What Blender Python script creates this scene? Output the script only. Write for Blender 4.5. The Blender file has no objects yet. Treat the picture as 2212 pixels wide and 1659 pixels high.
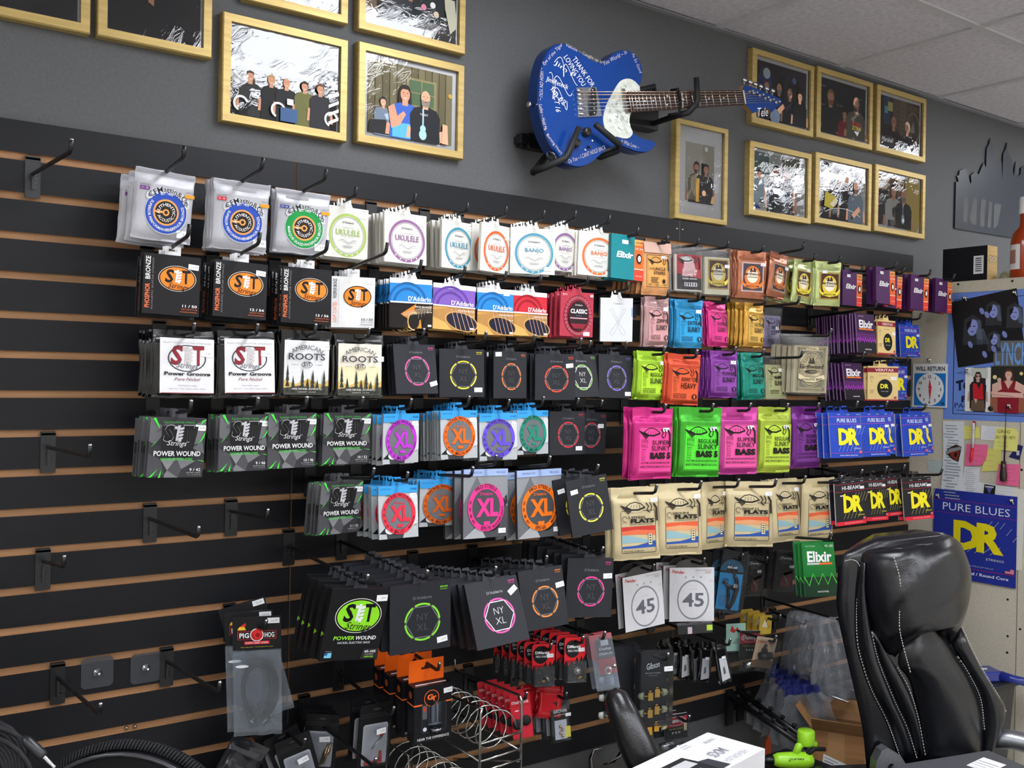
import bpy, math, random
from mathutils import Matrix, Vector
random.seed(7)
SC = bpy.context.scene
COL = SC.collection
PI = math.pi
# ---------------------------------------------------------------- camera, world, lights, exposure
def cam_axes(a, b, c):
    f = Vector((math.sin(a)*math.cos(b), math.cos(a)*math.cos(b), math.sin(b)))
    r = Vector((math.cos(a), -math.sin(a), 0)); u = r.cross(f)
    return math.cos(c)*r+math.sin(c)*u, -math.sin(c)*r+math.cos(c)*u, f
cd = bpy.data.cameras.new('camera'); cam = bpy.data.objects.new('camera', cd); COL.objects.link(cam)
cd.sensor_fit = 'HORIZONTAL'; cd.sensor_width = 36; cd.lens = 36*2169.2/2212; cd.clip_start = .02
_r, _u, _f = cam_axes(.6309, -.0046, .0172)
cam.matrix_world = Matrix(((_r.x, _u.x, -_f.x, -.9385), (_r.y, _u.y, -_f.y, -2.1419), (_r.z, _u.z, -_f.z, 1.5), (0, 0, 0, 1)))
SC.camera = cam
w = bpy.data.worlds.new('world'); SC.world = w; w.use_nodes = True
w.node_tree.nodes['Background'].inputs[0].default_value = (.5, .53, .58, 1)
w.node_tree.nodes['Background'].inputs[1].default_value = .2
LAMP = 16.0                       # radiance of the ceiling troffers
SC.view_settings.view_transform = 'Standard'; SC.view_settings.look = 'None'
SC.view_settings.gamma = 1; SC.view_settings.exposure = 0.0; SC.view_settings.use_curve_mapping = False
try:
    SC.cycles.use_denoising = True
    SC.cycles.max_bounces = 8; SC.cycles.transparent_max_bounces = 24
    SC.cycles.sample_clamp_indirect = 4.0; SC.cycles.caustics_reflective = False; SC.cycles.caustics_refractive = False
except Exception: pass

# ---------------------------------------------------------------- helpers
def lin(h):
    v = [int(h[i:i+2], 16)/255 for i in (0, 2, 4)]
    return tuple(x/12.92 if x <= .04045 else ((x+.055)/1.055)**2.4 for x in v)+(1.0,)
_mats = {}
FIN = {  # roughness, metallic, specular, bump strength, bump scale
    'paper': (.55, 0, .25, .03, 300), 'satin': (.42, 0, .2, .02, 200), 'gloss': (.16, 0, .5, .03, 60), 'foil': (.27, .45, .5, .28, 38),
    'mfoil': (.42, .15, .5, .30, 30), 'metal': (.22, 1, .5, .01, 100), 'brushed': (.36, .9, .5, .05, 150), 'gold': (.45, .4, .5, .12, 90), 'leather': (.25, 0, .6, .14, 330),
    'plastic': (.35, 0, .5, .02, 200), 'rubber': (.6, 0, .3, .05, 200), 'wall': (.62, 0, .3, .22, 140), 'laminate': (.42, 0, .22, .06, 90),
    'wood': (.6, 0, .3, .12, 70), 'tile': (.9, 0, .1, .5, 60), 'cloth': (.8, 0, .2, .2, 300), 'pearl': (.2, 0, .6, .08, 60), 'lacquer': (.18, .25, .6, .01, 100)}
def M(fin):
    """one procedural material per finish; the colour of each face is stored with the mesh"""
    if fin in _mats: return _mats[fin]
    m = bpy.data.materials.new(fin); m.use_nodes = True; nt = m.node_tree; N = nt.nodes; L = nt.links
    p = N['Principled BSDF']; a = N.new('ShaderNodeAttribute'); a.attribute_name = 'Col'
    if fin in ('film', 'bagfilm', 'haze', 'glass', 'smoke'):
        N.remove(p); out = N['Material Output']
        tr = N.new('ShaderNodeBsdfTransparent'); gl = N.new('ShaderNodeBsdfGlossy'); df = N.new('ShaderNodeBsdfDiffuse')
        fr = N.new('ShaderNodeFresnel'); fr.inputs[0].default_value = 1.75 if fin == 'glass' else 1.36
        nz = N.new('ShaderNodeTexNoise'); nz.inputs['Scale'].default_value = {'glass': 5, 'smoke': 20, 'haze': 30}.get(fin, 42); nz.inputs['Detail'].default_value = 3
        bp = N.new('ShaderNodeBump'); bp.inputs['Strength'].default_value = {'glass': .07, 'smoke': .2, 'haze': .9}.get(fin, .45); bp.inputs['Distance'].default_value = {'glass': .01, 'haze': .006}.get(fin, .0022)
        L.new(nz.outputs[0], bp.inputs['Height'])
        for n in (gl, fr): L.new(bp.outputs[0], n.inputs['Normal'])
        gl.inputs['Roughness'].default_value = {'glass': .015}.get(fin, .12)
        L.new(a.outputs[0], df.inputs[0]); L.new(a.outputs[0], tr.inputs[0])
        m1 = N.new('ShaderNodeMixShader'); m1.inputs[0].default_value = {'glass': 0.0, 'film': .015, 'bagfilm': .13, 'haze': .21, 'smoke': .07}[fin]
        L.new(tr.outputs[0], m1.inputs[1]); L.new(df.outputs[0], m1.inputs[2])
        m2 = N.new('ShaderNodeMixShader'); L.new(fr.outputs[0], m2.inputs[0]); L.new(m1.outputs[0], m2.inputs[1]); L.new(gl.outputs[0], m2.inputs[2])
        L.new(m2.outputs[0], out.inputs[0])
    elif fin == 'lamp':
        N.remove(p); e = N.new('ShaderNodeEmission'); L.new(a.outputs[0], e.inputs[0]); e.inputs[1].default_value = LAMP
        L.new(e.outputs[0], N['Material Output'].inputs[0])
    else:
        ro, me, sp, bs, sc = FIN[fin]
        p.inputs['Roughness'].default_value = ro; p.inputs['Metallic'].default_value = me; p.inputs['Specular IOR Level'].default_value = sp
        tc = N.new('ShaderNodeTexCoord'); nz = N.new('ShaderNodeTexNoise'); nz.inputs['Scale'].default_value = sc; nz.inputs['Detail'].default_value = 4
        if fin in ('wood', 'laminate', 'gold'):
            mp = N.new('ShaderNodeMapping'); mp.inputs['Scale'].default_value = (.06, .5, 1); L.new(tc.outputs['Object'], mp.inputs[0]); L.new(mp.outputs[0], nz.inputs['Vector'])
        else: L.new(tc.outputs['Object'], nz.inputs['Vector'])
        bp = N.new('ShaderNodeBump'); bp.inputs['Strength'].default_value = min(1, bs*2); bp.inputs['Distance'].default_value = .003 if fin in ('foil', 'mfoil') else .0012
        L.new(nz.outputs[0], bp.inputs['Height']); L.new(bp.outputs[0], p.inputs['Normal'])
        mix = N.new('ShaderNodeMix'); mix.data_type = 'RGBA'; mix.blend_type = 'MULTIPLY'
        rp = N.new('ShaderNodeValToRGB'); rp.color_ramp.elements[0].position = .3; rp.color_ramp.elements[1].position = .7
        lo = {'wall': .86, 'wood': .72, 'laminate': .85, 'gold': .72, 'tile': .8, 'pearl': .72, 'cloth': .8}.get(fin, .94)
        rp.color_ramp.elements[0].color = (lo, lo, lo, 1); L.new(nz.outputs[0], rp.inputs[0])
        mix.inputs[0].default_value = 1; L.new(a.outputs[0], mix.inputs[6]); L.new(rp.outputs[0], mix.inputs[7]); L.new(mix.outputs[2], p.inputs['Base Color'])
    _mats[fin] = m; return m

class MB:
    """collects faces with a colour and a finish each and links them as ONE mesh object"""
    def __init__(s): s.v = []; s.f = []; s.c = []; s.m = []; s.fin = []; s.sm = []
    def fi(s, fin):
        if fin not in s.fin: s.fin.append(fin)
        return s.fin.index(fin)
    def add(s, vs, fs, col, fin, sm=False):
        o = len(s.v); s.v += [tuple(v) for v in vs]; k = s.fi(fin); c = lin(col) if isinstance(col, str) else col
        for f in fs: s.f.append([o+i for i in f]); s.c.append(c); s.m.append(k); s.sm.append(sm)
        return s
    def box(s, x0, y0, z0, x1, y1, z1, col, fin):
        V = [(x, y, z) for x in (x0, x1) for y in (y0, y1) for z in (z0, z1)]
        return s.add(V, [(0, 1, 3, 2), (4, 6, 7, 5), (0, 4, 5, 1), (2, 3, 7, 6), (0, 2, 6, 4), (1, 5, 7, 3)], col, fin)
    def prism(s, pts, y0, y1, col, fin, side=None, sfin=None):
        """outline in x, z; front face at y0 (towards the viewer), back at y1"""
        n = len(pts); a = sum(pts[i][0]*pts[(i+1) % n][1]-pts[(i+1) % n][0]*pts[i][1] for i in range(n))
        if a < 0: pts = pts[::-1]
        V = [(x, y0, z) for x, z in pts]+[(x, y1, z) for x, z in pts]
        s.add(V[:n], [tuple(range(n))], col, fin); s.add(V[n:], [tuple(range(n-1, -1, -1))], side or col, sfin or fin)
        return s.add(V, [(i, i+n, (i+1) % n+n, (i+1) % n) for i in range(n)], side or col, sfin or fin)
    def tube(s, pts, r, col, fin, n=8, closed=False, sm=True):
        P = [Vector(p) for p in pts]; V = []; F = []; up = None; K = len(P)
        for i, p in enumerate(P):
            if closed: t = P[(i+1) % K]-P[i-1]
            else: t = (P[min(i+1, K-1)]-P[max(i-1, 0)])
            t.normalize()
            if up is None: up = t.orthogonal().normalized()
            else:
                up = up-t*up.dot(t)
                up = up.normalized() if up.length > 1e-6 else t.orthogonal().normalized()
            b = t.cross(up); rr = r[i] if isinstance(r, (list, tuple)) else r
            for j in range(n):
                a = 2*PI*j/n; V.append(p+(up*math.cos(a)+b*math.sin(a))*rr)
        for i in range(K if closed else K-1):
            for j in range(n):
                q = ((i+1) % K)*n; F.append((i*n+j, i*n+(j+1) % n, q+(j+1) % n, q+j))
        if not closed: F += [tuple(range(n-1, -1, -1)), tuple((K-1)*n+j for j in range(n))]
        return s.add(V, F, col, fin, sm)
    def lathe(s, prof, o, ax, col, fin, n=20):
        """prof: (radius, height along ax) pairs"""
        ax = Vector(ax).normalized(); u = ax.orthogonal().normalized(); b = ax.cross(u); o = Vector(o); V = []; F = []
        for r, h in prof:
            for j in range(n): a = 2*PI*j/n; V.append(o+ax*h+(u*math.cos(a)+b*math.sin(a))*r)
        for i in range(len(prof)-1):
            for j in range(n): F.append((i*n+j, i*n+(j+1) % n, (i+1)*n+(j+1) % n, (i+1)*n+j))
        F += [tuple(range(n-1, -1, -1)), tuple((len(prof)-1)*n+j for j in range(n))]
        return s.add(V, F, col, fin, True)
    def strip(s, Lp, Rp, y, bulge, thick, col, fin, n=8, ends=True, inset=0):
        """padded panel between a left and a right edge line (x, z), front towards -y"""
        V = []; F = []; K = len(Lp)
        for k in range(K):
            e = 1.0
            if ends: e = math.sin(PI*min(1, max(.12, (k+.35)/(K-.3))))**.5
            for j in range(n+1):
                t = j/n; q = (1-abs(2*t-1)**2.4)
                V.append((Lp[k][0]+(Rp[k][0]-Lp[k][0])*t, y-bulge*q*e, Lp[k][1]+(Rp[k][1]-Lp[k][1])*t))
            for j in range(n+1):
                t = inset+(1-2*inset)*(1-j/n)
                V.append((Lp[k][0]+(Rp[k][0]-Lp[k][0])*t, y+thick, Lp[k][1]+(Rp[k][1]-Lp[k][1])*t))
        m = 2*(n+1)
        for k in range(K-1):
            for j in range(m): F.append((k*m+j, (k+1)*m+j, (k+1)*m+(j+1) % m, k*m+(j+1) % m))
        F += [tuple(range(m)), tuple((K-1)*m+j for j in range(m-1, -1, -1))]
        return s.add(V, F, col, fin, True)
    def mesh(s, name):
        me = bpy.data.meshes.new(name); me.from_pydata(s.v, [], s.f)
        for fn in s.fin: me.materials.append(M(fn))
        me.polygons.foreach_set('material_index', s.m); me.polygons.foreach_set('use_smooth', s.sm)
        at = me.attributes.new('Col', 'FLOAT_COLOR', 'CORNER'); buf = []
        for c, f in zip(s.c, s.f): buf.extend(c*len(f))
        at.data.foreach_set('color', buf); me.update()
        return me
    def build(s, name, parent=None, mw=None, bevel=0):
        return obj(name, s.mesh(name), parent, mw, bevel)
def obj(name, me, parent=None, mw=None, bevel=0):
    o = bpy.data.objects.new(name, me); COL.objects.link(o)
    if parent: o.parent = parent
    if mw is not None: o.matrix_basis = mw
    if bevel:
        b = o.modifiers.new('edge', 'BEVEL'); b.width = bevel; b.segments = 2; b.limit_method = 'ANGLE'
    return o
def tag(o, label, cat, group=None):
    o['label'] = label; o['category'] = cat
    if group: o['group'] = group
    return o
def struct(o): o['kind'] = 'structure'; return o
def empty(name, mw):
    o = bpy.data.objects.new(name, None); COL.objects.link(o); o.empty_display_size = .02; o.matrix_basis = mw; return o
def at(x, y, z, rz=0): return Matrix.Translation((x, y, z)) @ Matrix.Rotation(rz, 4, 'Z')
def pose(x, y, z, yaw, tilt, roll): return Matrix.Translation((x, y, z)) @ Matrix.Rotation(yaw, 4, 'Z') @ Matrix.Rotation(tilt, 4, 'X') @ Matrix.Rotation(roll, 4, 'Y')
def clone(o, mw, label=None):
    c = o.copy(); COL.objects.link(c); c.matrix_basis = mw
    if label: c['label'] = label
    for ch in list(o.children):
        d = ch.copy(); COL.objects.link(d); d.parent = c
        for g in list(ch.children):
            e = g.copy(); COL.objects.link(e); e.parent = d
    return c

# ---------------------------------------------------------------- flat print: shapes and lettering on a surface
_tx = {}
def glyphs(s, b=0):
    if (s, b) not in _tx:
        cu = bpy.data.curves.new('t', 'FONT'); cu.body = s; cu.size = 1; cu.resolution_u = 2; cu.offset = b; cu.fill_mode = 'FRONT'
        o = bpy.data.objects.new('t', cu); me = bpy.data.meshes.new_from_object(o)
        V = [(v.co.x, v.co.y) for v in me.vertices]; F = [tuple(p.vertices) for p in me.polygons]
        bpy.data.objects.remove(o); bpy.data.curves.remove(cu); bpy.data.meshes.remove(me)
        if V:
            x0 = min(v[0] for v in V); x1 = max(v[0] for v in V); y0 = min(v[1] for v in V); y1 = max(v[1] for v in V)
        else: x0 = y0 = 0; x1 = y1 = 1
        _tx[(s, b)] = (V, F, x0, x1, y0, y1)
    return _tx[(s, b)]
class Art:
    """draws on a w x h rectangle in fractions of it; each mark lies a hair above the one before"""
    def __init__(s, mb, w, h, place, fin='paper', lift=.00012):
        s.mb = mb; s.w = w; s.h = h; s.place = place; s.fin = fin; s.k = 1; s.lift = lift
    def put(s, pts, faces, col, fin=None):
        d = s.lift*s.k; s.k += 1
        s.mb.add([s.place(x, z, d) for x, z in pts], faces, col, fin or s.fin)
    def P(s, pts, col, fin=None):
        q = [(x*s.w, z*s.h) for x, z in pts]; s._poly(q, col, fin)
    def _poly(s, q, col, fin=None):
        n = len(q); a = sum(q[i][0]*q[(i+1) % n][1]-q[(i+1) % n][0]*q[i][1] for i in range(n))
        s.put(q if a > 0 else q[::-1], [tuple(range(n))], col, fin)
    def R(s, x0, z0, x1, z1, col, fin=None): s.P([(x0, z0), (x1, z0), (x1, z1), (x0, z1)], col, fin)
    def E(s, cx, cz, rx, col, ry=None, n=24, rot=0, fin=None):
        ry = rx if ry is None else ry; c, d = math.cos(rot), math.sin(rot); q = []
        for i in range(n):
            a = 2*PI*i/n; x, z = rx*s.w*math.cos(a), ry*s.w*math.sin(a); q.append((cx*s.w+x*c-z*d, cz*s.h+x*d+z*c))
        s._poly(q, col, fin)
    def O(s, cx, cz, r, t, col, a0=0, a1=360, ry=None, n=None, fin=None):
        n = n or max(4, int(40*(a1-a0)/360)); V = []; F = []; k = 1 if ry is None else ry/r
        for i in range(n+1):
            a = math.radians(a0+(a1-a0)*i/n)
            for q in (r, r-t): V.append((cx*s.w+q*s.w*math.cos(a), cz*s.h+q*k*s.w*math.sin(a)))
        for i in range(n): F.append((2*i, 2*i+2, 2*i+3, 2*i+1))
        s.put(V, F, col, fin)
    def L(s, pts, t, col, closed=False, fin=None):
        q = [Vector((x*s.w, z*s.h)) for x, z in pts]; V = []; F = []; K = len(q); t *= s.w/2
        for i in range(K):
            a = q[(i-1) % K] if closed else q[max(i-1, 0)]; b = q[(i+1) % K] if closed else q[min(i+1, K-1)]
            d = b-a; d = d.normalized() if d.length else Vector((1, 0)); nn = Vector((-d.y, d.x))
            V += [tuple(q[i]-nn*t), tuple(q[i]+nn*t)]
        for i in range(K if closed else K-1): j = (i+1) % K; F.append((2*i, 2*j, 2*j+1, 2*i+1))
        s.put(V, F, col, fin)
    def T(s, tx, cx, cz, w, h=None, col='000000', sh=0, rot=0, b=0, al=0, fin=None):
        V, F, x0, x1, y0, y1 = glyphs(tx, b)
        if not V: return
        sx = w*s.w/(x1-x0) if w else None; sy = h*s.h/(y1-y0) if h else None
        sx = sx or sy; sy = sy or sx; c, d = math.cos(math.radians(rot)), math.sin(math.radians(rot)); q = []
        ox = (x0+x1)/2 if al == 0 else (x0 if al < 0 else x1)
        for x, y in V:
            X = (x-ox)*sx; Y = (y-(y0+y1)/2)*sy; X += sh*Y; q.append((cx*s.w+X*c-Y*d, cz*s.h+X*d+Y*c))
        s.put(q, F, col, fin)
    def A(s, tx, cx, cz, r, ang, size, col, up=True, b=0, ry=None, span=None):
        """lettering bent round a circle; ang = degrees of its middle, size = cap height, r = baseline radius"""
        V, F, x0, x1, y0, y1 = glyphs(tx, b); R = r*s.w; k = size*s.w/.7; m = (x0+x1)/2; q = []; e = 1 if ry is None else ry/r
        kx = k if span is None else math.radians(span)*R/(x1-x0)
        for x, y in V:
            if up: a = math.radians(ang)-(x-m)*kx/R; rr = R+y*k
            else: a = math.radians(ang)+(x-m)*kx/R; rr = R-y*k
            q.append((cx*s.w+rr*math.cos(a), cz*s.h+rr*e*math.sin(a)))
        s.put(q, F, col)
def flat(mb, w, h, y, fin='paper', ox=None, oz=0, lift=.00012):
    """print on a plane facing -y; ox, oz = left bottom corner"""
    ox = -w/2 if ox is None else ox
    return Art(mb, w, h, lambda x, z, d: (ox+x, y-d, oz+z), fin, lift)

# ---------------------------------------------------------------- measured outlines and positions
G = {  # outlines in metres
 'g_body': [(0.5817,2.2205), (0.5849,2.2544), (0.5946,2.2939), (0.6073,2.3215), (0.6256,2.3411), (0.6442,2.3513), (0.6659,2.3559), (0.688,2.3542), (0.7105,2.346), (0.7331,2.3377), (0.756,2.3316), (0.779,2.3307), (0.7962,2.3364), (0.8134,2.3486), (0.8278,2.3625), (0.8482,2.3756), (0.872,2.3827), (0.8931,2.3826), (0.9116,2.3752), (0.9257,2.3623), (0.9338,2.3459), (0.9357,2.3327), (0.933,2.3164), (0.9272,2.3018), (0.9261,2.2836), (0.9115,2.2518), (0.8971,2.219), (0.8928,2.206), (0.8916,2.1924), (0.8966,2.1775), (0.9075,2.1658), (0.9261,2.1586), (0.9509,2.1546), (0.9727,2.1557), (0.987,2.1521), (0.9887,2.1467), (0.9827,2.1367), (0.9672,2.1264), (0.9455,2.1198), (0.9147,2.1186), (0.8843,2.1219), (0.8601,2.125), (0.8336,2.1188), (0.8103,2.1065), (0.7903,2.0904), (0.7677,2.0719), (0.7452,2.0579), (0.7228,2.0494), (0.7005,2.0474), (0.6783,2.0507), (0.6617,2.0568), (0.6479,2.0676), (0.6285,2.0858), (0.612,2.1085), (0.598,2.1377), (0.5881,2.1674), (0.5836,2.1917)],
 'g_guard': [(0.875,2.3056), (0.8961,2.3067), (0.9146,2.299), (0.9248,2.2829), (0.8952,2.2194), (0.8894,2.2095), (0.8883,2.1914), (0.8947,2.1768), (0.901,2.1666), (0.8952,2.1557), (0.8818,2.1475), (0.8608,2.1458), (0.8459,2.1468), (0.8312,2.1445), (0.8163,2.1488), (0.8044,2.1579), (0.7983,2.1722), (0.7964,2.1894), (0.8004,2.2076), (0.8114,2.2336), (0.8256,2.2559), (0.8398,2.2784), (0.8543,2.2955)],
 'g_plate': [(0.7026,2.2497), (0.7702,2.2637), (0.7906,2.1917), (0.7099,2.1749)],
 'g_bpick': [(0.7456,2.2492), (0.754,2.2572), (0.7626,2.2523), (0.7682,2.1969), (0.7584,2.1877), (0.7484,2.1924)],
 'g_npick': [(0.8548,2.2692), (0.8601,2.2742), (0.8667,2.2714), (0.8794,2.2181), (0.8741,2.2132), (0.8675,2.216)],
 'g_saddle': [(0.7009,2.241), (0.7025,2.2306), (0.7041,2.2202), (0.7064,2.2078), (0.7089,2.1953), (0.7114,2.1829)],
 'g_saddle2': [(0.7148,2.2435), (0.7178,2.2334), (0.7208,2.2232), (0.7239,2.2108), (0.727,2.1985), (0.7301,2.1861)],
 'g_knobs': [(0.7359,2.1408), (0.7011,2.1074), (0.7475,2.1048), (0.7378,2.0958), (0.7614,2.1231)],
 'g_fb': [(0.8706,2.269), (1.3225,2.3546), (1.3334,2.3154), (0.8827,2.2152)],
 'g_head': [(1.3261,2.3561), (1.3306,2.3713), (1.3602,2.3746), (1.497,2.3625), (1.505,2.3541), (1.4993,2.3447), (1.4702,2.326), (1.4594,2.3151), (1.4375,2.3233), (1.4088,2.3139), (1.374,2.2972), (1.338,2.3171)],
 'g_tun': [(1.3551,2.3566), (1.375,2.3558), (1.402,2.354), (1.4258,2.3504), (1.4498,2.3491), (1.4758,2.3469)],
 'g_tunk': [(1.3513,2.3769), (1.3762,2.3753), (1.3991,2.3735), (1.4236,2.3713), (1.4511,2.3695), (1.4788,2.3684)],
 'g_strl': [(0.7071,2.2376), (0.71,2.2306), (0.713,2.2194), (0.7161,2.2103), (0.7191,2.2012), (0.7221,2.1921)],
 'g_jack': [(0.6408,2.0667)],
 'g_strapbtn': [(0.578,2.1876)],
 'h_lo': [(0.5901,2.0278), (0.6562,2.0633), (0.6901,2.1404), (0.7457,2.1569), (0.8333,2.1152), (0.8044,2.0978)],
 'h_wall': [(0.6278,2.1475), (0.6173,2.1282)],
 'h_up': [(0.9757,2.2902), (0.9837,2.312), (1.0349,2.3279), (1.0442,2.3048), (1.1081,2.3459), (1.1174,2.2763), (1.0807,2.2532)],
 'gw_w1': [(0.5962,2.2875), (0.6566,2.3525)],
 'gw_w2': [(0.6648,2.3521), (0.7921,2.3308)],
 'gw_w3': [(0.7922,2.3286), (0.8767,2.3788)],
 'gw_w4': [(0.8979,2.3787), (0.9297,2.3312)],
 'gw_w5': [(0.5924,2.2805), (0.5903,2.1967)],
 'gw_w6': [(0.5891,2.1881), (0.6078,2.1244)],
 'gw_w7': [(0.6106,2.1164), (0.6601,2.0733)],
 'gw_w8': [(0.6797,2.057), (0.8088,2.1148)],
 'gw_w9': [(0.8615,2.1383), (0.9284,2.1305)],
 'gw_sg1': [(0.693,2.326), (0.762,2.264)],
 'gw_sg2': [(0.6654,2.3246), (0.7308,2.2604)],
 'gw_sg3': [(0.6307,2.3007), (0.6996,2.276)],
 'gw_sg4': [(0.6049,2.2537), (0.6782,2.2442)],
 'gw_sg5': [(0.624,2.2363), (0.6682,2.202)],
 'gw_sg6': [(0.6349,2.2299), (0.6469,2.1771)],
 'c_shellL': [(-0.0983,0.0189), (-0.1633,-0.0077), (-0.1975,-0.0286), (-0.2022,-0.0977), (-0.2035,-0.1362), (-0.192,-0.2017), (-0.1611,-0.3218), (-0.13,-0.4461), (-0.1154,-0.5626)],
 'c_shellR': [(0.0758,0.0355), (0.1098,0.0158), (0.1317,-0.0234), (0.139,-0.0705), (0.138,-0.1253), (0.127,-0.2035), (0.1754,-0.2986), (0.246,-0.4146), (0.198,-0.5667)],
 'c_headL': [(-0.0979,0.0015), (-0.1427,-0.0136), (-0.1457,-0.0676), (-0.1406,-0.1216), (-0.1227,-0.1952), (-0.093,-0.2422), (-0.0594,-0.2739)],
 'c_headR': [(0.0842,0.0316), (0.1141,0.008), (0.1407,-0.0548), (0.1419,-0.1097), (0.1304,-0.1644), (0.1143,-0.2033), (0.0941,-0.242)],
 'c_headM': [(-0.0197,0.0146), (-0.0195,0.0049), (-0.0182,-0.0611), (-0.0169,-0.1233), (-0.0117,-0.1777), (0.0011,-0.1915), (0.0178,-0.1938)],
 'c_midL': [(-0.0114,-0.1913), (-0.0436,-0.2354), (-0.0509,-0.2857), (-0.0211,-0.3252), (0.001,-0.3919), (0.0147,-0.4507), (0.0241,-0.5017), (0.033,-0.5293)],
 'c_midR': [(0.047,-0.1923), (0.0812,-0.23), (0.1072,-0.2657), (0.1463,-0.3215), (0.1773,-0.389), (0.1851,-0.4561), (0.1849,-0.5072), (0.1848,-0.5426)],
 'c_b1L': [(-0.1526,-0.0328), (-0.161,-0.1214), (-0.157,-0.2216), (-0.1414,-0.2836), (-0.1155,-0.3499), (-0.0728,-0.4286), (-0.0336,-0.5269)],
 'c_b1R': [(-0.1423,-0.0329), (-0.1365,-0.1217), (-0.1206,-0.1991), (-0.1005,-0.2768), (-0.0531,-0.3826), (-0.0229,-0.4417), (0.0057,-0.5205)],
 'c_b2L': [(-0.1226,-0.1991), (-0.1005,-0.2768), (-0.0531,-0.3826), (-0.0229,-0.4417), (0.0057,-0.5205)],
 'c_b2R': [(-0.093,-0.2422), (-0.055,-0.2895), (-0.0207,-0.3446), (0.0057,-0.4193), (0.0264,-0.5134)],
 'c_b3L': [(0.0962,-0.242), (0.1376,-0.3095), (0.1728,-0.3771), (0.1851,-0.4561), (0.1856,-0.5426)],
 'c_b3R': [(0.1205,-0.1975), (0.1754,-0.2986), (0.2149,-0.3586), (0.246,-0.4146), (0.2018,-0.5432)],
 'c_s0': [(-0.1934,-0.0306), (-0.1751,-0.0269), (-0.1586,-0.0347), (-0.15,-0.0598), (-0.159,-0.1214), (-0.157,-0.2216), (-0.1414,-0.2836), (-0.1155,-0.3499), (-0.0728,-0.4286), (-0.0336,-0.5269)],
 'c_s1': [(-0.1039,-0.0081), (-0.0862,-0.0682), (-0.0865,-0.1572), (-0.0815,-0.1998), (-0.055,-0.2875)],
 'c_s2': [(-0.1205,-0.203), (-0.1005,-0.2768), (-0.0531,-0.3826), (-0.0229,-0.4417), (0.0057,-0.5205)],
 'c_s3': [(-0.0528,-0.2914), (-0.0207,-0.3446), (0.0057,-0.4193), (0.0264,-0.5134)],
 'c_s4': [(0.1072,-0.2677), (0.1376,-0.3095), (0.1728,-0.3771), (0.1851,-0.4561)],
 'c_s5': [(0.1205,-0.1975), (0.1754,-0.2986), (0.2282,-0.3786), (0.246,-0.4146)],
 'c_brk': [(-0.1184,-0.5594), (-0.1144,-0.5137), (-0.1015,-0.4888), (-0.087,-0.4813), (-0.0523,-0.502), (-0.0308,-0.5339), (-0.0228,-0.5631)],
 'c_hole': [(-0.0763,-0.5288)],
 'c_armR': [(0.2399,-0.4559), (0.329,-0.454), (0.3302,-0.5082), (0.2285,-0.5164)],
 'c_seat': [(0.0014,-0.5409), (0.0221,-0.5231), (0.1155,-0.5288), (0.2038,-0.5483)],
 'p_top': [(-0.159,1.8743), (-0.4222,1.8751)],
 'p_blue': [(-0.1562,1.8396), (-0.4429,1.8441), (-0.4519,1.385), (-0.1389,1.3842)],
 'p_band': [(-0.1608,1.8026), (-0.3977,1.8387), (-0.4253,1.6612), (-0.3222,1.6618), (-0.3221,1.5879), (-0.1941,1.5694)],
 'p_lynch': [(-0.3217,1.6588), (-0.4293,1.6611), (-0.434,1.5725), (-0.3235,1.571)],
 'p_ph1': [(-0.2235,1.5694), (-0.3156,1.5694), (-0.3281,1.4172), (-0.2233,1.415)],
 'p_ph2': [(-0.3161,1.5709), (-0.424,1.574), (-0.436,1.4226), (-0.3334,1.4174)],
 'p_receipt': [(-0.1423,1.3775), (-0.2214,1.3792), (-0.2242,1.2771), (-0.2205,1.1793), (-0.2128,1.0852), (-0.1347,1.0809), (-0.143,1.1723), (-0.1456,1.2718)],
 'p_pickart': [(-0.1946,1.2959), (-0.2154,1.2896), (-0.2124,1.2677), (-0.2051,1.235), (-0.1842,1.2417), (-0.1577,1.2617), (-0.1648,1.2798)],
 'p_y1': [(-0.2173,1.3634), (-0.2758,1.3623), (-0.2805,1.3236), (-0.2201,1.3154)],
 'p_w1': [(-0.283,1.3682), (-0.3712,1.3654), (-0.37,1.3193), (-0.2822,1.3177)],
 'p_y2': [(-0.3381,1.3628), (-0.4017,1.3638), (-0.4145,1.35), (-0.4106,1.285), (-0.3277,1.2872)],
 'p_pk1': [(-0.2315,1.3001), (-0.3085,1.3019), (-0.3074,1.2699), (-0.3013,1.2461), (-0.2862,1.2289), (-0.2263,1.222)],
 'p_y3': [(-0.3081,1.289), (-0.3556,1.2901), (-0.3539,1.2163), (-0.2855,1.2068)],
 'p_w2': [(-0.2252,1.2207), (-0.2808,1.2199), (-0.276,1.1305), (-0.213,1.1263)],
 'p_pk2': [(-0.3491,1.2392), (-0.4239,1.2429), (-0.4181,1.1679), (-0.3398,1.1678)],
 'p_card': [(-0.4122,1.3094), (-0.4299,1.3053), (-0.4184,1.2574), (-0.3816,1.2646)],
 'p_w3': [(-0.2769,1.1702), (-0.4333,1.1589), (-0.4319,1.1257), (-0.2736,1.1131)],
 'p_dkpic': [(-0.299,1.1645), (-0.3383,1.1623), (-0.3357,1.1282), (-0.2954,1.1283)],
 'p_drp': [(-0.1132,1.1237), (-0.417,1.1329), (-0.3973,0.8275), (-0.1159,0.8225)],
 'p_wp': [(-0.4032,1.1602), (-0.4378,1.1558), (-0.4337,0.8874), (-0.3929,0.8808)],
 'p_pen': [(-0.2637,1.3818), (-0.2609,1.3527), (-0.2589,1.2882), (-0.2525,1.2372)],
 'p_cord': [(-0.3758,1.4212), (-0.3753,1.3398), (-0.376,1.2501), (-0.372,1.1851)],
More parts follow.
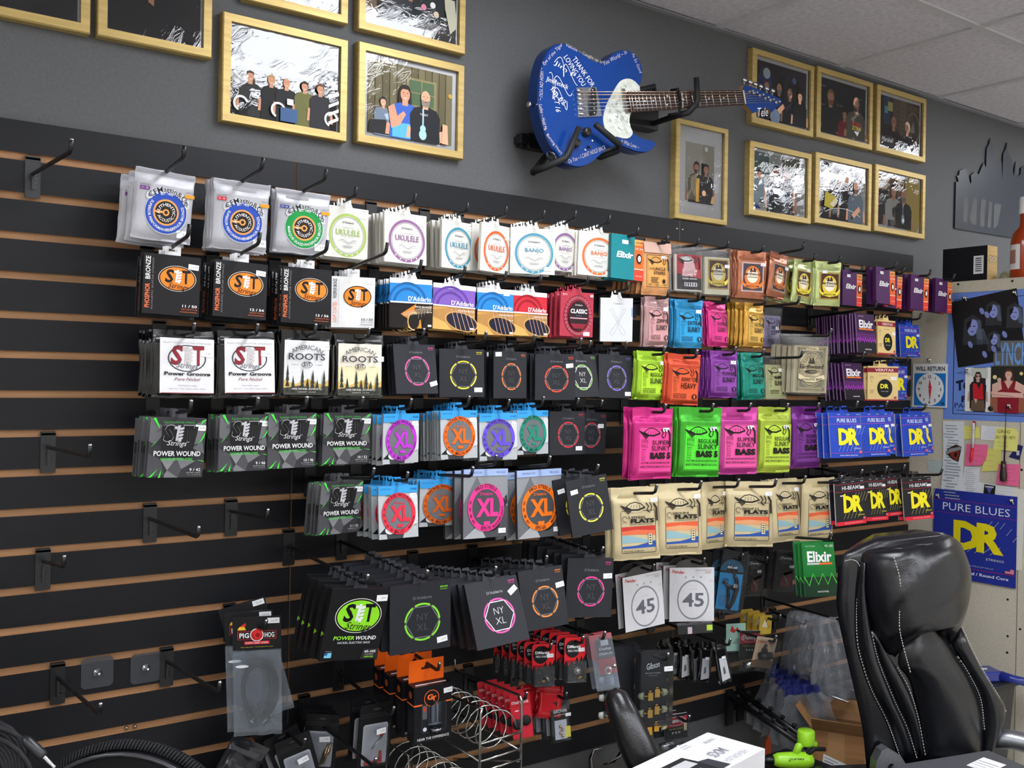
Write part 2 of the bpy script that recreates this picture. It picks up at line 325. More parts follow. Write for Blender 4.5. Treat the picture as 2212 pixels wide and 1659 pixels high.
 'p_tape': [(-0.0831,1.2339), (-0.1405,1.2316), (-0.1379,1.1872), (-0.0864,1.1917)],
 'p_clock': [(-0.0224,1.5758), (-0.1472,1.583), (-0.1595,1.4283), (-0.036,1.4251)],
 'p_clk': [(-0.0927,1.4933), (-0.0913,1.5152), (-0.0964,1.4447), (-0.0896,1.5975)],
 'p_clips': [(-0.2187,1.8149), (-0.396,1.8232), (-0.2338,1.5567), (-0.3837,1.4405), (-0.3201,1.4277), (-0.1313,1.1097), (-0.3997,1.1187)],
 'p_holes': [(-0.3864,0.7794), (-0.4307,0.6878), (-0.3888,0.6551), (-0.3883,0.5992), (-0.4255,1.2246), (-0.1889,1.8656), (-0.3831,1.8638)],
 'sky': [(2.7296,2.1135), (2.7319,2.2942), (2.7492,2.2964), (2.7444,2.3101), (2.7355,2.316), (2.7527,2.3231), (2.7564,2.3403), (2.7868,2.3516), (2.8138,2.3433), (2.8235,2.3205), (2.8333,2.2977), (2.8418,2.3085), (2.8365,2.3319), (2.8629,2.3499), (2.8949,2.3446), (2.9297,2.3957), (2.9489,2.3788), (2.9507,2.4551), (2.9685,2.4774), (2.977,2.5008), (2.9825,2.4795), (3.0016,2.4701), (3.0131,2.4149), (3.0652,2.4223), (3.0728,2.3485), (3.0784,2.4541), (3.0969,2.4769), (3.1056,2.5033), (3.1116,2.4741), (3.1475,2.4289), (3.1645,2.3706), (3.1769,2.4356), (3.1892,2.3739), (3.2186,2.388), (3.2225,2.4166), (3.2473,2.4277), (3.2985,2.4193), (3.3594,2.4485), (3.4235,2.426), (3.4866,2.4557), (3.5102,2.4059), (3.5761,2.4038), (3.587,2.137), (3.1298,2.1193)],
 'skyM': [(2.788,2.2438), (2.8164,2.2448), (2.8248,2.2098), (2.8137,2.146), (2.7871,2.1456), (2.8595,2.2428), (2.8848,2.2458), (2.8831,2.1436), (2.8496,2.1425), (2.831,2.1623), (2.9139,2.2493), (2.9509,2.2488), (2.9408,2.1448), (2.9235,2.1381), (2.9086,2.1439), (2.9742,2.2467), (2.9977,2.2445), (2.992,2.1452), (2.9782,2.1388), (2.964,2.1447), (3.0259,2.2479), (3.0691,2.243), (3.0436,2.1555), (3.0109,2.1422), (3.0122,2.2363)],
}
PK = {  # hanging packs: x, y, z of the top middle, yaw, tilt, roll, width, height
 'M1': (-0.336,-0.168,1.892,0.078,0.083,0.036,0.118,0.135),
 'M2': (-0.187,-0.177,1.89,-0.06,0.064,0.024,0.117,0.139),
 'M3': (-0.05,-0.169,1.888,-0.045,0.055,0.023,0.121,0.131),
 'S1': (-0.329,-0.195,1.727,-0.047,-0.022,0.028,0.107,0.115),
 'S2': (-0.191,-0.191,1.726,-0.054,-0.048,0.041,0.108,0.113),
 'S3': (-0.051,-0.197,1.724,-0.078,-0.014,0.022,0.107,0.116),
 'S4': (0.07,-0.169,1.717,0.004,0.062,-0.028,0.105,0.11),
 'D1': (0.197,-0.198,1.72,-0.102,-0.028,-0.003,0.103,0.11),
 'D2': (0.312,-0.198,1.715,-0.136,-0.082,0.041,0.106,0.106),
 'D3': (0.432,-0.191,1.714,-0.05,-0.027,0.003,0.102,0.11),
 'D4': (0.541,-0.184,1.714,0,-0.037,0.001,0.102,0.108),
 'C1': (0.674,-0.203,1.721,-0.09,0.015,0.005,0.1,0.111),
 'X1': (0.8,-0.211,1.714,-0.321,0.035,-0.017,0.09,0.112),
 'U1': (0.053,-0.164,1.867,0.072,0.012,0.003,0.108,0.11),
 'U2': (0.188,-0.183,1.866,0.034,-0.038,0.006,0.11,0.112),
 'U3': (0.335,-0.17,1.865,0.257,0.008,-0.016,0.109,0.11),
 'U4': (0.435,-0.183,1.867,0.279,0.025,0.004,0.109,0.113),
 'B1': (0.539,-0.194,1.868,-0.356,-0.003,0,0.113,0.111),
 'B2': (0.661,-0.165,1.884,0.132,0.051,-0.008,0.109,0.108),
 'B3': (0.753,-0.189,1.88,-0.229,0.003,0.029,0.111,0.112),
 'E1': (0.83,-0.212,1.877,-0.113,-0.045,0.036,0.102,0.115),
 'EB1': (0.92,-0.228,1.865,-0.066,0.013,-0.018,0.092,0.137),
 'EB2': (1.062,-0.202,1.874,-0.218,-0.033,-0.008,0.093,0.129),
 'EB3': (1.161,-0.219,1.875,-0.175,-0.002,-0.014,0.092,0.134),
 'EB4': (1.3,-0.224,1.877,-0.305,0.014,0.012,0.093,0.134),
 'EB5': (1.446,-0.206,1.885,0.12,0.042,0.084,0.093,0.131),
 'EB6': (1.565,-0.199,1.876,0.05,0.036,0.046,0.092,0.129),
 'EB7': (1.655,-0.222,1.876,-0.315,0.022,-0.007,0.093,0.134),
 'EX2': (1.822,-0.186,1.864,-0.013,-0.012,0.007,0.1,0.111),
 'EX3': (1.956,-0.215,1.882,-0.026,-0.049,0.025,0.101,0.118),
 'EX4': (2.029,-0.196,1.871,-0.038,0.001,0.023,0.1,0.114),
 'EX5': (2.161,-0.211,1.874,-0.035,-0.001,0.022,0.1,0.117),
 'EX6': (2.32,-0.203,1.873,-0.022,-0.01,0.025,0.1,0.115),
 'SL1': (0.915,-0.239,1.722,0.025,0.032,-0.016,0.09,0.129),
 'SL2': (1.031,-0.241,1.721,-0.187,-0.005,-0.005,0.091,0.128),
 'SL3': (1.157,-0.222,1.723,0.107,-0.101,0.021,0.091,0.124),
 'SL4': (1.315,-0.224,1.729,0.077,-0.024,0.024,0.09,0.125),
 'SL5': (1.425,-0.199,1.725,0.095,0.02,-0.006,0.09,0.12),
 'AB': (1.465,-0.309,1.645,-0.347,0.026,0.011,0.12,0.174),
 'EX7': (1.835,-0.229,1.726,0.033,-0.103,0.014,0.101,0.124),
 'V1': (1.97,-0.217,1.713,-0.003,-0.042,0.009,0.098,0.111),
 'DR1': (2.174,-0.17,1.709,-0.052,-0.069,-0.004,0.104,0.11),
 'EX8': (1.812,-0.202,1.571,0.016,-0.138,0.007,0.1,0.118),
 'V2': (1.931,-0.235,1.563,-0.565,-0.017,-0.001,0.101,0.111),
 'DR2': (2.078,-0.187,1.568,-0.14,0.003,-0.002,0.104,0.114),
 'PG1': (-0.302,-0.186,1.584,0.087,-0.049,0.012,0.125,0.13),
 'PG2': (-0.177,-0.187,1.588,0.058,-0.049,-0.008,0.123,0.133),
 'AR1': (-0.053,-0.201,1.594,-0.05,0.02,0.005,0.111,0.139),
 'AR2': (0.071,-0.198,1.591,-0.091,-0.013,-0.001,0.113,0.137),
 'N1': (0.207,-0.197,1.574,0.046,-0.144,-0.012,0.111,0.111),
 'N2': (0.335,-0.198,1.568,-0.216,-0.031,-0.012,0.111,0.111),
 'N3': (0.476,-0.193,1.567,0.131,-0.017,-0.003,0.109,0.112),
 'N4': (0.606,-0.205,1.564,-0.209,0.001,-0.012,0.111,0.113),
 'N5': (0.697,-0.187,1.566,0.019,-0.146,-0.017,0.111,0.109),
 'N6': (0.81,-0.197,1.568,-0.041,-0.056,0.01,0.111,0.112),
 'R1': (0.907,-0.236,1.58,-0.289,0.024,0.021,0.092,0.126),
 'R2': (0.977,-0.283,1.573,-0.411,0.05,0.035,0.093,0.133),
 'R3': (1.167,-0.245,1.588,-0.236,-0.028,0.011,0.091,0.128),
 'R4': (1.279,-0.249,1.585,-0.061,-0.068,-0.012,0.09,0.13),
 'R5': (1.392,-0.239,1.581,-0.082,-0.046,-0.006,0.09,0.128),
 'BS1': (0.847,-0.303,1.433,-0.166,0.011,0.01,0.123,0.179),
 'BS2': (1.006,-0.315,1.435,-0.348,0.023,0.019,0.124,0.181),
 'BS3': (1.15,-0.315,1.436,-0.311,-0.016,0.004,0.124,0.181),
 'BS4': (1.311,-0.309,1.435,-0.129,-0.008,0.019,0.122,0.182),
 'BS5': (1.467,-0.294,1.436,-0.101,-0.001,-0.001,0.122,0.178),
 'DR3': (1.554,-0.361,1.421,-0.326,-0.121,-0.004,0.106,0.131),
 'DR4': (1.7,-0.36,1.421,-0.222,-0.098,-0.015,0.105,0.132),
 'DR4b': (1.761,-0.346,1.422,-0.092,-0.083,0.004,0.104,0.13),
 'DR5': (1.909,-0.356,1.415,-0.17,-0.092,-0.022,0.105,0.132),
 'DR6': (1.967,-0.343,1.418,-0.068,-0.118,-0.008,0.104,0.13),
 'PW1': (-0.313,-0.198,1.415,0.043,0.066,0.04,0.109,0.116),
 'PW2': (-0.177,-0.186,1.42,0.099,0.023,0.017,0.107,0.114),
 'PW3': (-0.073,-0.185,1.422,0.036,0.037,-0.002,0.108,0.114),
 'PW4': (0.055,-0.182,1.422,-0.069,0.058,0.009,0.109,0.111),
 'XL1': (0.175,-0.202,1.42,0.219,-0.005,0.001,0.106,0.11),
 'XL2': (0.325,-0.204,1.426,0.078,-0.046,-0.008,0.106,0.11),
 'XL3': (0.436,-0.205,1.419,-0.036,-0.031,-0.013,0.106,0.11),
 'XL4': (0.55,-0.189,1.425,0.119,-0.041,0.002,0.105,0.107),
 'N7': (0.664,-0.183,1.422,-0.057,-0.018,-0.004,0.11,0.109),
 'N8': (0.755,-0.169,1.417,0.036,0.034,0.008,0.11,0.106),
 'PW5': (0.042,-0.189,1.275,0.164,0.083,0.024,0.109,0.113),
 'XL5': (0.158,-0.221,1.263,0.116,-0.103,0.02,0.105,0.114),
 'XL6': (0.289,-0.193,1.268,-0.129,0.021,-0.007,0.107,0.106),
 'PS1': (0.369,-0.252,1.294,0.028,-0.047,0.02,0.125,0.156),
 'PS2': (0.509,-0.27,1.289,-0.075,-0.039,-0.019,0.125,0.159),
 'N9': (0.599,-0.336,1.272,-0.145,-0.075,-0.128,0.114,0.133),
 'F1': (0.779,-0.312,1.237,-0.387,-0.049,-0.032,0.125,0.178),
 'F2': (0.926,-0.319,1.24,-0.373,-0.055,-0.014,0.125,0.181),
 'F3': (1.081,-0.295,1.236,0.196,-0.026,0.045,0.122,0.178),
 'F4': (1.185,-0.332,1.235,-0.593,-0.013,0.001,0.131,0.176),
 'F5': (1.371,-0.292,1.231,-0.035,-0.105,0.008,0.122,0.177),
 'F6': (1.492,-0.323,1.23,-0.149,0.047,-0.026,0.124,0.183),
 'HB1': (1.575,-0.366,1.226,-0.246,-0.033,-0.061,0.107,0.131),
 'HB2': (1.728,-0.344,1.225,-0.042,-0.123,0.013,0.104,0.13),
 'HB3': (1.858,-0.32,1.224,0.026,-0.106,0.002,0.104,0.126),
 'HB4': (1.932,-0.357,1.215,-0.351,-0.064,-0.062,0.106,0.13),
 'PW6': (-0.007,-0.372,1.083,-0.015,0.149,0.116,0.128,0.145),
 'N10': (0.124,-0.38,1.08,-0.16,0.075,-0.042,0.133,0.141),
 'N11': (0.318,-0.35,1.062,-0.161,-0.329,-0.098,0.127,0.141),
 'N12': (0.494,-0.299,1.062,-0.114,-0.162,-0.058,0.12,0.137),
 'N13': (0.636,-0.316,1.076,-0.286,-0.022,0.046,0.12,0.141),
 'FD1': (0.873,-0.245,1.002,-0.139,-0.006,-0.091,0.124,0.142),
 'FD2': (1.05,-0.253,1.003,-0.502,-0.029,-0.004,0.124,0.144),
 'CA': (1.209,-0.262,1.032,-0.419,-0.003,0.13,0.075,0.166),
 'CP1': (1.32,-0.238,1.005,-0.172,0.037,0.062,0.062,0.111),
 'CP2': (1.408,-0.279,1.019,-0.418,0.059,0.074,0.065,0.115),
 'EX9': (1.407,-0.387,1.06,-0.363,-0.188,0.005,0.101,0.148),
 'PH': (-0.139,-0.172,1.003,-0.448,0.089,-0.022,0.097,0.248),
 'ZB2': (0.039,-0.12,0.756,-0.5,0.113,0.085,0.073,0.127),
 'ZB3': (0.124,-0.208,0.788,0.019,0.042,0.04,0.081,0.14),
 'ZB1': (-0.04,-0.079,0.716,0.227,-0.041,-0.007,0.072,0.113),
 'GT': (0.217,-0.288,0.833,-0.106,0.033,-0.033,0.09,0.124),
 'DM1': (0.56,-0.238,0.864,-0.384,-0.053,0.012,0.059,0.104),
 'DM2': (0.623,-0.281,0.881,-0.274,-0.08,0.037,0.058,0.111),
 'ST': (0.669,-0.317,0.889,-0.592,-0.103,-0.168,0.055,0.132),
 'SB': (0.49,-0.236,0.755,-0.351,-0.103,-0.097,0.051,0.105),
 'GR': (0.634,-0.209,0.702,-0.261,-0.034,-0.07,0.056,0.099),
 'GIB': (0.858,-0.307,0.817,-0.397,-0.011,0.011,0.081,0.176),
}
HK = [
 (-0.546,0,1.881,-0.332,1.870,-0.546,'bare black hook at the top left, pointing up'),
 (-0.511,7,1.352,-0.338,1.357,-0.511,'bare black hook level with the lowest green-shard row'),
 (-0.313,9,1.198,-0.310,1.200,-0.313,'long bare black hook left of the faceted 11 / 50 sleeves'),
 (-0.140,9,1.203,-0.214,1.210,-0.140,'bare black hook just left of the panel seam'),
 (-0.517,10,1.129,-0.191,1.146,-0.517,'short bare black hook at the left edge'),
 (-0.487,13,0.896,-0.336,0.913,-0.487,'long bare black hook left of the clear adhesive hooks'),
 (-0.274,13,0.896,-0.324,0.912,-0.274,'long bare black hook right of the clear adhesive hooks'),
 (1.676,15,0.760,-0.143,0.745,1.676,'bare black hook above the hanging slide packs'),
]
ADH = [(-.4125,.8948),(-.3165,.8892)]
def smoothl(pts, n=3):
    q = [tuple(2*pts[0][i]-pts[1][i] for i in (0, 1))]+list(pts)+[tuple(2*pts[-1][i]-pts[-2][i] for i in (0, 1))]; out = []
    for i in range(1, len(q)-2):
        a, b, c, d = [Vector(q[i+k]) for k in (-1, 0, 1, 2)]
        for j in range(n): t = j/n; out.append(tuple(.5*((2*b)+(c-a)*t+(2*a-5*b+4*c-d)*t*t+(3*b-a-3*c+d)*t**3)))
    return out+[tuple(pts[-1])]

# ---------------------------------------------------------------- the room
CEIL = 2.588
def wallbox(name, b, col, fin='wall'): mb = MB(); mb.box(*b, col, fin); return struct(mb.build(name))
wallbox('wall_back', (-3.1, 0, 0, 5.1, .1, 2.8), '5a5b5d')
wallbox('wall_left', (-3.1, -5, 0, -3, 0, 2.8), 'd8d5ce'); wallbox('wall_right', (5, -5, 0, 5.1, 0, 2.8), 'd8d5ce'); wallbox('wall_front', (-3.1, -5.1, 0, 5.1, -5, 2.8), 'dedbd4')
wallbox('floor', (-3.1, -5.1, -.1, 5.1, .1, 0), 'c9c5bc', 'tile')
ceiling = wallbox('ceiling', (-3.1, -5.1, 2.66, 5.1, .1, 2.76), 'b5b5ba', 'tile')
TX = [1.38+.605*k for k in range(-8, 7)]; TY = [0, -.505, -1.725, -2.945, -4.165, -5]
LIT = {(-7, 1), (-2, 1), (3, 1), (-7, 3), (-5, 3), (-3, 3), (-1, 3), (1, 3), (3, 3), (5, 3)}  # back row is packed with extra panels, added for frontal fill light
tmesh = {}
xe = [-3]+[x for x in TX if -3 < x < 5]+[5]
lx = {}
for i in range(len(xe)-1):
    for j in range(len(TY)-1):
        x0, x1, y1, y0 = xe[i], xe[i+1], TY[j], TY[j+1]
        if (round((x0-1.38)/.605), j) in LIT and x0 > -3:
            lx[(i, j)] = (x0, x1, y0, y1); continue
        key = (round(x1-x0, 3), round(y1-y0, 3))
        if key not in tmesh:
            mb = MB(); W, H = x1-x0, y1-y0; mb.box(-W/2+.01, -H/2+.01, 0, W/2-.01, H/2-.01, .016, 'd3d0d8', 'tile'); tmesh[key] = mb.mesh('ceiling_tile')
        obj('ceiling_tile', tmesh[key], ceiling, at((x0+x1)/2, (y0+y1)/2, CEIL+.006))
for x in xe[1:-1]:
    mb = MB(); mb.box(x-.012, -5, CEIL, x+.012, 0, CEIL+.006, 'c4c3c8', 'plastic'); mb.box(x-.002, -5, CEIL+.006, x+.002, 0, CEIL+.04, 'c4c3c8', 'plastic'); mb.build('ceiling_grid_bar', ceiling)
for y in TY[1:-1]:
    mb = MB(); mb.box(-3, y-.012, CEIL-.0006, 5, y+.012, CEIL+.0055, 'c4c3c8', 'plastic'); mb.build('ceiling_grid_bar', ceiling)
mb = MB(); mb.box(-3, -.02, CEIL-.003, 5, 0, CEIL, '8f9096', 'plastic'); mb.build('wall_angle', ceiling)
names = ['in the front row at the left wall', 'in the front row above the framed photos', 'in the front row over the side partition']+['in the back row, '+q for q in ('first from the left', 'second from the left', 'third from the left', 'middle one', 'third from the right', 'second from the right', 'first from the right')]
for k, ((i, j), (x0, x1, y0, y1)) in enumerate(sorted(lx.items(), key=lambda q: (q[0][1], q[0][0]))):
    r = empty('ceiling_light', at((x0+x1)/2, (y0+y1)/2, CEIL)); tag(r, 'recessed white fluorescent ceiling panel '+names[k], 'ceiling light')
    W, H = (x1-x0)/2-.01, (y1-y0)/2-.01
    mb = MB()
    for b in ((-W, -H, -W+.02, H), (W-.02, -H, W, H), (-W+.02, -H, W-.02, -H+.02), (-W+.02, H-.02, W-.02, H)): mb.box(b[0], b[1], .002, b[2], b[3], .03, 'e8e8e8', 'plastic')
    mb.build('frame', r)
    mb = MB(); mb.box(-W+.02, -H+.02, .008, W-.02, H-.02, .014, 'f6f9ff', 'lamp'); mb.build('diffuser', r)

# slatwall: three black panels of twenty boards, raw board in the grooves
ZG0, PITCH, GAP = 1.9126, .0762, .0145
def groove(i): return ZG0-i*PITCH
slat_m = {}
for k, (x0, x1) in enumerate(((-1.2192, 0), (0, 1.2192), (1.2192, 2.434))):
    mb = MB(); mb.box(x0+.001, -.0125, groove(19)+.006, x1-.001, -.001, groove(-1)-.008, 'a67d58', 'wood')
    pn = tag(mb.build('slatwall'), ['black slatwall panel with bare hooks beside the bagged acoustic strings', 'middle black slatwall panel, under the blue guitar', 'black slatwall panel next to the beige side partition'][k], 'wall panel')
    L = x1-x0-.0022
    if L not in slat_m:
        mb = MB(); h = (PITCH-GAP)/2
        mb.add([(-L/2, -.0195, -h), (L/2, -.0195, -h), (L/2, -.0195, h), (-L/2, -.0195, h)], [(0, 1, 2, 3)], '191a1e', 'laminate')
        V = [(-L/2, -.0195, -h), (L/2, -.0195, -h), (L/2, -.0195, h), (-L/2, -.0195, h), (-L/2, -.011, -h), (L/2, -.011, -h), (L/2, -.011, h), (-L/2, -.011, h)]
        mb.add(V, [(0, 4, 5, 1), (3, 2, 6, 7), (0, 3, 7, 4), (1, 5, 6, 2)], 'b08660', 'wood'); mb.add(V, [(4, 7, 6, 5)], '8a6a4a', 'wood')
        slat_m[L] = mb.mesh('slat')
    for i in range(20): obj('slat', slat_m[L], pn, at((x0+x1)/2, 0, groove(i)+PITCH/2))
    if k == 1:
        for sx in (-.012, .012):
            mb = MB(); mb.lathe([(.0035, 0), (.003, .0015), (.001, .002)], (1.2192+sx, -.0195, 1.955), (0, -1, 0), 'c8c4bc', 'metal', 8); mb.build('screw', pn)
    if k == 0:
        for sx in (-.352, -.335):
            mb = MB(); mb.lathe([(.004, 0), (.004, .003), (.002, .005)], (sx, -.0125, groove(15)-.001), (0, -1, 0), 'a89a8c', 'metal', 10); mb.build('screw', pn)

# ---------------------------------------------------------------- framed photographs
SK = ('e0a98a', 'd49a7c', 'c98d70')
def person(c, x, z, s, skin, hair, shirt, bald=0, beard=None, long=0, arms=1, cap=None):
    """head-and-body figure printed flat; x, z = chin, s = head height / picture width"""
    k = c.w/c.h; H = lambda a: a*s*k
    if long: c.P([(x-.55*s, z-H(.9)), (x-.5*s, z+H(.6)), (x-.25*s, z+H(1.12)), (x+.25*s, z+H(1.12)), (x+.5*s, z+H(.6)), (x+.55*s, z-H(.9))], hair)
    c.P([(x-1.15*s, -.02 if z-H(4) < 0 else z-H(4)), (x-1.2*s, z-H(.75)), (x-.9*s, z-H(.3)), (x-.3*s, z-H(.12)), (x+.3*s, z-H(.12)), (x+.9*s, z-H(.3)), (x+1.2*s, z-H(.75)), (x+1.15*s, -.02 if z-H(4) < 0 else z-H(4))], shirt)
    if arms:
        for q in (-1, 1): c.P([(x+q*1.15*s, z-H(1.7)), (x+q*1.4*s, z-H(1.6)), (x+q*1.5*s, max(.01, z-H(3))), (x+q*1.2*s, max(.01, z-H(3)))], skin)
    c.P([(x-.22*s, z-H(.3)), (x-.22*s, z+H(.2)), (x+.22*s, z+H(.2)), (x+.22*s, z-H(.3))], skin)
    if not bald and not long: c.E(x, z+H(.58), .45*s, hair, .56*s)
    c.E(x, z+H(.48), .37*s, skin, .5*s, 16)
    if not bald: c.P([(x-.4*s, z+H(.6)), (x-.36*s, z+H(.95)), (x, z+H(1.1)), (x+.36*s, z+H(.95)), (x+.4*s, z+H(.6)), (x+.2*s, z+H(.82)), (x-.2*s, z+H(.82))], hair)
    if cap: c.P([(x-.45*s, z+H(.7)), (x-.38*s, z+H(1.1)), (x+.38*s, z+H(1.1)), (x+.45*s, z+H(.7))], cap)
    if beard: c.P([(x-.35*s, z+H(.35)), (x-.3*s, z-H(.05)), (x, z-H(.16)), (x+.3*s, z-H(.05)), (x+.35*s, z+H(.35)), (x, z+H(.25))], beard)
    for q in (-1, 1): c.E(x+q*.15*s, z+H(.56), .05*s, '3a2a22', .03*s, 8)
    c.P([(x-.04*s, z+H(.5)), (x+.05*s, z+H(.36)), (x-.06*s, z+H(.36))], 'b98566')
    c.P([(x-.15*s, z+H(.22)), (x, z+H(.16)), (x+.15*s, z+H(.22)), (x, z+H(.24))], 'f2e6e0' if not beard else '8a4a44')
def gtrpic(c, x, z, s, col):
    k = c.w/c.h
    c.E(x, z, s*.5, col, s*.6); c.E(x, z+s*.7*k, s*.38, col, s*.4); c.L([(x, z), (x, z+s*3*k)], s*.2, col)
def bgR(c, cols):
    n = len(cols)
    for i, q in enumerate(cols): c.R(i/n, 0, (i+1)/n, 1, q)
def pic(k, c):
    if k == 'band':
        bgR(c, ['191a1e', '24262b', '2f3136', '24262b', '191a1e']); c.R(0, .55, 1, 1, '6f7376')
        for x in (.1, .5, .85):
            for a in (0, 90, 180, 270): c.O(x, .52, .13, .03, 'd8d8d6', a+12, a+78); c.O(x, .52, .08, .02, 'd8d8d6', a+12, a+78)
        for x, s, sh, hr in ((.17, .085, '2a2a2a', '4a3a2a'), (.36, .08, '151515', 'b8905a'), (.5, .085, '1b1c1f', '9a9a98'), (.67, .08, '6b6b3a', '3a2a20'), (.82, .085, '26262b', '6a4a36')): person(c, x, .4, s, SK[1], hr, sh, x == .5, None, x < .2)
        for x in (.08, .42, .93): c.O(x, .12, .07, .02, 'e4e4e2', 20, 250)
        c.R(.44, 0, .6, .16, '3f5f8c'); c.R(.5, .2, .56, .27, 'e4e4e2')
        for q in range(4): c.P([(.9, .05+.1*q), (1, .12+.1*q), (1, .16+.1*q), (.9, .09+.1*q)], 'e4e4e2')
    elif k == 'duo':
        bgR(c, ['8f8562', '9a9069', '877d5b', '9c926c', '8f8562', '968c66', '857b59', '9a9069', '8c8260', '958b66', '857b5a', '9a906a'])
        for i in range(12): c.L([(i/12, 0), (i/12, 1)], .006, '6a6146')
        c.R(.44, .45, .8, .85, 'b7a878'); c.R(.47, .48, .77, .82, '6c8a62'); c.L([(.47, .65), (.77, .65)], .012, 'b7a878'); c.L([(.62, .48), (.62, .82)], .012, 'b7a878')
        c.E(.97, .7, .025, 'f6c84a')
        person(c, .17, .38, .085, SK[0], '2a2220', 'a9bdd6'); c.P([(0, 0), (.02, .17), (.2, .2), (.27, .1), (.25, 0)], '1d1c1e')
        person(c, .42, .5, .15, SK[1], '2a1d18', '3a62c0', 0, None, 1); c.P([(.27, -.01), (.27, .18), (.5, .2), (.53, -.01)], '5ab0ea'); c.P([(.26, .1), (.22, .38), (.29, .44), (.33, .28), (.4, .36), (.43, .32), (.36, .16)], SK[1])
        person(c, .66, .5, .15, SK[0], '5a4636', '1c1d22', 1, '8f8178'); gtrpic(c, .63, .08, .09, 'a8d0ea'); c.T('THE BEST', .64, .36, .1, .03, 'd8d8d8'); c.P([(.87, .28), (.93, .27), (.94, 0), (.86, 0)], SK[0])
    elif k == 'dark1':
        c.R(0, 0, 1, 1, '202126'); person(c, .45, .6, .14, SK[1], '3a2a20', '2b2c31'); c.T('1991', .72, .45, .05, .2, '8f9094', rot=90)
    elif k == 'red':
        c.R(0, 0, 1, 1, '26272b'); person(c, .57, .85, .22, SK[1], '6a4630', '8e2f36'); c.P([(.5, .62), (.72, .7), (.78, 1), (.6, 1)], 'd8703a'); c.P([(.42, .2), (.46, .55), (.52, .55), (.48, .18)], SK[0]); c.E(.66, .5, .09, 'c9ced6'); c.P([(.6, .3), (.72, .32), (.7, .5), (.6, .48)], SK[0])
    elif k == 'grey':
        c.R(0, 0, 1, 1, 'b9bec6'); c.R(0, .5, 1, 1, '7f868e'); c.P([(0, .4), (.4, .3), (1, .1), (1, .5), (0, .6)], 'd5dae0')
    elif k == 'moto':
        c.R(0, 0, 1, 1, '2f2c2a'); c.R(0, 0, .12, 1, '8a7358'); person(c, .12, .9, .12, SK[1], '222222', '3a3430'); person(c, .4, .95, .17, SK[0], '5a4636', '3d4148', 1, '7a6a5a'); gtrpic(c, .42, .45, .06, 'dfe6ec'); person(c, .68, .95, .15, SK[2], '2a1d18', '1f2a2c')
        for x, z, q in ((.62, .35, 'd98aa0'), (.7, .5, '7fb4d0'), (.76, .3, 'd9c6b0'), (.58, .55, '6aa58a'), (.72, .4, 'e6e6ea')): c.E(x, z, .03, q)
        c.P([(.82, .9), (.95, .7), (1, .2), (.92, .1), (.86, .4)], 'b9b7a2'); c.E(.95, .6, .06, '23252a')
    elif k == 'hug':
        c.R(0, 0, 1, 1, 'b9b5a8'); c.R(.6, 0, 1, 1, 'a9a598'); c.E(.72, .93, .06, 'f2f2ee'); c.P([(.55, 0), (.55, .68), (.8, .66), (.8, 0)], '1f2024')
        person(c, .38, .5, .24, SK[2], '3a2c24', '3b3528', 0, '4a4038'); person(c, .7, .5, .22, SK[1], '1d1a1a', '2b2c31')
        for i in range(9): c.L([(.02+.04*i, .45), (.06+.035*i, .02)], .012, 'c9bfa0')
        c.P([(.33, 0), (.36, .4), (.46, .4), (.44, 0)], 'b98a3a'); c.E(.62, .16, .07, SK[0]); c.P([(.85, 0), (.9, .12), (1, .15), (1, 0)], 'b08a60')
    elif k == 'four':
        c.R(0, 0, 1, 1, '24262c'); c.R(0, .72, 1, 1, '34323a'); c.R(.05, .45, .3, .75, '2c3c86'); c.E(.2, .8, .07, 'cfe4f4'); c.E(.75, .8, .04, '6a8fd0'); c.R(.55, .4, .62, .95, '3a3a40')
        for x, z, s, sh, hr, b in ((.2, .5, .12, '24242a', '5a4030', None), (.44, .5, .13, '1d1e22', 'b0a090', '9a9088'), (.65, .45, .12, '2a2c33', '6a5540', None), (.85, .45, .12, '191a1e', '2a2220', None)): person(c, x, z, s, SK[0], hr, sh, x == .44, b)
        c.P([(.3, .1), (.5, .32), (.54, .26), (.4, .05)], SK[0]); c.E(.35, .06, .1, '6f7f9a')
    elif k == 'three':
        c.R(0, 0, 1, 1, '1d1f28')
        for x, z in ((.05, .85), (.43, .56), (.85, .78), (.04, .5)): c.T('BRANDS', x, z, .13, .035, 'a8abb4')
        person(c, .22, .55, .17, SK[0], 'a8743e', '23262a', 0, 'a8743e'); person(c, .52, .32, .12, SK[1], '2a1d18', '9c2230', 0, None, 1); person(c, .77, .55, .18, SK[0], '6a5040', '6f6a60', 1, '6a5040')
        c.T('BORN', .78, .28, .2, .07, 'd83a30'); c.T('ZORA', .78, .2, .2, .07, 'e6d23a'); c.P([(.72, .14), (.8, .05), (.84, .14)], 'dfe2e6')
    elif k == 'bar':
        bgR(c, ['2a1d22', '33262a', '6a5a44', '7d6a4c', '5c4c38', '332a22']); c.R(.1, .45, .26, 1, '3a4a6a'); c.R(.2, .72, .32, .9, 'd8d07a'); c.R(.12, .66, .2, .8, '6fb6d8')
        c.O(.84, .5, .17, .03, '8a744c', ry=.24); c.R(.66, .84, .98, .94, '6a5638'); c.P([(.75, .4), (.85, .65), (.88, .4)], '9a9a8a')
        for q in range(6): c.L([(.4, .4+.09*q), (.62, .38+.09*q)], .008, '4c3e2e')
        person(c, .34, .4, .17, SK[2], '3a2a20', '2c1620', 1); person(c, .68, .36, .15, SK[0], 'c8b49a', '3a3a3e'); c.R(0, 0, .35, .2, '0f0f10'); c.T('Marshall', .18, .13, .26, .09, 'd8d8d8', sh=.2)
    elif k == 'white':
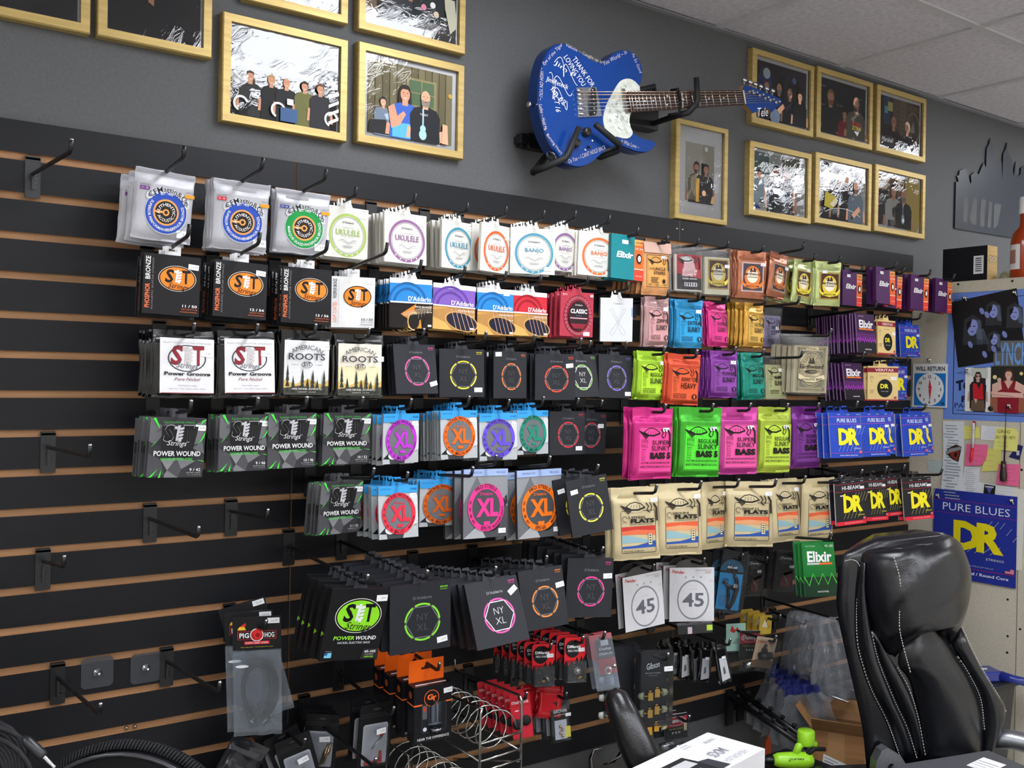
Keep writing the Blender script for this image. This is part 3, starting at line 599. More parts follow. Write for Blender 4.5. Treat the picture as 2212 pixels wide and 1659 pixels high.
        bgR(c, ['c2c6c4', 'b4b9b8', 'c6c8ca', 'bfc2c2']); c.R(0, .6, .3, 1, '5c7a78'); c.R(.55, .6, .9, 1, '6f7468'); person(c, .44, .58, .15, SK[0], '2a2422', '2f3238'); person(c, .63, .55, .15, SK[0], '6a5a50', '23262e', 1, '8a7a70'); gtrpic(c, .58, .24, .08, 'aac6e2'); c.P([(.76, .4), (.84, .4), (.84, .02), (.77, .02)], SK[0]); c.R(.3, 0, .48, .3, '1d2026'); c.P([(0, 0), (.06, .08), (.14, 0)], '2a3f8c')
        person(c, .1, .55, .08, SK[2], '22242a', '6a7a86')
    elif k == 'group':
        bgR(c, ['c9ccd0', 'b0b3b6', '9fa3a6', 'c2c5c8', 'cdd0d3']); c.R(.5, .55, .74, 1, '2a2e3a'); c.E(.15, .85, .12, '4a4e52')
        for x, z, s, sh, hr in ((.2, .58, .13, '26262a', '8a7a5a'), (.43, .6, .14, '23262c', '6a5040'), (.6, .62, .14, '1d2026', '6a5040'), (.78, .55, .14, '4a5866', '5a4030')): person(c, x, z, s, SK[1], hr, sh, x > .4, None if x < .5 else '5a4a40')
        c.P([(.1, .2), (.12, .48), (.34, .4), (.28, .16)], 'b8a82e'); c.P([(.22, .25), (.35, .4), (.38, .3), (.3, .2)], 'd8cfae'); gtrpic(c, .43, .3, .06, 'cfe0ee'); c.O(.5, -.1, .5, .02, 'c8ccd0', 40, 140, ry=.22); c.P([(.68, .12), (.84, .3), (.88, .22), (.74, .06)], SK[1])
    else:
        c.R(0, 0, 1, 1, '4a3a26'); c.R(0, .6, .6, 1, '8a6a3a'); c.R(.62, 0, 1, 1, 'c9a94a'); c.E(.85, .5, .22, 'd9bc5c', .45); c.R(0, 0, .25, .7, '1f1d1c'); c.L([(.64, 0), (.64, 1)], .03, '6a4a22')
        person(c, .38, .6, .17, SK[0], '1f1a1a', 'c9c9c6', 0, None, 1); c.P([(.34, .35), (.42, .42), (.4, .18), (.36, .2)], '3a3a3e'); person(c, .62, .55, .17, SK[0], '6a5040', '17181c', 1, '8f8680'); gtrpic(c, .6, .14, .08, 'c2d4e4'); c.R(.25, -.01, .5, .12, '33302e')
def mb_frame(w, h, f, d):
    mb = MB(); o = [(-w/2, -h/2), (w/2, -h/2), (w/2, h/2), (-w/2, h/2)]; i = [(-w/2+f, -h/2+f), (w/2-f, -h/2+f), (w/2-f, h/2-f), (-w/2+f, h/2-f)]
    V = [(x, -d+.003, z) for x, z in o]+[(x*.985, -d, z*.985) for x, z in o]+[(x, -d, z) for x, z in i]+[(x, -d+.008, z) for x, z in i]+[(x, 0, z) for x, z in o]
    for k in range(4):
        j = (k+1) % 4
        mb.add(V, [(k, j, 4+j, 4+k), (4+k, 4+j, 8+j, 8+k), (8+k, 8+j, 12+j, 12+k), (16+k, 16+j, j, k)], 'c6ab6a', 'gold')
    return mb
FRAMES = [(-.565, 2.372, .24, .40, 'dark1', 'gold framed photo at the far left with a dark stage scene', 0), (-.316, 2.373, .233, .40, 'red', 'gold framed photo of a person in a red top and dark jacket', 0),
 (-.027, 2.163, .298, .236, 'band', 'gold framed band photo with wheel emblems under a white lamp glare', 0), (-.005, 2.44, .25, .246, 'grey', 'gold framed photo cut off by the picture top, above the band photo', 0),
 (.296, 2.437, .30, .246, 'moto', 'gold framed photo with a guitar shirt and flowered shirt, above the wood panel portrait', 0), (.297, 2.168, .297, .236, 'duo', 'gold framed photo of a long haired person in blue and a bearded person in black', .012),
 (1.307, 2.134, .226, .298, 'hug', 'upright gold framed photo with a wide white mat under the guitar neck', .035), (1.68, 2.44, .306, .237, 'four', 'gold framed photo of four people, partly behind the guitar headstock', .01),
 (2.006, 2.446, .31, .238, 'three', 'gold framed photo of three people before a dark logo backdrop', .01), (2.34, 2.449, .306, .236, 'bar', 'gold framed photo of two people in a brick bar', .01),
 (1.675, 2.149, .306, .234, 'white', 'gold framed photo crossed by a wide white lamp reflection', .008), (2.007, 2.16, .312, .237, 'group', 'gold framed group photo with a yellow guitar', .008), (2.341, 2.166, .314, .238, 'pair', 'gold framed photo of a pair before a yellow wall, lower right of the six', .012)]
fm = {}
for k, (x, z, fw, fh, pk, lab, mat) in enumerate(FRAMES):
    r = empty('picture_frame', pose(x, -.0006, z, 0, 0, random.uniform(-.004, .004))); tag(r, lab, 'picture frame')
    f = .0185 if k != 6 else .016; d = .024
    mb_frame(fw, fh, f, d).build('moulding', r)
    W, H = fw-2*f, fh-2*f
    mb = MB(); mb.box(-W/2-.003, -.012, -H/2-.003, W/2+.003, -.004, H/2+.003, 'e6e7ea', 'paper'); mb.build('mat_board', r)
    mb = MB(); m = mat if mat else .004
    mx, mz = (m, m) if k != 6 else (.035, .045)
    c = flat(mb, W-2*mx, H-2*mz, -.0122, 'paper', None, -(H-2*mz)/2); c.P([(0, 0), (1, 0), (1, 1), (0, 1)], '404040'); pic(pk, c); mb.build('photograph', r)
    mb = MB(); n = 10; V = [(-W/2+W*i/n, -.0162-.0012*math.sin(2.3*i+k)*math.sin(1.9*j+k*1.7), -H/2+H*j/n) for j in range(n+1) for i in range(n+1)]
    mb.add(V, [(j*(n+1)+i, j*(n+1)+i+1, (j+1)*(n+1)+i+1, (j+1)*(n+1)+i) for j in range(n) for i in range(n)], 'ffffff', 'glass', True); mb.build('glazing', r)

# ---------------------------------------------------------------- the signed guitar and its wall hanger
GY = -.150
BLUE = '123f8c'
def smooth(pts, n=3):
    out = []; K = len(pts)
    for i in range(K):
        a, b, c, d = [Vector(pts[(i+q) % K]) for q in (-1, 0, 1, 2)]
        for j in range(n):
            t = j/n; out.append(tuple(.5*((2*b)+(c-a)*t+(2*a-5*b+4*c-d)*t*t+(3*b-a-3*c+d)*t**3)))
    return out
gt = empty('electric_guitar', at(0, 0, 0)); tag(gt, 'blue signed electric guitar with pearl pickguard, hung sideways on the wall', 'guitar')
body = smooth(G['g_body']); cx = sum(p[0] for p in body)/len(body); cz = sum(p[1] for p in body)/len(body)
ins = [(cx+(x-cx)*.985, cz+(z-cz)*.985) for x, z in body]
mb = MB(); n = len(body); a = sum(body[i][0]*body[(i+1) % n][1]-body[(i+1) % n][0]*body[i][1] for i in range(n))
if a < 0: body.reverse(); ins.reverse()
V = [(x, GY, z) for x, z in ins]+[(x, GY+.004, z) for x, z in body]+[(x, GY+.041, z) for x, z in body]+[(x, GY+.045, z) for x, z in ins]
mb.add(V, [tuple(range(n))], BLUE, 'lacquer'); mb.add(V, [tuple(range(4*n-1, 3*n-1, -1))], BLUE, 'lacquer')
for q in range(3): mb.add(V, [(q*n+i, q*n+n+i, q*n+n+(i+1) % n, q*n+(i+1) % n) for i in range(n)], '0e3270', 'lacquer', True)
gb = mb.build('body', gt)
mb = MB(); c = Art(mb, 1, 1, lambda x, z, d: (x, GY-.0002-d, z), 'satin', .00005)
def wr(k, tx, h, col='b8b2b4'):
    (x0, z0), (x1, z1) = G['gw_'+k]; l = math.hypot(x1-x0, z1-z0)
    c.T(tx, (x0+x1)/2, (z0+z1)/2, l*.97, h, col, .15, math.degrees(math.atan2(z1-z0, x1-x0)))
for k, tx in (('w1', 'Eye of the Tiger'), ('w2', 'Vehicle ~ Caught up in'), ('w3', 'You World ~ In'), ('w4', 'As So Good'), ('w5', '~ HIGH ON YOU ~'), ('w6', 'Ladies ~ Hold Me'), ('w7', 'Burning Heart'), ('w8', 'On You ~ I CANT HOLD BACK'), ('w9', 'It Was Love ~')): wr(k, tx, .011)
for k, tx in (('sg1', 'THANK FOR'), ('sg2', 'LOVING YOU'), ('sg3', 'Jim P'), ('sg4', 'Jim Peterik'), ('sg5', 'fan 62'), ('sg6', 'OCT 16')): wr(k, tx, .016, 'd4d6de')
for k in range(3):
    (x0, z0), (x1, z1) = G['gw_sg%d' % (3+k)]; pts = []
    for i in range(30): t = i/29; pts.append((x0+(x1-x0)*t+.012*math.sin(7*t+k), z0+(z1-z0)*t+.02*math.sin(11*t+k)))
    c.L(pts, .0016, 'd4d6de')
mb.build('signatures', gb)['kind'] = 'stuff'
mb = MB(); mb.prism(smooth(G['g_guard'], 2), GY-.0025, GY+.0005, 'd6dad0', 'pearl'); pg = mb.build('pickguard', gt)
mb = MB(); c = Art(mb, 1, 1, lambda x, z, d: (x, GY-.0026-d, z), 'pearl', .00003)
gg = G['g_guard']; gx = sum(p[0] for p in gg)/len(gg); gz = sum(p[1] for p in gg)/len(gg)
for i in range(60):
    a = random.random()*2*PI; q = random.random()**.5*.8; p = gg[int(a/(2*PI)*len(gg)) % len(gg)]
    x, z = gx+(p[0]-gx)*q, gz+(p[1]-gz)*q
    c.E(x, z, random.uniform(.003, .008), random.choice(['f2f4ee', 'b4b9ae', 'e2e6da', 'c2c6bc']), random.uniform(.002, .005), 7, random.random()*3)
mb.build('pearl_flecks', pg)['kind'] = 'stuff'
mb = MB(); mb.prism(G['g_plate'], GY-.003, GY+.001, 'c6ccd6', 'metal'); br = mb.build('bridge', gt)
for i in range(6):
    mb = MB(); (x0, z0), (x1, z1) = G['g_saddle'][i], G['g_saddle2'][i]; mb.tube([(x0, GY-.007, z0), (x1, GY-.008, z1)], .0035, 'd8dade', 'metal', 8); mb.build('saddle', br)
mb = MB(); mb.prism(smooth(G['g_bpick'], 2), GY-.009, GY, '141416', 'plastic')
for i in range(6):
    t = (i+.5)/6; mb.lathe([(.003, 0), (.003, .001)], (G['g_bpick'][0][0]+.006+t*.009, GY-.009, G['g_bpick'][1][1]+(G['g_bpick'][4][1]-G['g_bpick'][1][1])*t), (0, -1, 0), 'b8bac0', 'metal', 8)
mb.build('bridge_pickup', gt)
mb = MB(); mb.prism(smooth(G['g_npick'], 2), GY-.008, GY, 'b4b0ae', 'metal'); mb.build('neck_pickup', gt)
for i in (0, 1):
    x, z = G['g_knobs'][i]; mb = MB(); mb.lathe([(.013, 0), (.013, .003), (.0105, .014), (.009, .0155)], (x, GY, z), (0, -1, 0), '131316', 'plastic', 20)
    for j in range(10): a = j*PI/5; mb.tube([(x+.0115*math.cos(a), GY-.004, z+.0115*math.sin(a)), (x+.0128*math.cos(a), GY-.0035, z+.0128*math.sin(a))], .0009, 'e8e8e8', 'plastic', 4)
    mb.build('knob', gt)
(x, z), (x2, z2), (x3, z3) = G['g_knobs'][2:5]
mb = MB(); mb.lathe([(.004, 0), (.003, .003)], (x, GY, z), (0, -1, 0), '2a2a2e', 'metal', 10); mb.tube([(x, GY-.002, z), (x, GY-.012, z-.004)], .002, '18181a', 'plastic', 8)
for p in ((x2, z2), (x3, z3)): mb.lathe([(.004, 0), (.0035, .002), (.001, .003)], (p[0], GY, p[1]), (0, -1, 0), 'd8dade', 'metal', 10)
mb.build('selector_switch', gt)
(x0, z0), (x1, z1), (x2, z2), (x3, z3) = G['g_fb']
mb = MB(); mb.prism(G['g_fb'], GY-.013, GY-.008, '33201c', 'wood'); fb = mb.build('fretboard', gt)
mb = MB(); mb.prism([(x0, z0-.003), (x1, z1-.002), (x2, z2+.002), (x3, z3+.003)], GY-.008, GY+.012, '8f6a44', 'wood'); mb.build('neck', gt)
sc0 = 1/(1-2**(-21/12))
for i in range(1, 22):
    t = 1-sc0*(1-2**(-i/12)); t = max(t, .004)
    mb = MB(); mb.tube([(x0+(x1-x0)*t, GY-.0135, z0+(z1-z0)*t-.001), (x3+(x2-x3)*t, GY-.0135, z3+(z2-z3)*t+.001)], .0013, 'd8d4cc', 'metal', 5); mb.build('fret', fb)
for i in (3, 5, 7, 9, 12, 15, 17, 19):
    t = 1-sc0*(1-2**(-(i-.5)/12)); xm = (x0+x3)/2+((x1+x2)/2-(x0+x3)/2)*t; zm = (z0+z3)/2+((z1+z2)/2-(z0+z3)/2)*t
    for dz in ((0,) if i != 12 else (-.012, .012)): mb = MB(); mb.lathe([(.003, 0), (.003, .0004)], (xm, GY-.013, zm+dz), (0, -1, 0), 'e0dcd0', 'pearl', 10); mb.build('inlay_dot', fb)
mb = MB(); mb.tube([(x1, GY-.0145, z1-.001), (x2, GY-.0145, z2+.001)], .0024, 'e4e0d6', 'plastic', 6); mb.build('nut', gt)
mb = MB(); mb.prism(G['g_head'], GY-.008, GY+.006, BLUE, 'lacquer', '9a7448', 'wood'); hd = mb.build('headstock', gt)
mb = MB(); c = Art(mb, 1, 1, lambda x, z, d: (x, GY-.0081-d, z), 'satin'); hx = sum(p[0] for p in G['g_head'])/12; hz = sum(p[1] for p in G['g_head'])/12
c.T('Tele', hx+.0, hz-.030, .05, .026, 'e6e8ee', .3, 12); mb.build('head_logo', hd)
for i in range(6):
    (x, z), (u, v) = G['g_tun'][i], G['g_tunk'][i]
    mb = MB(); mb.lathe([(.006, 0), (.0055, .003), (.003, .004), (.003, .014), (.0036, .016)], (x, GY-.008, z), (0, -1, 0), 'd0d2d8', 'metal', 10)
    mb.tube([(x, GY+.009, z), (u, GY+.009, v+.012)], .003, 'c8cad0', 'metal', 6); mb.lathe([(.003, 0), (.008, .003), (.008, .009), (.004, .013)], (u, GY+.009, v+.011), (.15, 0, 1), 'd0d2d8', 'metal', 10); mb.build('tuner', hd)
for i in range(6):
    (x, z), t = G['g_strl'][i], (i+.5)/6.2+.04; (u, v) = G['g_tun'][i]
    nx, nz = x1+(x2-x1)*t, z1+(z2-z1)*t
    mb = MB(); mb.tube([(x, GY-.011, z), (nx, GY-.0165, nz), (u, GY-.013, v)], .0006+.00012*(5-i), 'c2a890' if i < 3 else 'b8bac0', 'metal', 4); mb.build('string', gt)
(x, z) = G['g_strapbtn'][0]; mb = MB(); mb.lathe([(.004, 0), (.004, .006), (.008, .012), (.007, .015)], (x+.004, GY+.022, z), (-1, 0, .1), 'd0d2d8', 'metal', 12); mb.build('strap_button', gt)
(x, z) = G['g_jack'][0]; mb = MB(); mb.lathe([(.017, -.001), (.017, .002), (.014, .003), (.006, .001)], (x+.004, GY+.022, z+.004), (-.8, 0, -.6), 'c0c4ca', 'metal', 18); mb.build('jack_plate', gt)
t = .405; xa, za, xb, zb = x0+(x1-x0)*t, z0+(z1-z0)*t+.004, x3+(x2-x3)*t, z3+(z2-z3)*t-.012
mb = MB(); mb.tube([(xa, GY+.01, za+.002), (xa-.002, GY-.017, za), ((xa+xb)/2+.004, GY-.021, (za+zb)/2), (xb-.002, GY-.012, zb), (xb-.02, GY+.012, zb-.004)], .0042, '17181a', 'cloth', 8)
c = Art(mb, 1, 1, lambda x, z, d: (x, GY-.0256-d, z), 'satin'); c.T('ERNIE BALL', (xa+xb)/2+.003, (za+zb)/2, .042, .005, 'e8e8e8', 0, -82)
mb.build('price_tie', gt)
hg = empty('guitar_hanger', at(0, 0, 0)); tag(hg, 'black padded horizontal wall hanger whose prongs carry the blue guitar', 'guitar hanger')
p = G['h_lo']; wl = G['h_wall']
def pad(pts, name, r=.0088): mb = MB(); mb.tube(pts, [r*.85]+[r]*(len(pts)-2)+[r*.85], '17181a', 'rubber', 12); mb.build(name, hg)
pad([(p[0][0]+.14, -.03, wl[1][1]), (p[0][0]+.10, -.06, wl[1][1]-.03), (p[0][0]+.03, GY+.066, p[0][1]+.004), (p[0][0]+.004, GY+.03, p[0][1]-.002), (p[0][0]+.008, GY-.012, p[0][1]+.002), (p[1][0]-.006, GY-.026, p[1][1]-.006), (p[1][0]+.003, GY-.028, p[1][1]+.008), (p[2][0], GY-.03, p[2][1])], 'lower_prong')
pad([(p[5][0]-.06, -.03, wl[1][1]), (p[5][0]-.02, GY+.066, p[5][1]+.02), (p[5][0]+.012, GY+.03, p[5][1]-.004), (p[4][0]+.006, GY-.012, p[4][1]-.008), (p[4][0], GY-.026, p[4][1]+.004), (p[3][0], GY-.03, p[3][1])], 'lower_prong')
u = G['h_up']
pad([(u[0][0], -.04, u[0][1]-.01), (u[0][0], -.08, u[0][1]), (u[1][0], -.09, u[1][1]-.004), (u[2][0], -.09, u[2][1]), (u[3][0], -.085, u[3][1]), (u[3][0]+.004, -.04, u[3][1]-.012)], 'neck_loop')
pad([(u[6][0], -.045, u[6][1]-.012), (u[6][0], GY+.02, u[6][1]-.008), (u[6][0]+.012, GY-.02, u[6][1]-.004), (u[5][0]-.004, GY-.028, u[5][1]-.002), (u[5][0], GY-.03, u[5][1]+.012), (u[4][0], GY-.032, u[4][1])], 'neck_prong')
mb = MB(); mb.box(wl[0][0]-.012, -.036, wl[1][1]-.010, p[5][0], -.002, wl[1][1]+.010, '141416', 'plastic'); mb.box(wl[0][0]-.004, -.026, wl[1][1]-.018, wl[0][0]+.012, -.002, wl[1][1]+.018, '141416', 'plastic'); mb.box(p[0][0]+.05, -.035, wl[1][1]-.02, p[5][0]-.02, -.004, wl[1][1]+.02, '141416', 'plastic'); mb.build('wall_bracket', hg, None, .002); mb = MB(); mb.box(u[0][0]-.01, -.045, u[6][1]-.03, u[6][0]+.02, -.004, u[0][1], '141416', 'plastic'); mb.build('neck_bracket', hg, None, .002)
# ---------------------------------------------------------------- string packs: one print for each design
def logo(c, cx, cz, rx, fill, let='17171a', rim='f4e6d6', pale='e9e9ea'):
    k = c.w/c.h; ry = rx*.68
    c.E(cx, cz, rx*1.08, rim, ry*1.1, 32); c.E(cx, cz, rx*1.05, '1a191b', ry*1.06, 32); c.E(cx, cz, rx*.98, fill, ry*.97, 32)
    sit(c, cx, cz+.12*rx*k, rx*1.35, let, pale); script(c, cx+.02, cz-ry*.72*k, rx*1.15, let)
def script(c, cx, cz, w, col): c.T('Strings', cx, cz, w, None, col, .35, -4)
def sit(c, cx, cz, w, let, pale, out=None):
    k = c.w/c.h; h = w*.58*k
    for q, d in ((out, .07), (let, 0)):
        if not q: continue
        c.T('S', cx-w*.33, cz, w*.34*(1+d), h*(1+d), q, .12, b=.03); c.T('T', cx+w*.36, cz, w*.36*(1+d), h*(1+d), q, 0, b=.03)
    c.P([(cx-.1*w, cz-h*.45), (cx-.02*w, cz-h*.45), (cx+.06*w, cz+h*.5), (cx-.04*w, cz+h*.5)], pale); c.E(cx-.1*w, cz+h*.35, .055*w, pale)
    for j in range(4): c.E(cx+(.1-.01*j)*w, cz+h*(.3-.2*j), .1*w, pale, .045*w, 10, .3)
    c.P([(cx, cz-h*.5), (cx+.1*w, cz-h*.5), (cx+.12*w, cz-h*.3), (cx, cz-h*.3)], pale)
def small(c, x, z, w, n, col, h=.012, gap=.026):
    for j in range(n): c.R(x-w/2*(1-.12*(j % 2)), z-gap*j-h/2, x+w/2*(1-.2*(j % 3)), z-gap*j+h/2, col)
def d_martin(c, ring, tg, t1, bot):
    for q in range(4): c.L([(0, .93+.016*q), (1, .93+.016*q)], .007, '9a9aa2')
    cx, cz = .53, .41
    c.E(cx, cz, .355, 'dcdfe8', n=40); c.E(cx, cz, .345, ring, n=40); c.E(cx, cz, .215, 'f0a55c', n=32); c.E(cx, cz, .185, '2b2524', n=32)
    c.O(cx, cz, .055, .025, 'f0a55c'); c.R(cx-.19, cz-.016, cx-.05, cz+.016, 'f0a55c')
    c.A('AUTHENTIC', cx, cz, .105, 90, .05, 'f4f2ee', b=.01); c.A('ACOUSTIC', cx, cz, .155, 270, .05, 'f4f2ee', False, b=.01)
    c.A('SUPERIOR PERFORMANCE SP' if bot == 0 else 'MARQUIS SILKED', cx, cz, .305, 222 if bot == 0 else 225, .045, 'f2f4fa', False, b=.01); c.A('PHOSPHOR BRONZE', cx, cz, .305, 330, .045, 'f2f4fa', False, b=.01)
    c.A('EST. 1833', cx, cz, .29, 92, .035, 'f2f4fa', b=.02)
    c.A('CFMartin&Co', cx, cz-.015, .345, 84, .095, 'd9dadf', b=.05); c.A('CFMartin&Co', cx, cz-.015, .35, 84, .085, '2b2b30', b=.005)
    c.A('FINE WOUND & MORE PROTECTION WITH INCREASED STABILITY', cx, cz, .39, 280, .02, '6a6a72', False)
    c.T(t1[0], .15, .76, .17, .018, '4a4a50'); c.R(.07, .69, .23, .74, tg); c.T(t1[1], .15, .715, .11, .028, 'f4f4f4')
    c.T('MEDIUM', .9, .74, .13, .016, '4a4a50'); c.R(.82, .66, .98, .71, 'f0a030')
def d_pb(c, num, sub, white=0):
    bg, fg = ('e9e9e8', '1c1c1e') if white else ('1b1a1d', 'f0eeec')
    c.R(0, 0, 1, 1, bg)
    c.T('LIGHT COATED' if white else 'PHOSPHOR', .075, .3, .40*c.h/c.w, .085*c.w/c.h, 'ef7a4a', 0, 90, .02); c.T('PHOSPHOR BRONZE' if white else 'BRONZE', .075, .76, .38*c.h/c.w, .085*c.w/c.h, '2a3440' if white else 'f4f2f0', 0, 90, .02)
    c.T('ACOUSTIC GUITAR STRINGS', .16, .5, .86*c.h/c.w, .03*c.w/c.h, 'b9b9b9' if white else '8f8d8c', 0, 90)
    logo(c, .59, .615, .31, 'f58a2c')
    c.T(num, .82, .165, .26, .045, '3a3a3c' if white else 'f4f2f0', b=.02); c.T(sub, .82, .11, .28, .024, '8a8a8c' if white else 'e0703a'); small(c, .8, .065, .3, 1, 'a0a0a0' if white else 'b05a34')
def d_uke(c, col, l1, word, sub, price=None):
    c.R(0, 0, 1, 1, 'd9d8d2'); cx, cz = .53, .45
    c.O(cx, cz, .46, .006, 'd9d8d2', n=40); c.O(cx, cz, .435, .058, col, n=48); c.O(cx, cz, .362, .007, '4a4a4c', n=48)
    for q in range(5): c.E(cx+.405*math.cos(-2.3+.33*q), cz+.405*c.w/c.h*math.sin(-2.3+.33*q), .016, 'e8e6e0', n=8)
    c.T("D'Addario", cx, .70, .26, .045, '55565c', b=.01); c.T(l1, cx, .595, .26, .02, '8a8a8e'); c.L([(cx-.3, .595), (cx-.18, .595)], .005, 'b0b0b0'); c.L([(cx+.18, .595), (cx+.3, .595)], .005, 'b0b0b0')
    c.T(word, cx, .505, .56 if word == 'UKULELE' else .42, .115, col, b=.01); c.T(sub, cx, .42, .3, .018, '9a9a9c')
    c.L([(cx-.2+.02*i, .33+.03*math.sin(i*.45)) for i in range(21)], .009, '8f8f90'); c.L([(cx-.13+.02*i, .30+.02*math.sin(i*.5+1)) for i in range(17)], .006, 'b0b0b0')
    small(c, cx, .24, .24, 2, '9a9a9c', .01); c.T('EJ65', .9, .95, .1, .025, '7a7a7c'); c.T('LIGHT', .1, .95, .1, .018, '9a9a9c')
def d_ej(c, col, dk, kind, l1):
    c.R(0, .52, 1, 1, col); c.R(0, .9, 1, 1, 'eef0f2'); c.T('Acoustic Guitar', .16, .93, .24, .025, '8a8c90', .2); c.T('EJ15 EXTRA', .86, .945, .2, .025, '5a5c60')
    c.O(.42, .5, .46, .05, dk, 10, 175, n=24); c.O(.42, .5, .34, .05, dk, 10, 175, n=20); c.T("D'Addario", .70, .6, .54, .1, 'f6f6f4', b=.015)
    c.R(0, .0, 1, .5, '2a1c12' if kind else 'b5854a')
    if kind:
        c.P([(0, 0), (0, .5), (.55, .5), (.3, 0)], '1a1310'); c.P([(.25, .28), (.62, .5), (.5, .15)], 'd8822c'); c.P([(.42, 0), (.45, .25), (.56, .36), (.7, .3), (.75, 0)], 'c98e3c'); c.E(.56, .14, .13, '1c1410', .17); c.O(.56, .14, .15, .02, 'e8c48a', 60, 280, ry=.2)
        c.P([(.62, .3), (.98, .5), (1, .36), (.68, .16)], '18120e')
        for q in range(6): c.L([(.3, .3-.012*q), (.98, .47-.025*q)], .006, 'd8c0a0')
        for q in range(5): c.L([(.66+.07*q, .2+.035*q), (.68+.07*q, .34+.03*q)], .006, 'b8b0a0')
        c.P([(.75, 0), (.8, .2), (1, .3), (1, 0)], '1c1714')
    else:
        c.P([(0, 0), (0, .26), (.3, .16), (.45, 0)], 'd8a95c'); c.P([(0, .5), (0, .42), (.6, .5)], 'cf9a50'); c.P([(.8, 0), (1, .12), (1, 0)], 'cf9a50')
        c.E(.68, .2, .4, 'd9b06a', .2, 28, -.2); c.E(.68, .2, .375, '4a2c18', .185, 28, -.2); c.E(.68, .2, .35, '161a2e', .165, 28, -.2)
        for q in range(5): c.L([(.42+.1*q, .5), (.56+.11*q, .02)], .012, 'd8a890')
    c.T(l1, .78, .435, .4, .035, 'f0e6dc', b=.01); c.T('LONG LASTING PROJECTING TONE', .78, .385, .4, .018, 'c8b8a8'); c.T('EJ16', .92, .33, .12, .03, 'f0e6dc', b=.01); c.R(.88, .04, .97, .08, 'e6e6e6')
    c.R(0, .5, 1, .53, 'f2f2f2')
def d_classic(c):
    c.R(0, 0, 1, 1, 'b23a4c'); cx, cz = .53, .47
    c.E(cx, cz, .44, '8f2436', .52, 36)
    for q in range(30): a = q*PI/15; c.O(cx+.385*math.cos(a), cz+.455*c.w/c.h*math.sin(a), .035, .013, 'd98a98', n=8)
    c.E(cx, cz, .3, '2a1e22', .37, 32); c.P([(cx-.24, cz-.18), (cx+.24, cz-.18), (cx+.14, cz-.29), (cx-.14, cz-.29)], '8f2436')
    c.T("D'Addario", cx, .71, .22, .035, 'f0e0e2', b=.01); c.T('CLASSIC', cx, .57, .5, .1, 'f6f0f0', b=.03); c.T('NYLON', cx, .47, .16, .02, '7a9ad0'); c.R(cx-.26, .40, cx+.26, .425, 'd9a0a8'); c.T('EJ45', .1, .93, .14, .05, 'e8c8cc'); c.R(.86, .9, .96, .96, 'e0b0b6')
def d_xs(c):
    c.R(0, 0, 1, 1, 'd4d6d9'); c.T("D'Addario", .54, .87, .28, .035, '5a5c62', b=.01); cz = .47
    for s in (-1, 1):
        pts = [(.54+s*.03, cz-.015), (.54+s*.19, cz+.19), (.54+s*.24, cz+.255), (.54+s*.22, cz+.29), (.54+s*.16, cz+.28), (.54+s*.1, cz+.17), (.54-s*.02, cz-.01), (.54-s*.12, cz-.14), (.54-s*.21, cz-.22), (.54-s*.24, cz-.27), (.54-s*.2, cz-.32), (.54-s*.13, cz-.3), (.54-s*.05, cz-.2), (.54-s*.02, cz-.11)]
        c.L([p for p in pts], .012, 'a9acb2', True)
    c.T('11-49', .88, .93, .1, .02, 'b0b2b6')
    c.R(.955, .58, .99, .78, '7aa2e0')
def d_ny(c, col, pale_ink=0, bass=0):  # the flag after col prints hexagon and lettering paler
    c.R(0, 0, 1, 1, '2b2c31'); cx, cz = .53, .46 if not bass else .44; r = .285; k = c.w/c.h
    c.T("D'Addario", cx, .84 if not bass else .8, .31, .045, '77787e' if not pale_ink else 'a0a2a8', b=.01)
    hx = [(cx+r*.97*math.cos(math.radians(60*q)), cz+r*.97*k*math.sin(math.radians(60*q))) for q in range(6)]
    for q in range(6): c.O(cx, cz, r+.012, .03, col, 60*q+4, 60*q+56, n=8)
    c.L(hx, .018, '77777c' if not pale_ink else 'e6e2e6', True)
    g = '55565c' if not pale_ink else 'd9d9dc'
    c.T('NY', cx, cz+.075, .19, .1, g, b=-.012); c.T('XL', cx, cz-.075, .19, .1, g, b=-.012)
    c.T('09/42', .88, .93, .13, .025, col, b=.02); c.T('NICKEL', .88, .895, .12, .016, col)
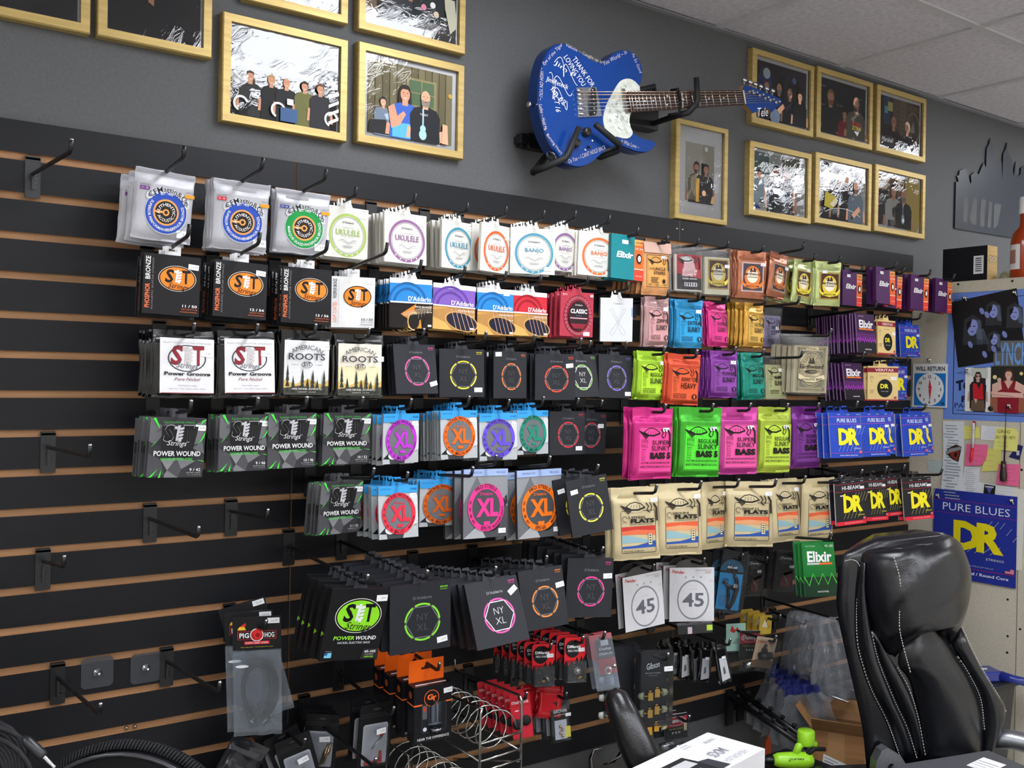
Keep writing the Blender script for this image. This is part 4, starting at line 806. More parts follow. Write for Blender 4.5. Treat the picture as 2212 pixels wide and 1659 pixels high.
def d_xl(c, col, num, lab='NICKEL WOUND', pro=0, s2=''):
    k = c.w/c.h; c.R(0, 0, 1, 1, '8f9296' if pro else 'b9bdc0'); cz = .47 if not pro else .44
    if pro:
        c.R(0, 0, 1, .45, '4a4c50'); c.P([(0, .5), (.3, .9), (.5, .6), (.2, .1), (0, 0)], '6a6c70'); c.P([(.45, .2), (.98, .62), (1, .5), (.6, .1)], '2b2c30'); c.E(.62, .2, .2, '232428', .14); c.P([(0, 0), (.35, .2), (.5, 0)], 'a8a9ac')
        for q in range(6): c.L([(.5+.08*q, .3+.06*q), (.54+.08*q, .24+.06*q)], .006, 'c0c0c0')
        c.R(0, .9, 1, 1, '9fb4e0'); c.T('SUPER BRIGHT BASS', .26, .95, .3, .03, '3a4a7a'); c.T('REG SCALE', .84, .95, .2, .03, '3a4a7a')
    else:
        c.P([(.2, .0), (.12, .4), (.3, .8), (.62, .84), (.75, .5), (.6, 0)], '3f4145'); c.P([(.0, .1), (.2, .24), (.5, .2), (.95, .3), (.95, .24), (.4, .08)], '1e1f22'); c.E(.28, .16, .13, 'e4e4e4', .08); c.E(.5, .2, .09, '16171a', .08); c.P([(.82, .2), (1, .28), (1, .8), (.86, .84)], 'd6d8da')
        for q in range(7): c.L([(.2+.03*q, .8), (.15+.04*q, .9)], .012, '2a2b2e')
        c.R(0, .86, 1, 1, '3a9fe2'); c.R(0, .83, .45, .88, '3a9fe2'); c.T('ELECTRIC GUITAR', .18, .94, .26, .03, '1d5a94'); c.T(num[0], .89, .93, .16, .045, '10508c', b=.02)
    r = .41 if pro else .43; r2 = r*(1.06 if pro else 1)
    c.E(.5, cz, .33, '4a4c50' if pro else '6f7276', .33*r2/r, n=30); c.O(.5, cz, r, .095, col, n=44, ry=r2)
    c.A(lab, .5, cz, r-.073, 90, .062, '2a1c20', b=.025, ry=r2-.073); c.A(num[1], .5, cz, r-.018, 270, .06, '2a1c20', False, b=.025, ry=r2-.018)
    c.A(s2, .5, cz, r-.02, 328, .045, '2a1c20', False, b=.02, ry=r2-.02)
    for q, t in enumerate(num[2]): c.A(t, .5, cz, r-.065, 165+18*q, .042, '2a1c20', b=.02, ry=r2-.065)
    c.T('XL', .52, cz+.0, .5, .3*k/.9, col, b=.045); c.T("D'Addario", .5, cz+.2, .28, .045, col, b=.01); c.R(.44, cz-.26, .58, cz-.2, col)
def d_pg(c, num):
    c.R(.1, .06, .97, .88, 'e6e6e8', 'paper'); c.T('ELECTRIC GUITAR STRINGS', .535, .81, .76, .022, '8a8a90'); cx, cz = .53, .58
    c.O(cx, cz, .31, .025, '4a4c54', n=36, ry=.21); sit(c, cx+.0, cz+.045, .5, '8f2a35', 'c9c4c4', '4a2a30'); c.T('Strings', cx, cz-.12, .34, None, '6a6a72', .35, -4)
    c.T('Power Groove', .535, .35, .74, .055, '222228', b=.035); c.T('Pure Nickel', .535, .27, .4, .045, '7a2a34', .35); c.T(num, .535, .17, .3, .022, '4a4a50'); c.T('.009 .011 .016 .024w .032w .042w', .535, .125, .6, .018, '7a7a80'); c.L([(.11, .064), (.96, .064)], .008, 'b02a30')
def d_ar(c, warm):
    t = 'e9e2d2' if warm else 'e4e5e6'; c.R(.07, .04, .95, .85, t)
    if warm: c.R(.07, .04, .95, .5, 'efe0b8')
    c.P([(.07, .04), (.07, .26), (.3, .2), (.55, .28), (.8, .2), (.95, .27), (.95, .04)], 'd9b76a'); c.P([(.07, .04), (.07, .14), (.4, .18), (.7, .13), (.95, .18), (.95, .04)], '4a4a44')
    for x, h in ((.14, .48), (.25, .3), (.43, .42), (.53, .28), (.63, .4), (.72, .26), (.85, .4)):
        for q in range(4): c.P([(x-.05+.008*q, .08+(h-.14)*q/4), (x, .16+(h-.08)*q/3.2 if q < 3 else h+.02), (x+.05-.008*q, .08+(h-.14)*q/4)], '343a34')
    c.A('AMERICAN', .5, .32, .5, 90, .085, '4a4a50', b=.0); c.T('ROOTS', .5, .61, .72, .1, '3f3f46', b=.012); c.O(.5, .49, .11, .012, '4a4a50', ry=.062); sit(c, .5, .495, .14, '2a2a30', '8a8a90')
    c.T('CIRCA', .26, .49, .14, .02, '7a7a80'); c.T('1980', .74, .49, .13, .02, '7a7a80'); c.T('100% NICKEL ACOUSTIC', .51, .13, .6, .028, 'eceae4', b=.01); c.T('LIGHT 12-54', .51, .085, .34, .018, 'd8d6d0')
def d_pw(c, num, sub):
    c.R(0, 0, 1, 1, '3a3a3d')
    for t, q in (([(0, 1), (.3, .8), (.1, .55), (0, .6)], '6a6a6e'), ([(.3, .8), (.7, .85), (.5, .55)], '2a2a2d'), ([(.7, .85), (1, 1), (.95, .6), (.8, .55)], '707074'), ([(.1, .55), (.3, .8), (.38, .45)], '2f2f32'), ([(0, .4), (.22, .3), (.3, .05), (0, 0)], '4f4f53'), ([(.22, .3), (.5, .33), (.35, .12)], '8a8a8e'), ([(.5, .33), (.35, .12), (.55, .0), (.6, .14)], '505054'), ([(.5, .33), (.6, .14), (.85, .28)], '7a7a7e'), ([(.85, .28), (1, .36), (1, .1), (.7, .12)], '3f3f43'), ([(.3, .05), (.35, .12), (.55, 0), (.3, 0)], '7c7c80'), ([(.1, .75), (.28, .92), (.5, .95), (.3, .8)], '55555a'), ([(.75, .5), (.95, .6), (1, .4)], '66666a')): c.P(t, q)
    c.P([(.24, .34), (.76, .34), (.86, .86), (.2, .86)], '222224')
    for t in ([(.03, .99), (.15, .83), (.17, .82), (.09, .99)], [(.02, .5), (.2, .68), (.07, .54)], [(.02, .0), (.18, .15), (.08, .01)], [(.19, .0), (.24, .13), (.23, .0)], [(.93, .97), (.99, .98), (.86, .86)], [(.86, .55), (.99, .78), (.97, .68)], [(.86, .3), (1, .28), (1, .265)]): c.P(t, '4ce64c')
    c.T('ELECTRIC GUITAR STRINGS', .5, .925, .55, .03, '3fae46', b=.01); sit(c, .5, .74, .5, '18181a', 'c4c4c8', 'c4c4c8'); c.T('Strings', .48, .565, .34, None, 'e2e2e4', .35, -2)
    c.T('POWER WOUND', .5, .405, .84, .085, 'f2f2f2', b=.02); c.T('NICKEL PLATED STEEL', .5, .31, .58, .045, '46d24a', b=.01); c.T(num, .84, .135, .2, .05, 'f2f2f2', b=.01); c.T(sub, .82, .085, .26, .02, 'c8c8c8'); c.T('9 11 16 24 32 42', .83, .05, .24, .016, 'b8b8b8')
def eye(c, cx, cz, w, k2='17140f', face=None):
    k = c.w/c.h; W = w*k
    if face: c.E(cx, cz, w*.55, face, w*.26)
    c.L([(cx-.5*w, cz+.02*W), (cx-.25*w, cz+.2*W), (cx, cz+.25*W), (cx+.3*w, cz+.16*W), (cx+.52*w, cz-.02*W)], w*.05, k2); c.L([(cx-.5*w, cz+.02*W), (cx-.2*w, cz-.13*W), (cx+.15*w, cz-.14*W), (cx+.52*w, cz-.02*W)], w*.09, k2)
    for q in range(8): t = q/7; c.L([(cx-.55*w+.35*w*t, cz+.02*W-.16*W*t), (cx-.78*w+.38*w*t, cz+.1*W-.42*W*t)], w*.05, k2)
    for q in range(4): c.L([(cx-.2*w+.14*w*q, cz+.12*W), (cx-.25*w+.16*w*q, cz-.06*W)], w*.02, k2)
    c.L([(cx+.56*w, cz+.2*W), (cx+.7*w, cz+.02*W), (cx+.6*w, cz-.16*W), (cx+.76*w, cz-.28*W)], w*.06, k2); c.L([(cx+.76*w, cz+.22*W), (cx+.86*w, cz), (cx+.8*w, cz-.22*W)], w*.05, k2); c.L([(cx+.96*w, cz+.16*W), (cx+1.1*w, cz-.05*W), (cx+1.12*w, cz-.7*W)], w*.1, k2)
def d_slinky(c, col, l1, l2='SLINKY', big=None, ink='1a1614'):
    c.P([(.14, .1), (.96, .1), (.96, .74), (.14, .74)], col); c.L([(.155, .11), (.945, .11), (.945, .73), (.155, .73)], .012, ink, True)
    eye(c, .45, .655, .4, ink)
    c.T('ERNIE', .28, .54, .17, .05, ink, b=-.01); c.T('BALL', .28, .475, .17, .05, ink, b=-.01)
    for q in range(5): c.T(('009', '011', '016', '024', '042')[q], .25, .42-.035*q, .1, .022, ink)
    if big: c.T(l1, .67, .52, .44, .062, ink, b=.012); c.T(l2, .67, .44, .46, .07, ink, b=.012); c.T(big, .66, .335, .5, .095, ink, b=.06); lz = .235
    else: c.T(l1, .65, .515, .46, .08, ink, b=.02); c.T(l2, .65, .385, .46, .11, ink, b=.02); lz = .22
    if big:
        for q in range(2): c.T(('CUSTOM GAUGE ROUNDWOUND', 'BASS STRINGS MADE IN U.S.A')[q], .54, lz-.055*q, .72, .03, ink, b=.02)
    else:
        c.E(.84, lz-.04, .075, ink); c.E(.84, lz-.04, .03, col, .055)
        for q in range(3): c.T(('CUSTOM GAUGE', 'NICKEL WOUND', 'GUITAR STRINGS')[q], .4, lz-.035*q, .4, .026, ink, b=.03)
def d_earth(c, back, oval, band, word, ink, paper):
    c.R(.16, .14, .93, .76, paper); c.R(.2, .165, .89, .735, back); cx, cz = .54, .46; c.E(cx, cz, .3, ink, .35, 28); c.E(cx, cz, .28, oval, .33, 28)
    c.E(cx, cz+.02, .2, 'f0e8d0', .22, 20); c.T('earthwood', cx, cz+.06, .56, .075, ink, .15, b=.03); c.T('ERNIE BALL', cx, cz+.16, .3, .03, ink, b=.02); c.P([(cx-.12, cz+.1), (cx-.05, cz+.2), (cx, cz+.12), (cx+.06, cz+.22), (cx+.13, cz+.1)], ink)
    c.T('PHOSPHOR BRONZE', cx, cz-.01, .36, .03, ink, b=.02)
    c.P([(cx-.4, cz-.05), (cx-.3, cz-.15), (cx, cz-.19), (cx+.28, cz-.14), (cx+.4, cz-.05), (cx+.4, cz-.14), (cx+.3, cz-.22), (cx, cz-.26), (cx-.28, cz-.22), (cx-.4, cz-.14)], band); c.T(word, cx, cz-.205, .46, .04, ink, b=.02); c.L([(.2, .165), (.89, .165), (.89, .735), (.2, .735)], .012, oval, True)
def d_uncle(c):
    c.R(.12, .15, .92, .76, '3a2e1e'); c.R(.135, .16, .905, .75, 'e2a25a'); c.L([(.17, .19), (.87, .19), (.87, .72), (.17, .72)], .012, '3a2e1e', True); eye(c, .46, .66, .4, '2a2014'); c.T('UNCLE', .58, .5, .44, .06, '2a2014', b=.02); c.T('STRIPES', .58, .42, .44, .06, '2a2014', b=.02); c.T('ERNIE', .27, .5, .14, .04, '2a2014'); c.E(.74, .27, .06, '2a2014'); small(c, .4, .33, .3, 4, '4a3a20', .014, .03)
    for x in (.22, .5, .8): c.E(x, .2, .05, '8a7a4a', .03)
def d_para(c):
    c.R(.12, .06, .97, .8, 'b8303c'); c.P([(.12, .06), (.12, .4), (.97, .3), (.97, .06)], '2a2226'); c.P([(.3, .35), (.4, .7), (.7, .72), (.8, .38)], 'e8b8bc'); eye(c, .45, .7, .4, '1a1416', 'e8e0e2'); c.T('PARADIGM', .55, .46, .5, .07, 'f0d0d4', b=.02); c.T('SLINKY', .55, .37, .46, .07, 'e6c0c4', b=.02); c.T('NICKEL WOUND', .55, .29, .5, .03, 'f0e8e8', b=.02); c.R(.36, .13, .8, .21, 'd8d4d6')
    for q in range(5): c.R(.39+.08*q, .14, .43+.08*q, .2, '2a2226')
def d_acb(c):
    c.R(.0, .0, 1, 1, 'c9bb96'); k = '3a342c'
    for a, t in ((.05, .008), (.09, .02), (.12, .006)): c.L([(a, a*.72), (1-a, a*.72), (1-a, 1-a*.72), (a, 1-a*.72)], t, k, True)
    for x, z in ((.09, .07), (.91, .07), (.09, .93), (.91, .93)): c.E(x, z, .035, k); c.E(x, z, .02, 'c9bb96')
    c.P([(.14, .12), (.86, .12), (.86, .88), (.14, .88)], '8f8a76'); c.E(.5, .5, .4, 'c9bb96', .5, 36); c.O(.5, .5, .37, .012, k, n=36, ry=.47)
    for q in range(12): c.L([(.5+.1*math.cos(q*PI/11), .6+.08*math.sin(q*PI/11)), (.5+.3*math.cos(q*PI/11), .6+.24*math.sin(q*PI/11))], .006, k)
    c.R(.3, .9, .7, .97, 'c9bb96'); c.T('ERNIE BALL', .5, .935, .32, .035, k, b=.02); c.P([(.4, .62), (.46, .75), (.5, .66), (.55, .76), (.6, .62)], k); c.T('Earthwood', .5, .56, .74, .09, k, .1, b=.02); c.E(.5, .45, .22, k, .05); c.T('Crafted in', .56, .452, .26, .035, 'c9bb96', .3)
    c.P([(.1, .42), (.3, .34), (.6, .33), (.9, .4), (.94, .3), (.6, .22), (.3, .23), (.08, .3)], 'd9cca8'); c.L([(.1, .42), (.3, .34), (.6, .33), (.9, .4), (.94, .3), (.6, .22), (.3, .23), (.08, .3)], .01, k, True); c.T('ACOUSTIC BASS', .51, .285, .68, .05, k, 0, 2, b=.03)
def d_elbox(c, col, teal=0):
    c.R(0, 0, 1, 1, col); c.R(.72, 0, 1, 1, 'ee6a2c'); c.R(.72, .0, 1, .24, 'e8452e'); c.R(.72, .8, 1, .93, 'f0a05a'); c.R(.72, .93, 1, 1, '2a2628'); c.R(.72, .25, 1, .27, 'f4dcc8')
    c.E(.86, .5, .09, '1c181a', .13); c.E(.87, .5, .05, 'f0e6e0', .08); c.T('10 34', .86, .72, .22, .05, 'f6ece4', b=.01); c.T('BRONZE', .86, .86, .2, .03, '5a3020', b=.01); c.T('LIGHT', .86, .38, .18, .03, '7a3a20'); c.T('POLYWEB', .86, .1, .2, .025, 'f4e0d8')
    c.T('Elixir', .42, .55, .5, .14, 'f4f2f4', .25, 0, .035); c.E(.07, .8, 0.001, col)
def d_elp(c, dark, hot, rib):
    c.R(0, 0, 1, 1, dark[0]); c.R(0, .0, 1, .42, dark[1]); c.P([(0, .36), (0, .5), (1, .5), (1, .36)], dark[2])
    c.L([(i/16, .33+(.06 if rib == 0 else .1)*(1 if i % 2 else -1)*(.5+.5*math.sin(i*.7)**2)) for i in range(17)] if rib == 0 else [(0, .37), (.14, .2), (.28, .42), (.43, .22), (.58, .42), (.72, .22), (.86, .42), (1, .24)], .06 if rib == 0 else .035, hot)
    c.T('Elixir', .52, .735, .76, .2, 'f6f4f6', b=.03); c.R(.12, .585, .9, .62, 'f08a2c' if rib == 0 else 'c8ccc8'); c.R(.5, .585, .9, .62, 'f0702c'); c.T('45-105' if rib else '', .83, .93, .26, .045, 'dff0df'); c.T('ELECTRIC BASS', .25, .93, .3, .03, 'a8c8a8' if rib else 'c8a0d0'); c.T('NANOWEB', .55, .09, .34, .032, 'e6e2e8', b=.02)
def d_ver(c):
    c.R(0, 0, 1, 1, 'e6c98a'); c.R(0, .82, 1, .95, '8f2230'); c.T('VERITAS', .54, .885, .6, .075, 'f2d8d0', b=.02); c.E(.56, .36, .25, '17171a', .29, 30); c.T('DR', .55, .42, .27, .13, 'f0e62a', b=.04); c.T('Custom Light', .56, .27, .24, .035, 'e6e2d8', .2); c.T('ACOUSTIC', .5, .73, .26, .025, '6a5a3a'); c.O(.13, .66, .05, .012, '4a3a2a', -40, 250); c.L([(.13, .6), (.13, .52)], .01, '4a3a2a'); small(c, .14, .3, .16, 3, '8a7a52', .012, .04); c.R(0, 0, 1, .035, 'b8303c'); c.R(.86, .06, .94, .12, 'b03a44')
def d_dr(c, hb):
    bg, ln = ('232328', 'b0283c') if hb else ('2446b4', 'b04a9c')
    c.R(0, 0, 1, 1, bg); c.L([(0, .9), (1, .9)], .012, ln); c.L([(0, .74), (1, .74)], .012, ln)
    c.T('HI-BEAMS' if hb else 'PURE BLUES', .56, .82, .62, .085, 'eceaee' if hb else 'e6eaf6', b=.005)
    for q in range(5): c.L([(.6+.1*q, .5), (.72+.1*q, .7)], .008, 'c8c070' if hb else 'aab4da'); c.L([(.26+.12*q, .14), (.36+.12*q, .3)], .008, 'c8c070' if hb else 'aab4da')
    c.T('D', .43, .46, .34, .37, 'f2e428', b=.05); c.T('R', .74, .46, .34, .37, 'f2e428', b=.05); c.T('STRINGS', .84, .2, .22, .03, 'd8c83a' if hb else 'c8d0e8', b=.01)
    if hb: c.R(0, 0, 1, .085, 'd8283a'); c.T('High-Carbon Steel / Round Core', .58, .042, .6, .028, 'f4d8d8'); c.P([(.2, .66), (.34, .7), (.34, .62)], 'f2e428'); c.E(.2, .655, .05, 'd8d8da', .02)
    else: c.L([(0, .1), (1, .1)], .01, ln); c.T('Quantum-Nickel / Round Core', .56, .05, .56, .03, 'eef0f8', b=.01)
    c.R(.9, .1, .98, .15, 'd86a74')
    for q in range(3): c.T(('NICKEL', 'DR', '4/45')[q], .3+.3*q, .95, .1, .022, 'd0d0d8')
def d_flats(c, l1, red=0):
    c.L([(.2, .1), (.88, .1), (.9, .115), (.9, .66), (.88, .68), (.2, .68), (.18, .66), (.18, .115)], .012, '3a3630', True)
    c.P([(.19, .46), (.89, .47), (.89, .4), (.19, .4)], 'c83a32' if red else 'e2603c'); c.P([(.19, .4), (.5, .42), (.89, .4), (.89, .33), (.55, .35), (.19, .35)], 'e2704a' if red else 'e0a070'); c.P([(.19, .35), (.4, .33), (.7, .28), (.89, .26), (.89, .24), (.5, .24), (.19, .24)], '8fb4bc'); c.P([(.19, .19), (.5, .2), (.89, .26), (.89, .19), (.89, .17), (.19, .16)], '2c52a0')
    c.R(.735, .2, .83, .36, '3a3630'); c.R(.745, .205, .82, .355, 'e8dcba')
    for q in range(4): c.R(.76, .325-.033*q, .805, .342-.033*q, '3a3630')
    eye(c, .48, .73, .4, '2a2620', 'd8c9a2'); c.T(l1, .5, .59, .36, .034, '2a2620', b=.03); c.T('FLATS', .62, .54, .5, .062, '1c1916', b=.06); c.T('ELECTRIC BASS FLATWOUND', .6, .492, .48, .016, '3a3630', b=.01); c.O(.25, .57, .055, .012, '3a3630', 0, 300); c.T('ernie', .25, .52, .1, .02, '3a3630'); c.T('THE SOUND OF SMOOTH', .42, .125, .42, .022, '2a2620', b=.02)
def d_pwb(c):
    c.R(0, 0, 1, 1, '1a1a1c'); logo(c, .53, .63, .37, '8fe02c', '141416', 'f0f4e8'); c.T('POWER', .35, .32, .36, .055, '9be83a', .15, 0, .02); c.T('WOUND', .72, .32, .36, .055, 'f4f4f4', .15, 0, .02); c.T('NICKEL ELECTRIC BASS', .53, .255, .56, .03, 'd8d8da', .1, 0, .01)
    c.P([(.68, .02), (.72, .165), (.99, .17), (.97, .02)], '2c2c30'); c.T('45-105', .84, .125, .2, .034, 'f4f4f4', .1, 0, .02); c.T('med/light', .83, .085, .16, .02, 'e0c0c0', .1); c.T('NPS105', .83, .05, .16, .022, '8fe02c', .1, 0, .02); c.R(.06, .05, .18, .12, '7ec8e0'); c.R(.06, .085, .11, .12, '2a5a9a'); c.T('MADE IN', .12, .14, .1, .015, 'a0a0a4')
def d_fender(c):
    c.R(0, 0, 1, 1, 'dddde0'); cx, cz = .53, .4
    c.O(cx, cz, .36, .03, '9a9aa2', n=44, ry=.43); c.O(cx-.005, cz+.01, .34, .012, '7a7a84', n=44, ry=.42)
    for x in (.36, .53, .7): c.E(x, .82, .022, 'a8a8b0')
    c.T('Fender', .2, .92, .28, .06, 'c8303a', .3, -6, .02); c.T('45', cx, .4, .48, .26, '6a6a74', b=.02); c.T('LIGHT GAUGE', cx, .6, .18, .014, 'a8a8b0'); c.T('SUPER BASS 7250 NICKEL PLATED', .76, .95, .36, .016, 'a0707a'); small(c, .86, .92, .14, 2, 'b0a0a8', .009, .022); c.T('9.99', .92, .75, .09, .025, 'b4b0c8')
def d_capo(c):
    c.R(.04, .03, .96, .97, '15161a'); c.R(.04, .03, .96, .64, '2a9fdc')
    for q in range(5): c.O(.5, .66, .46-.045*q, .018, '3a9ac8', 5, 175, n=20)
    c.T('zed cut', .5, .745, .4, .05, 'f0f0f2', .1, 0, .05); c.T('AXIS', .29, .53, .26, .045, '15222c', b=.03); c.T('CAPO', .29, .475, .26, .045, '15222c', b=.03); small(c, .25, .26, .3, 6, '1f78aa', .012, .03)
def d_dun(c):
    c.R(.05, .05, .95, .95, '1a1a1d'); c.R(.3, .1, .9, .45, '7a2630'); c.T('Dunlop', .58, .82, .52, .085, 'e8e8ea', .2, 0, .03); c.O(.58, .82, .36, .02, 'c8c8cc', n=28, ry=.12); c.T('TRIGGER CAPO', .58, .71, .48, .02, 'b8b0a0')
def d_green(c): pass
def d_hog(c):
    c.R(0, 0, 1, 1, '222224'); c.P([(.1, .66), (.2, .78), (.28, .84), (.26, .7), (.24, .62)], 'd83a2c'); c.P([(.1, .62), (.28, .62), (.24, .72), (.14, .72)], 'f0c83a')
    c.R(.1, .32, .9, .58, 'c8303a'); c.R(.115, .335, .885, .565, '1a1a1c'); c.T('PIG', .24, .45, .2, .16, 'f4f4f4', b=.03); c.T('HOG', .76, .45, .2, .16, 'f4f4f4', b=.03); c.E(.5, .46, .14, 'f0f0f0'); c.E(.5, .46, .12, 'c8242c'); c.P([(.42, .5), (.5, .68), (.62, .6), (.56, .36), (.46, .34)], 'e83a34'); c.E(.52, .45, .05, 'a01a22'); c.R(.24, .17, .76, .27, 'd82a3a'); c.T('10 SPOT DAISY CHAIN', .5, .22, .46, .06, 'f6e6e6', b=.01); c.T('Right angle plugs ~ Connecting 10 fx pedals', .5, .09, .66, .035, 'd8cc3a', .2)
# ---------------------------------------------------------------- hooks
_hp = {}
ORD = ['', 'first', 'second', 'third', 'fourth', 'fifth', 'sixth', 'seventh', 'eighth', 'ninth', 'tenth', 'eleventh', 'twelfth', 'thirteenth', 'fourteenth']
def hook(x, g, zr, ye, ze, label, up=.022, xe=None, bright=1, tilt=.012):
    """x, groove index, rod height at the wall, rod end depth and height"""
    zg = groove(g); r = empty('slatwall_hook', at(x, 0, zg)); tag(r, label, 'hook')
    if 'p' not in _hp:
        mb = MB(); mb.prism([(-.0135, -.078), (.0135, -.078), (.014, -.074), (.014, 0), (-.014, 0), (-.014, -.074)], -.0225, -.0198, '17181a', 'plastic')
        mb.box(-.013, -.0225, -.004, .013, -.012, .003, '1c1d20', 'plastic'); mb.box(-.0025, -.027, -.062, .0025, -.0222, -.03, '1c1d20', 'plastic')
        for q in range(4): mb.box(.004, -.0229, -.058+.008*q, .007, -.0224, -.054+.008*q, '3a3b3e', 'metal')
        _hp['p'] = mb.mesh('backplate')
    obj('backplate', _hp['p'], r)
    xe = (xe-x) if xe is not None else 0
    mb = MB(); a = Vector((0, -.022, zr-zg)); b = Vector((xe, ye, ze-zg)); d = (b-a).normalized()
    e = b+d*.010+Vector((0, 0, .9*up)); mb.tube([a, a+(b-a)*.5, b-d*.004, b+d*.004+Vector((0, 0, .003)), e], .0039, '131416', 'plastic', 8); mb.build('rod', r)
    if bright:
        t = (e-b).normalized(); mb = MB(); mb.lathe([(.0036, -.0005), (.0036, .0006), (.002, .0018)], e, t, 'e4e4e6', 'metal', 8); mb.build('tip', r)
    return r

# ---------------------------------------------------------------- pack bodies (origin: middle of the top edge; print faces -y)
def card(w, h, t, col, side, art, fin='satin'):
    mb = MB(); q = .0012; o = [(-w/2+q, -h), (w/2-q, -h), (w/2, -h+q), (w/2, -q), (w/2-q, 0), (-w/2+q, 0), (-w/2, -q), (-w/2, -h+q)]
    mb.prism(o, -t/2, t/2, col, fin, side); art(flat(mb, w, h, -t/2, fin, None, -h)); return mb
GX = [0, .02, .05, .2, .35, .5, .65, .8, .95, .98, 1]; GZ = [0, .03, .07, .2, .35, .5, .65, .78, .81, .86, .93, 1]
def prof(x, z, t):
    a = min(1, x/.05, (1-x)/.05); b = min(1, max(0, (z-.03)/.04), max(0, (.86-z)/.05)); return .0006+(t-.0006)*max(0, min(a, b))**.6
def pouch(w, h, t, col, art, fin='foil', seed=1, afin='satin', jag=.0012):
    rnd = random.Random(seed); mb = MB(); nx, nz = len(GX), len(GZ); V = []
    for s in (-1, 1):
        for j, z in enumerate(GZ):
            wave = .003*math.sin(seed+s+5*z) if (z < .05 or z > .85) else 0
            for i, x in enumerate(GX):
                p = prof(x, z, t); flatp = .04 < x < .96 and .06 < z < .8
                y = s*p-(0 if s > 0 or not flatp else -rnd.uniform(0, .0004))
                wv = wave*math.sin(6*x+seed) if not flatp else 0
                V.append(((x-.5)*w*(1-.03*math.sin(PI*z)*(0 if flatp else 1))+(rnd.uniform(-jag, jag) if not flatp else 0), y+wv, (z-1)*h+(rnd.uniform(-jag, jag) if not flatp and z in (0, 1) else 0)))
    F = []; o = nx*nz
    for j in range(nz-1):
        for i in range(nx-1):
            a = j*nx+i; F.append((a, a+1, a+nx+1, a+nx)); a += o; F.append((a, a+nx, a+nx+1, a+1))
    mb.add(V, F, col, fin, True)
    E = [(i, i+1) for i in range(nx-1)]+[((nz-1)*nx+i+1, (nz-1)*nx+i) for i in range(nx-1)]+[((j+1)*nx, j*nx) for j in range(nz-1)]+[(j*nx+nx-1, (j+1)*nx+nx-1) for j in range(nz-1)]
    mb.add(V, [(b, a, a+o, b+o) for a, b in E], col, fin)
    art(Art(mb, w, h, lambda x, z, d: (x-w/2, -(t if z/h < .9 else prof(x/w, z/h, t)+.0025)-d, z-h), afin)); return mb
def film(w, h, y, z1, col='ffffff', fin='film', seed=1, amp=.0016):
    rnd = random.Random(seed); mb = MB(); n = 9
    V = [((i/n-.5)*w, y+rnd.uniform(-amp, amp), z1-h+h*j/n) for j in range(n+1) for i in range(n+1)]
    return mb.add(V, [(j*(n+1)+i, j*(n+1)+i+1, (j+1)*(n+1)+i+1, (j+1)*(n+1)+i) for j in range(n) for i in range(n)], col, fin, True)
def tab(kind, col):
    mb = MB()
    if kind == 'sit': mb.prism([(-.015, -.002), (.015, -.002), (.015, .017), (.002, .017), (.002, .012), (.008, .012), (.008, .007), (-.008, .007), (-.008, .012), (-.003, .012), (-.003, .017), (-.015, .017)], -.0006, .0006, col, 'satin')
    elif kind == 'oval': mb.prism([(-.045, -.002), (.045, -.002), (.043, .008), (.033, .017), (.015, .022), (-.015, .022), (-.033, .017), (-.043, .008)], -.0006, .0006, col, 'plastic')
    else: mb.prism([(-.017, -.002), (.017, -.002), (.012, .008), (.010, .019), (-.006, .019), (-.006, .0135), (.004, .0135), (.005, .0085), (-.009, .0085), (-.011, .017), (-.013, .017), (-.014, .008)], -.0006, .0006, col, 'satin')
    return mb
def sticker(w, h, y, x, z, rot=0, tx='7.99', s=1.0):
    mb = MB(); a, b = .0105*s, .0055*s; c, d = math.cos(rot), math.sin(rot); X, Z = (x-.5)*w, (z-1)*h
    mb.prism([(X+u*c-v*d, Z+u*d+v*c) for u, v in ((-a, -b), (a, -b), (a, b), (-a, b))], y-.0012, y-.0006, 'f2f3f5', 'paper')
    A = Art(mb, 1, 1, lambda u, v, q: (u, y-.0012-q, v), 'paper'); A.T(tx, X+.003*s*c, Z+.003*s*d, .009*s, None, '8a8a90', 0, math.degrees(rot)); return mb
EXT = {'M1': .10, 'M2': .10, 'M3': .10, 'S1': .085, 'S2': .085, 'S3': .085, 'S4': .14, 'PW': .06, 'PG': .05, 'PW5': .13, 'XL6': .12, 'N2': .09, 'N3': .09, 'N4': .09, 'PW6': .02, 'N10': .02, 'N11': .015, 'N12': .02, 'F1': .07, 'F2': .07, 'F3': .08, 'F4': .08, 'F5': .07, 'F6': .07, 'SL5': .09, 'R5': .09, 'AB': .06, 'EB5': .08, 'HB4': .08, 'DR6': .08}
HOLE = {'card': .009, 'pouch': -.013, 'box': -.012, 'bag': -.013, 'clear': -.012}
NAME = {'card': 'string_sleeve', 'pouch': 'string_pouch', 'box': 'string_box', 'bag': 'string_bag', 'clear': 'string_bag'}
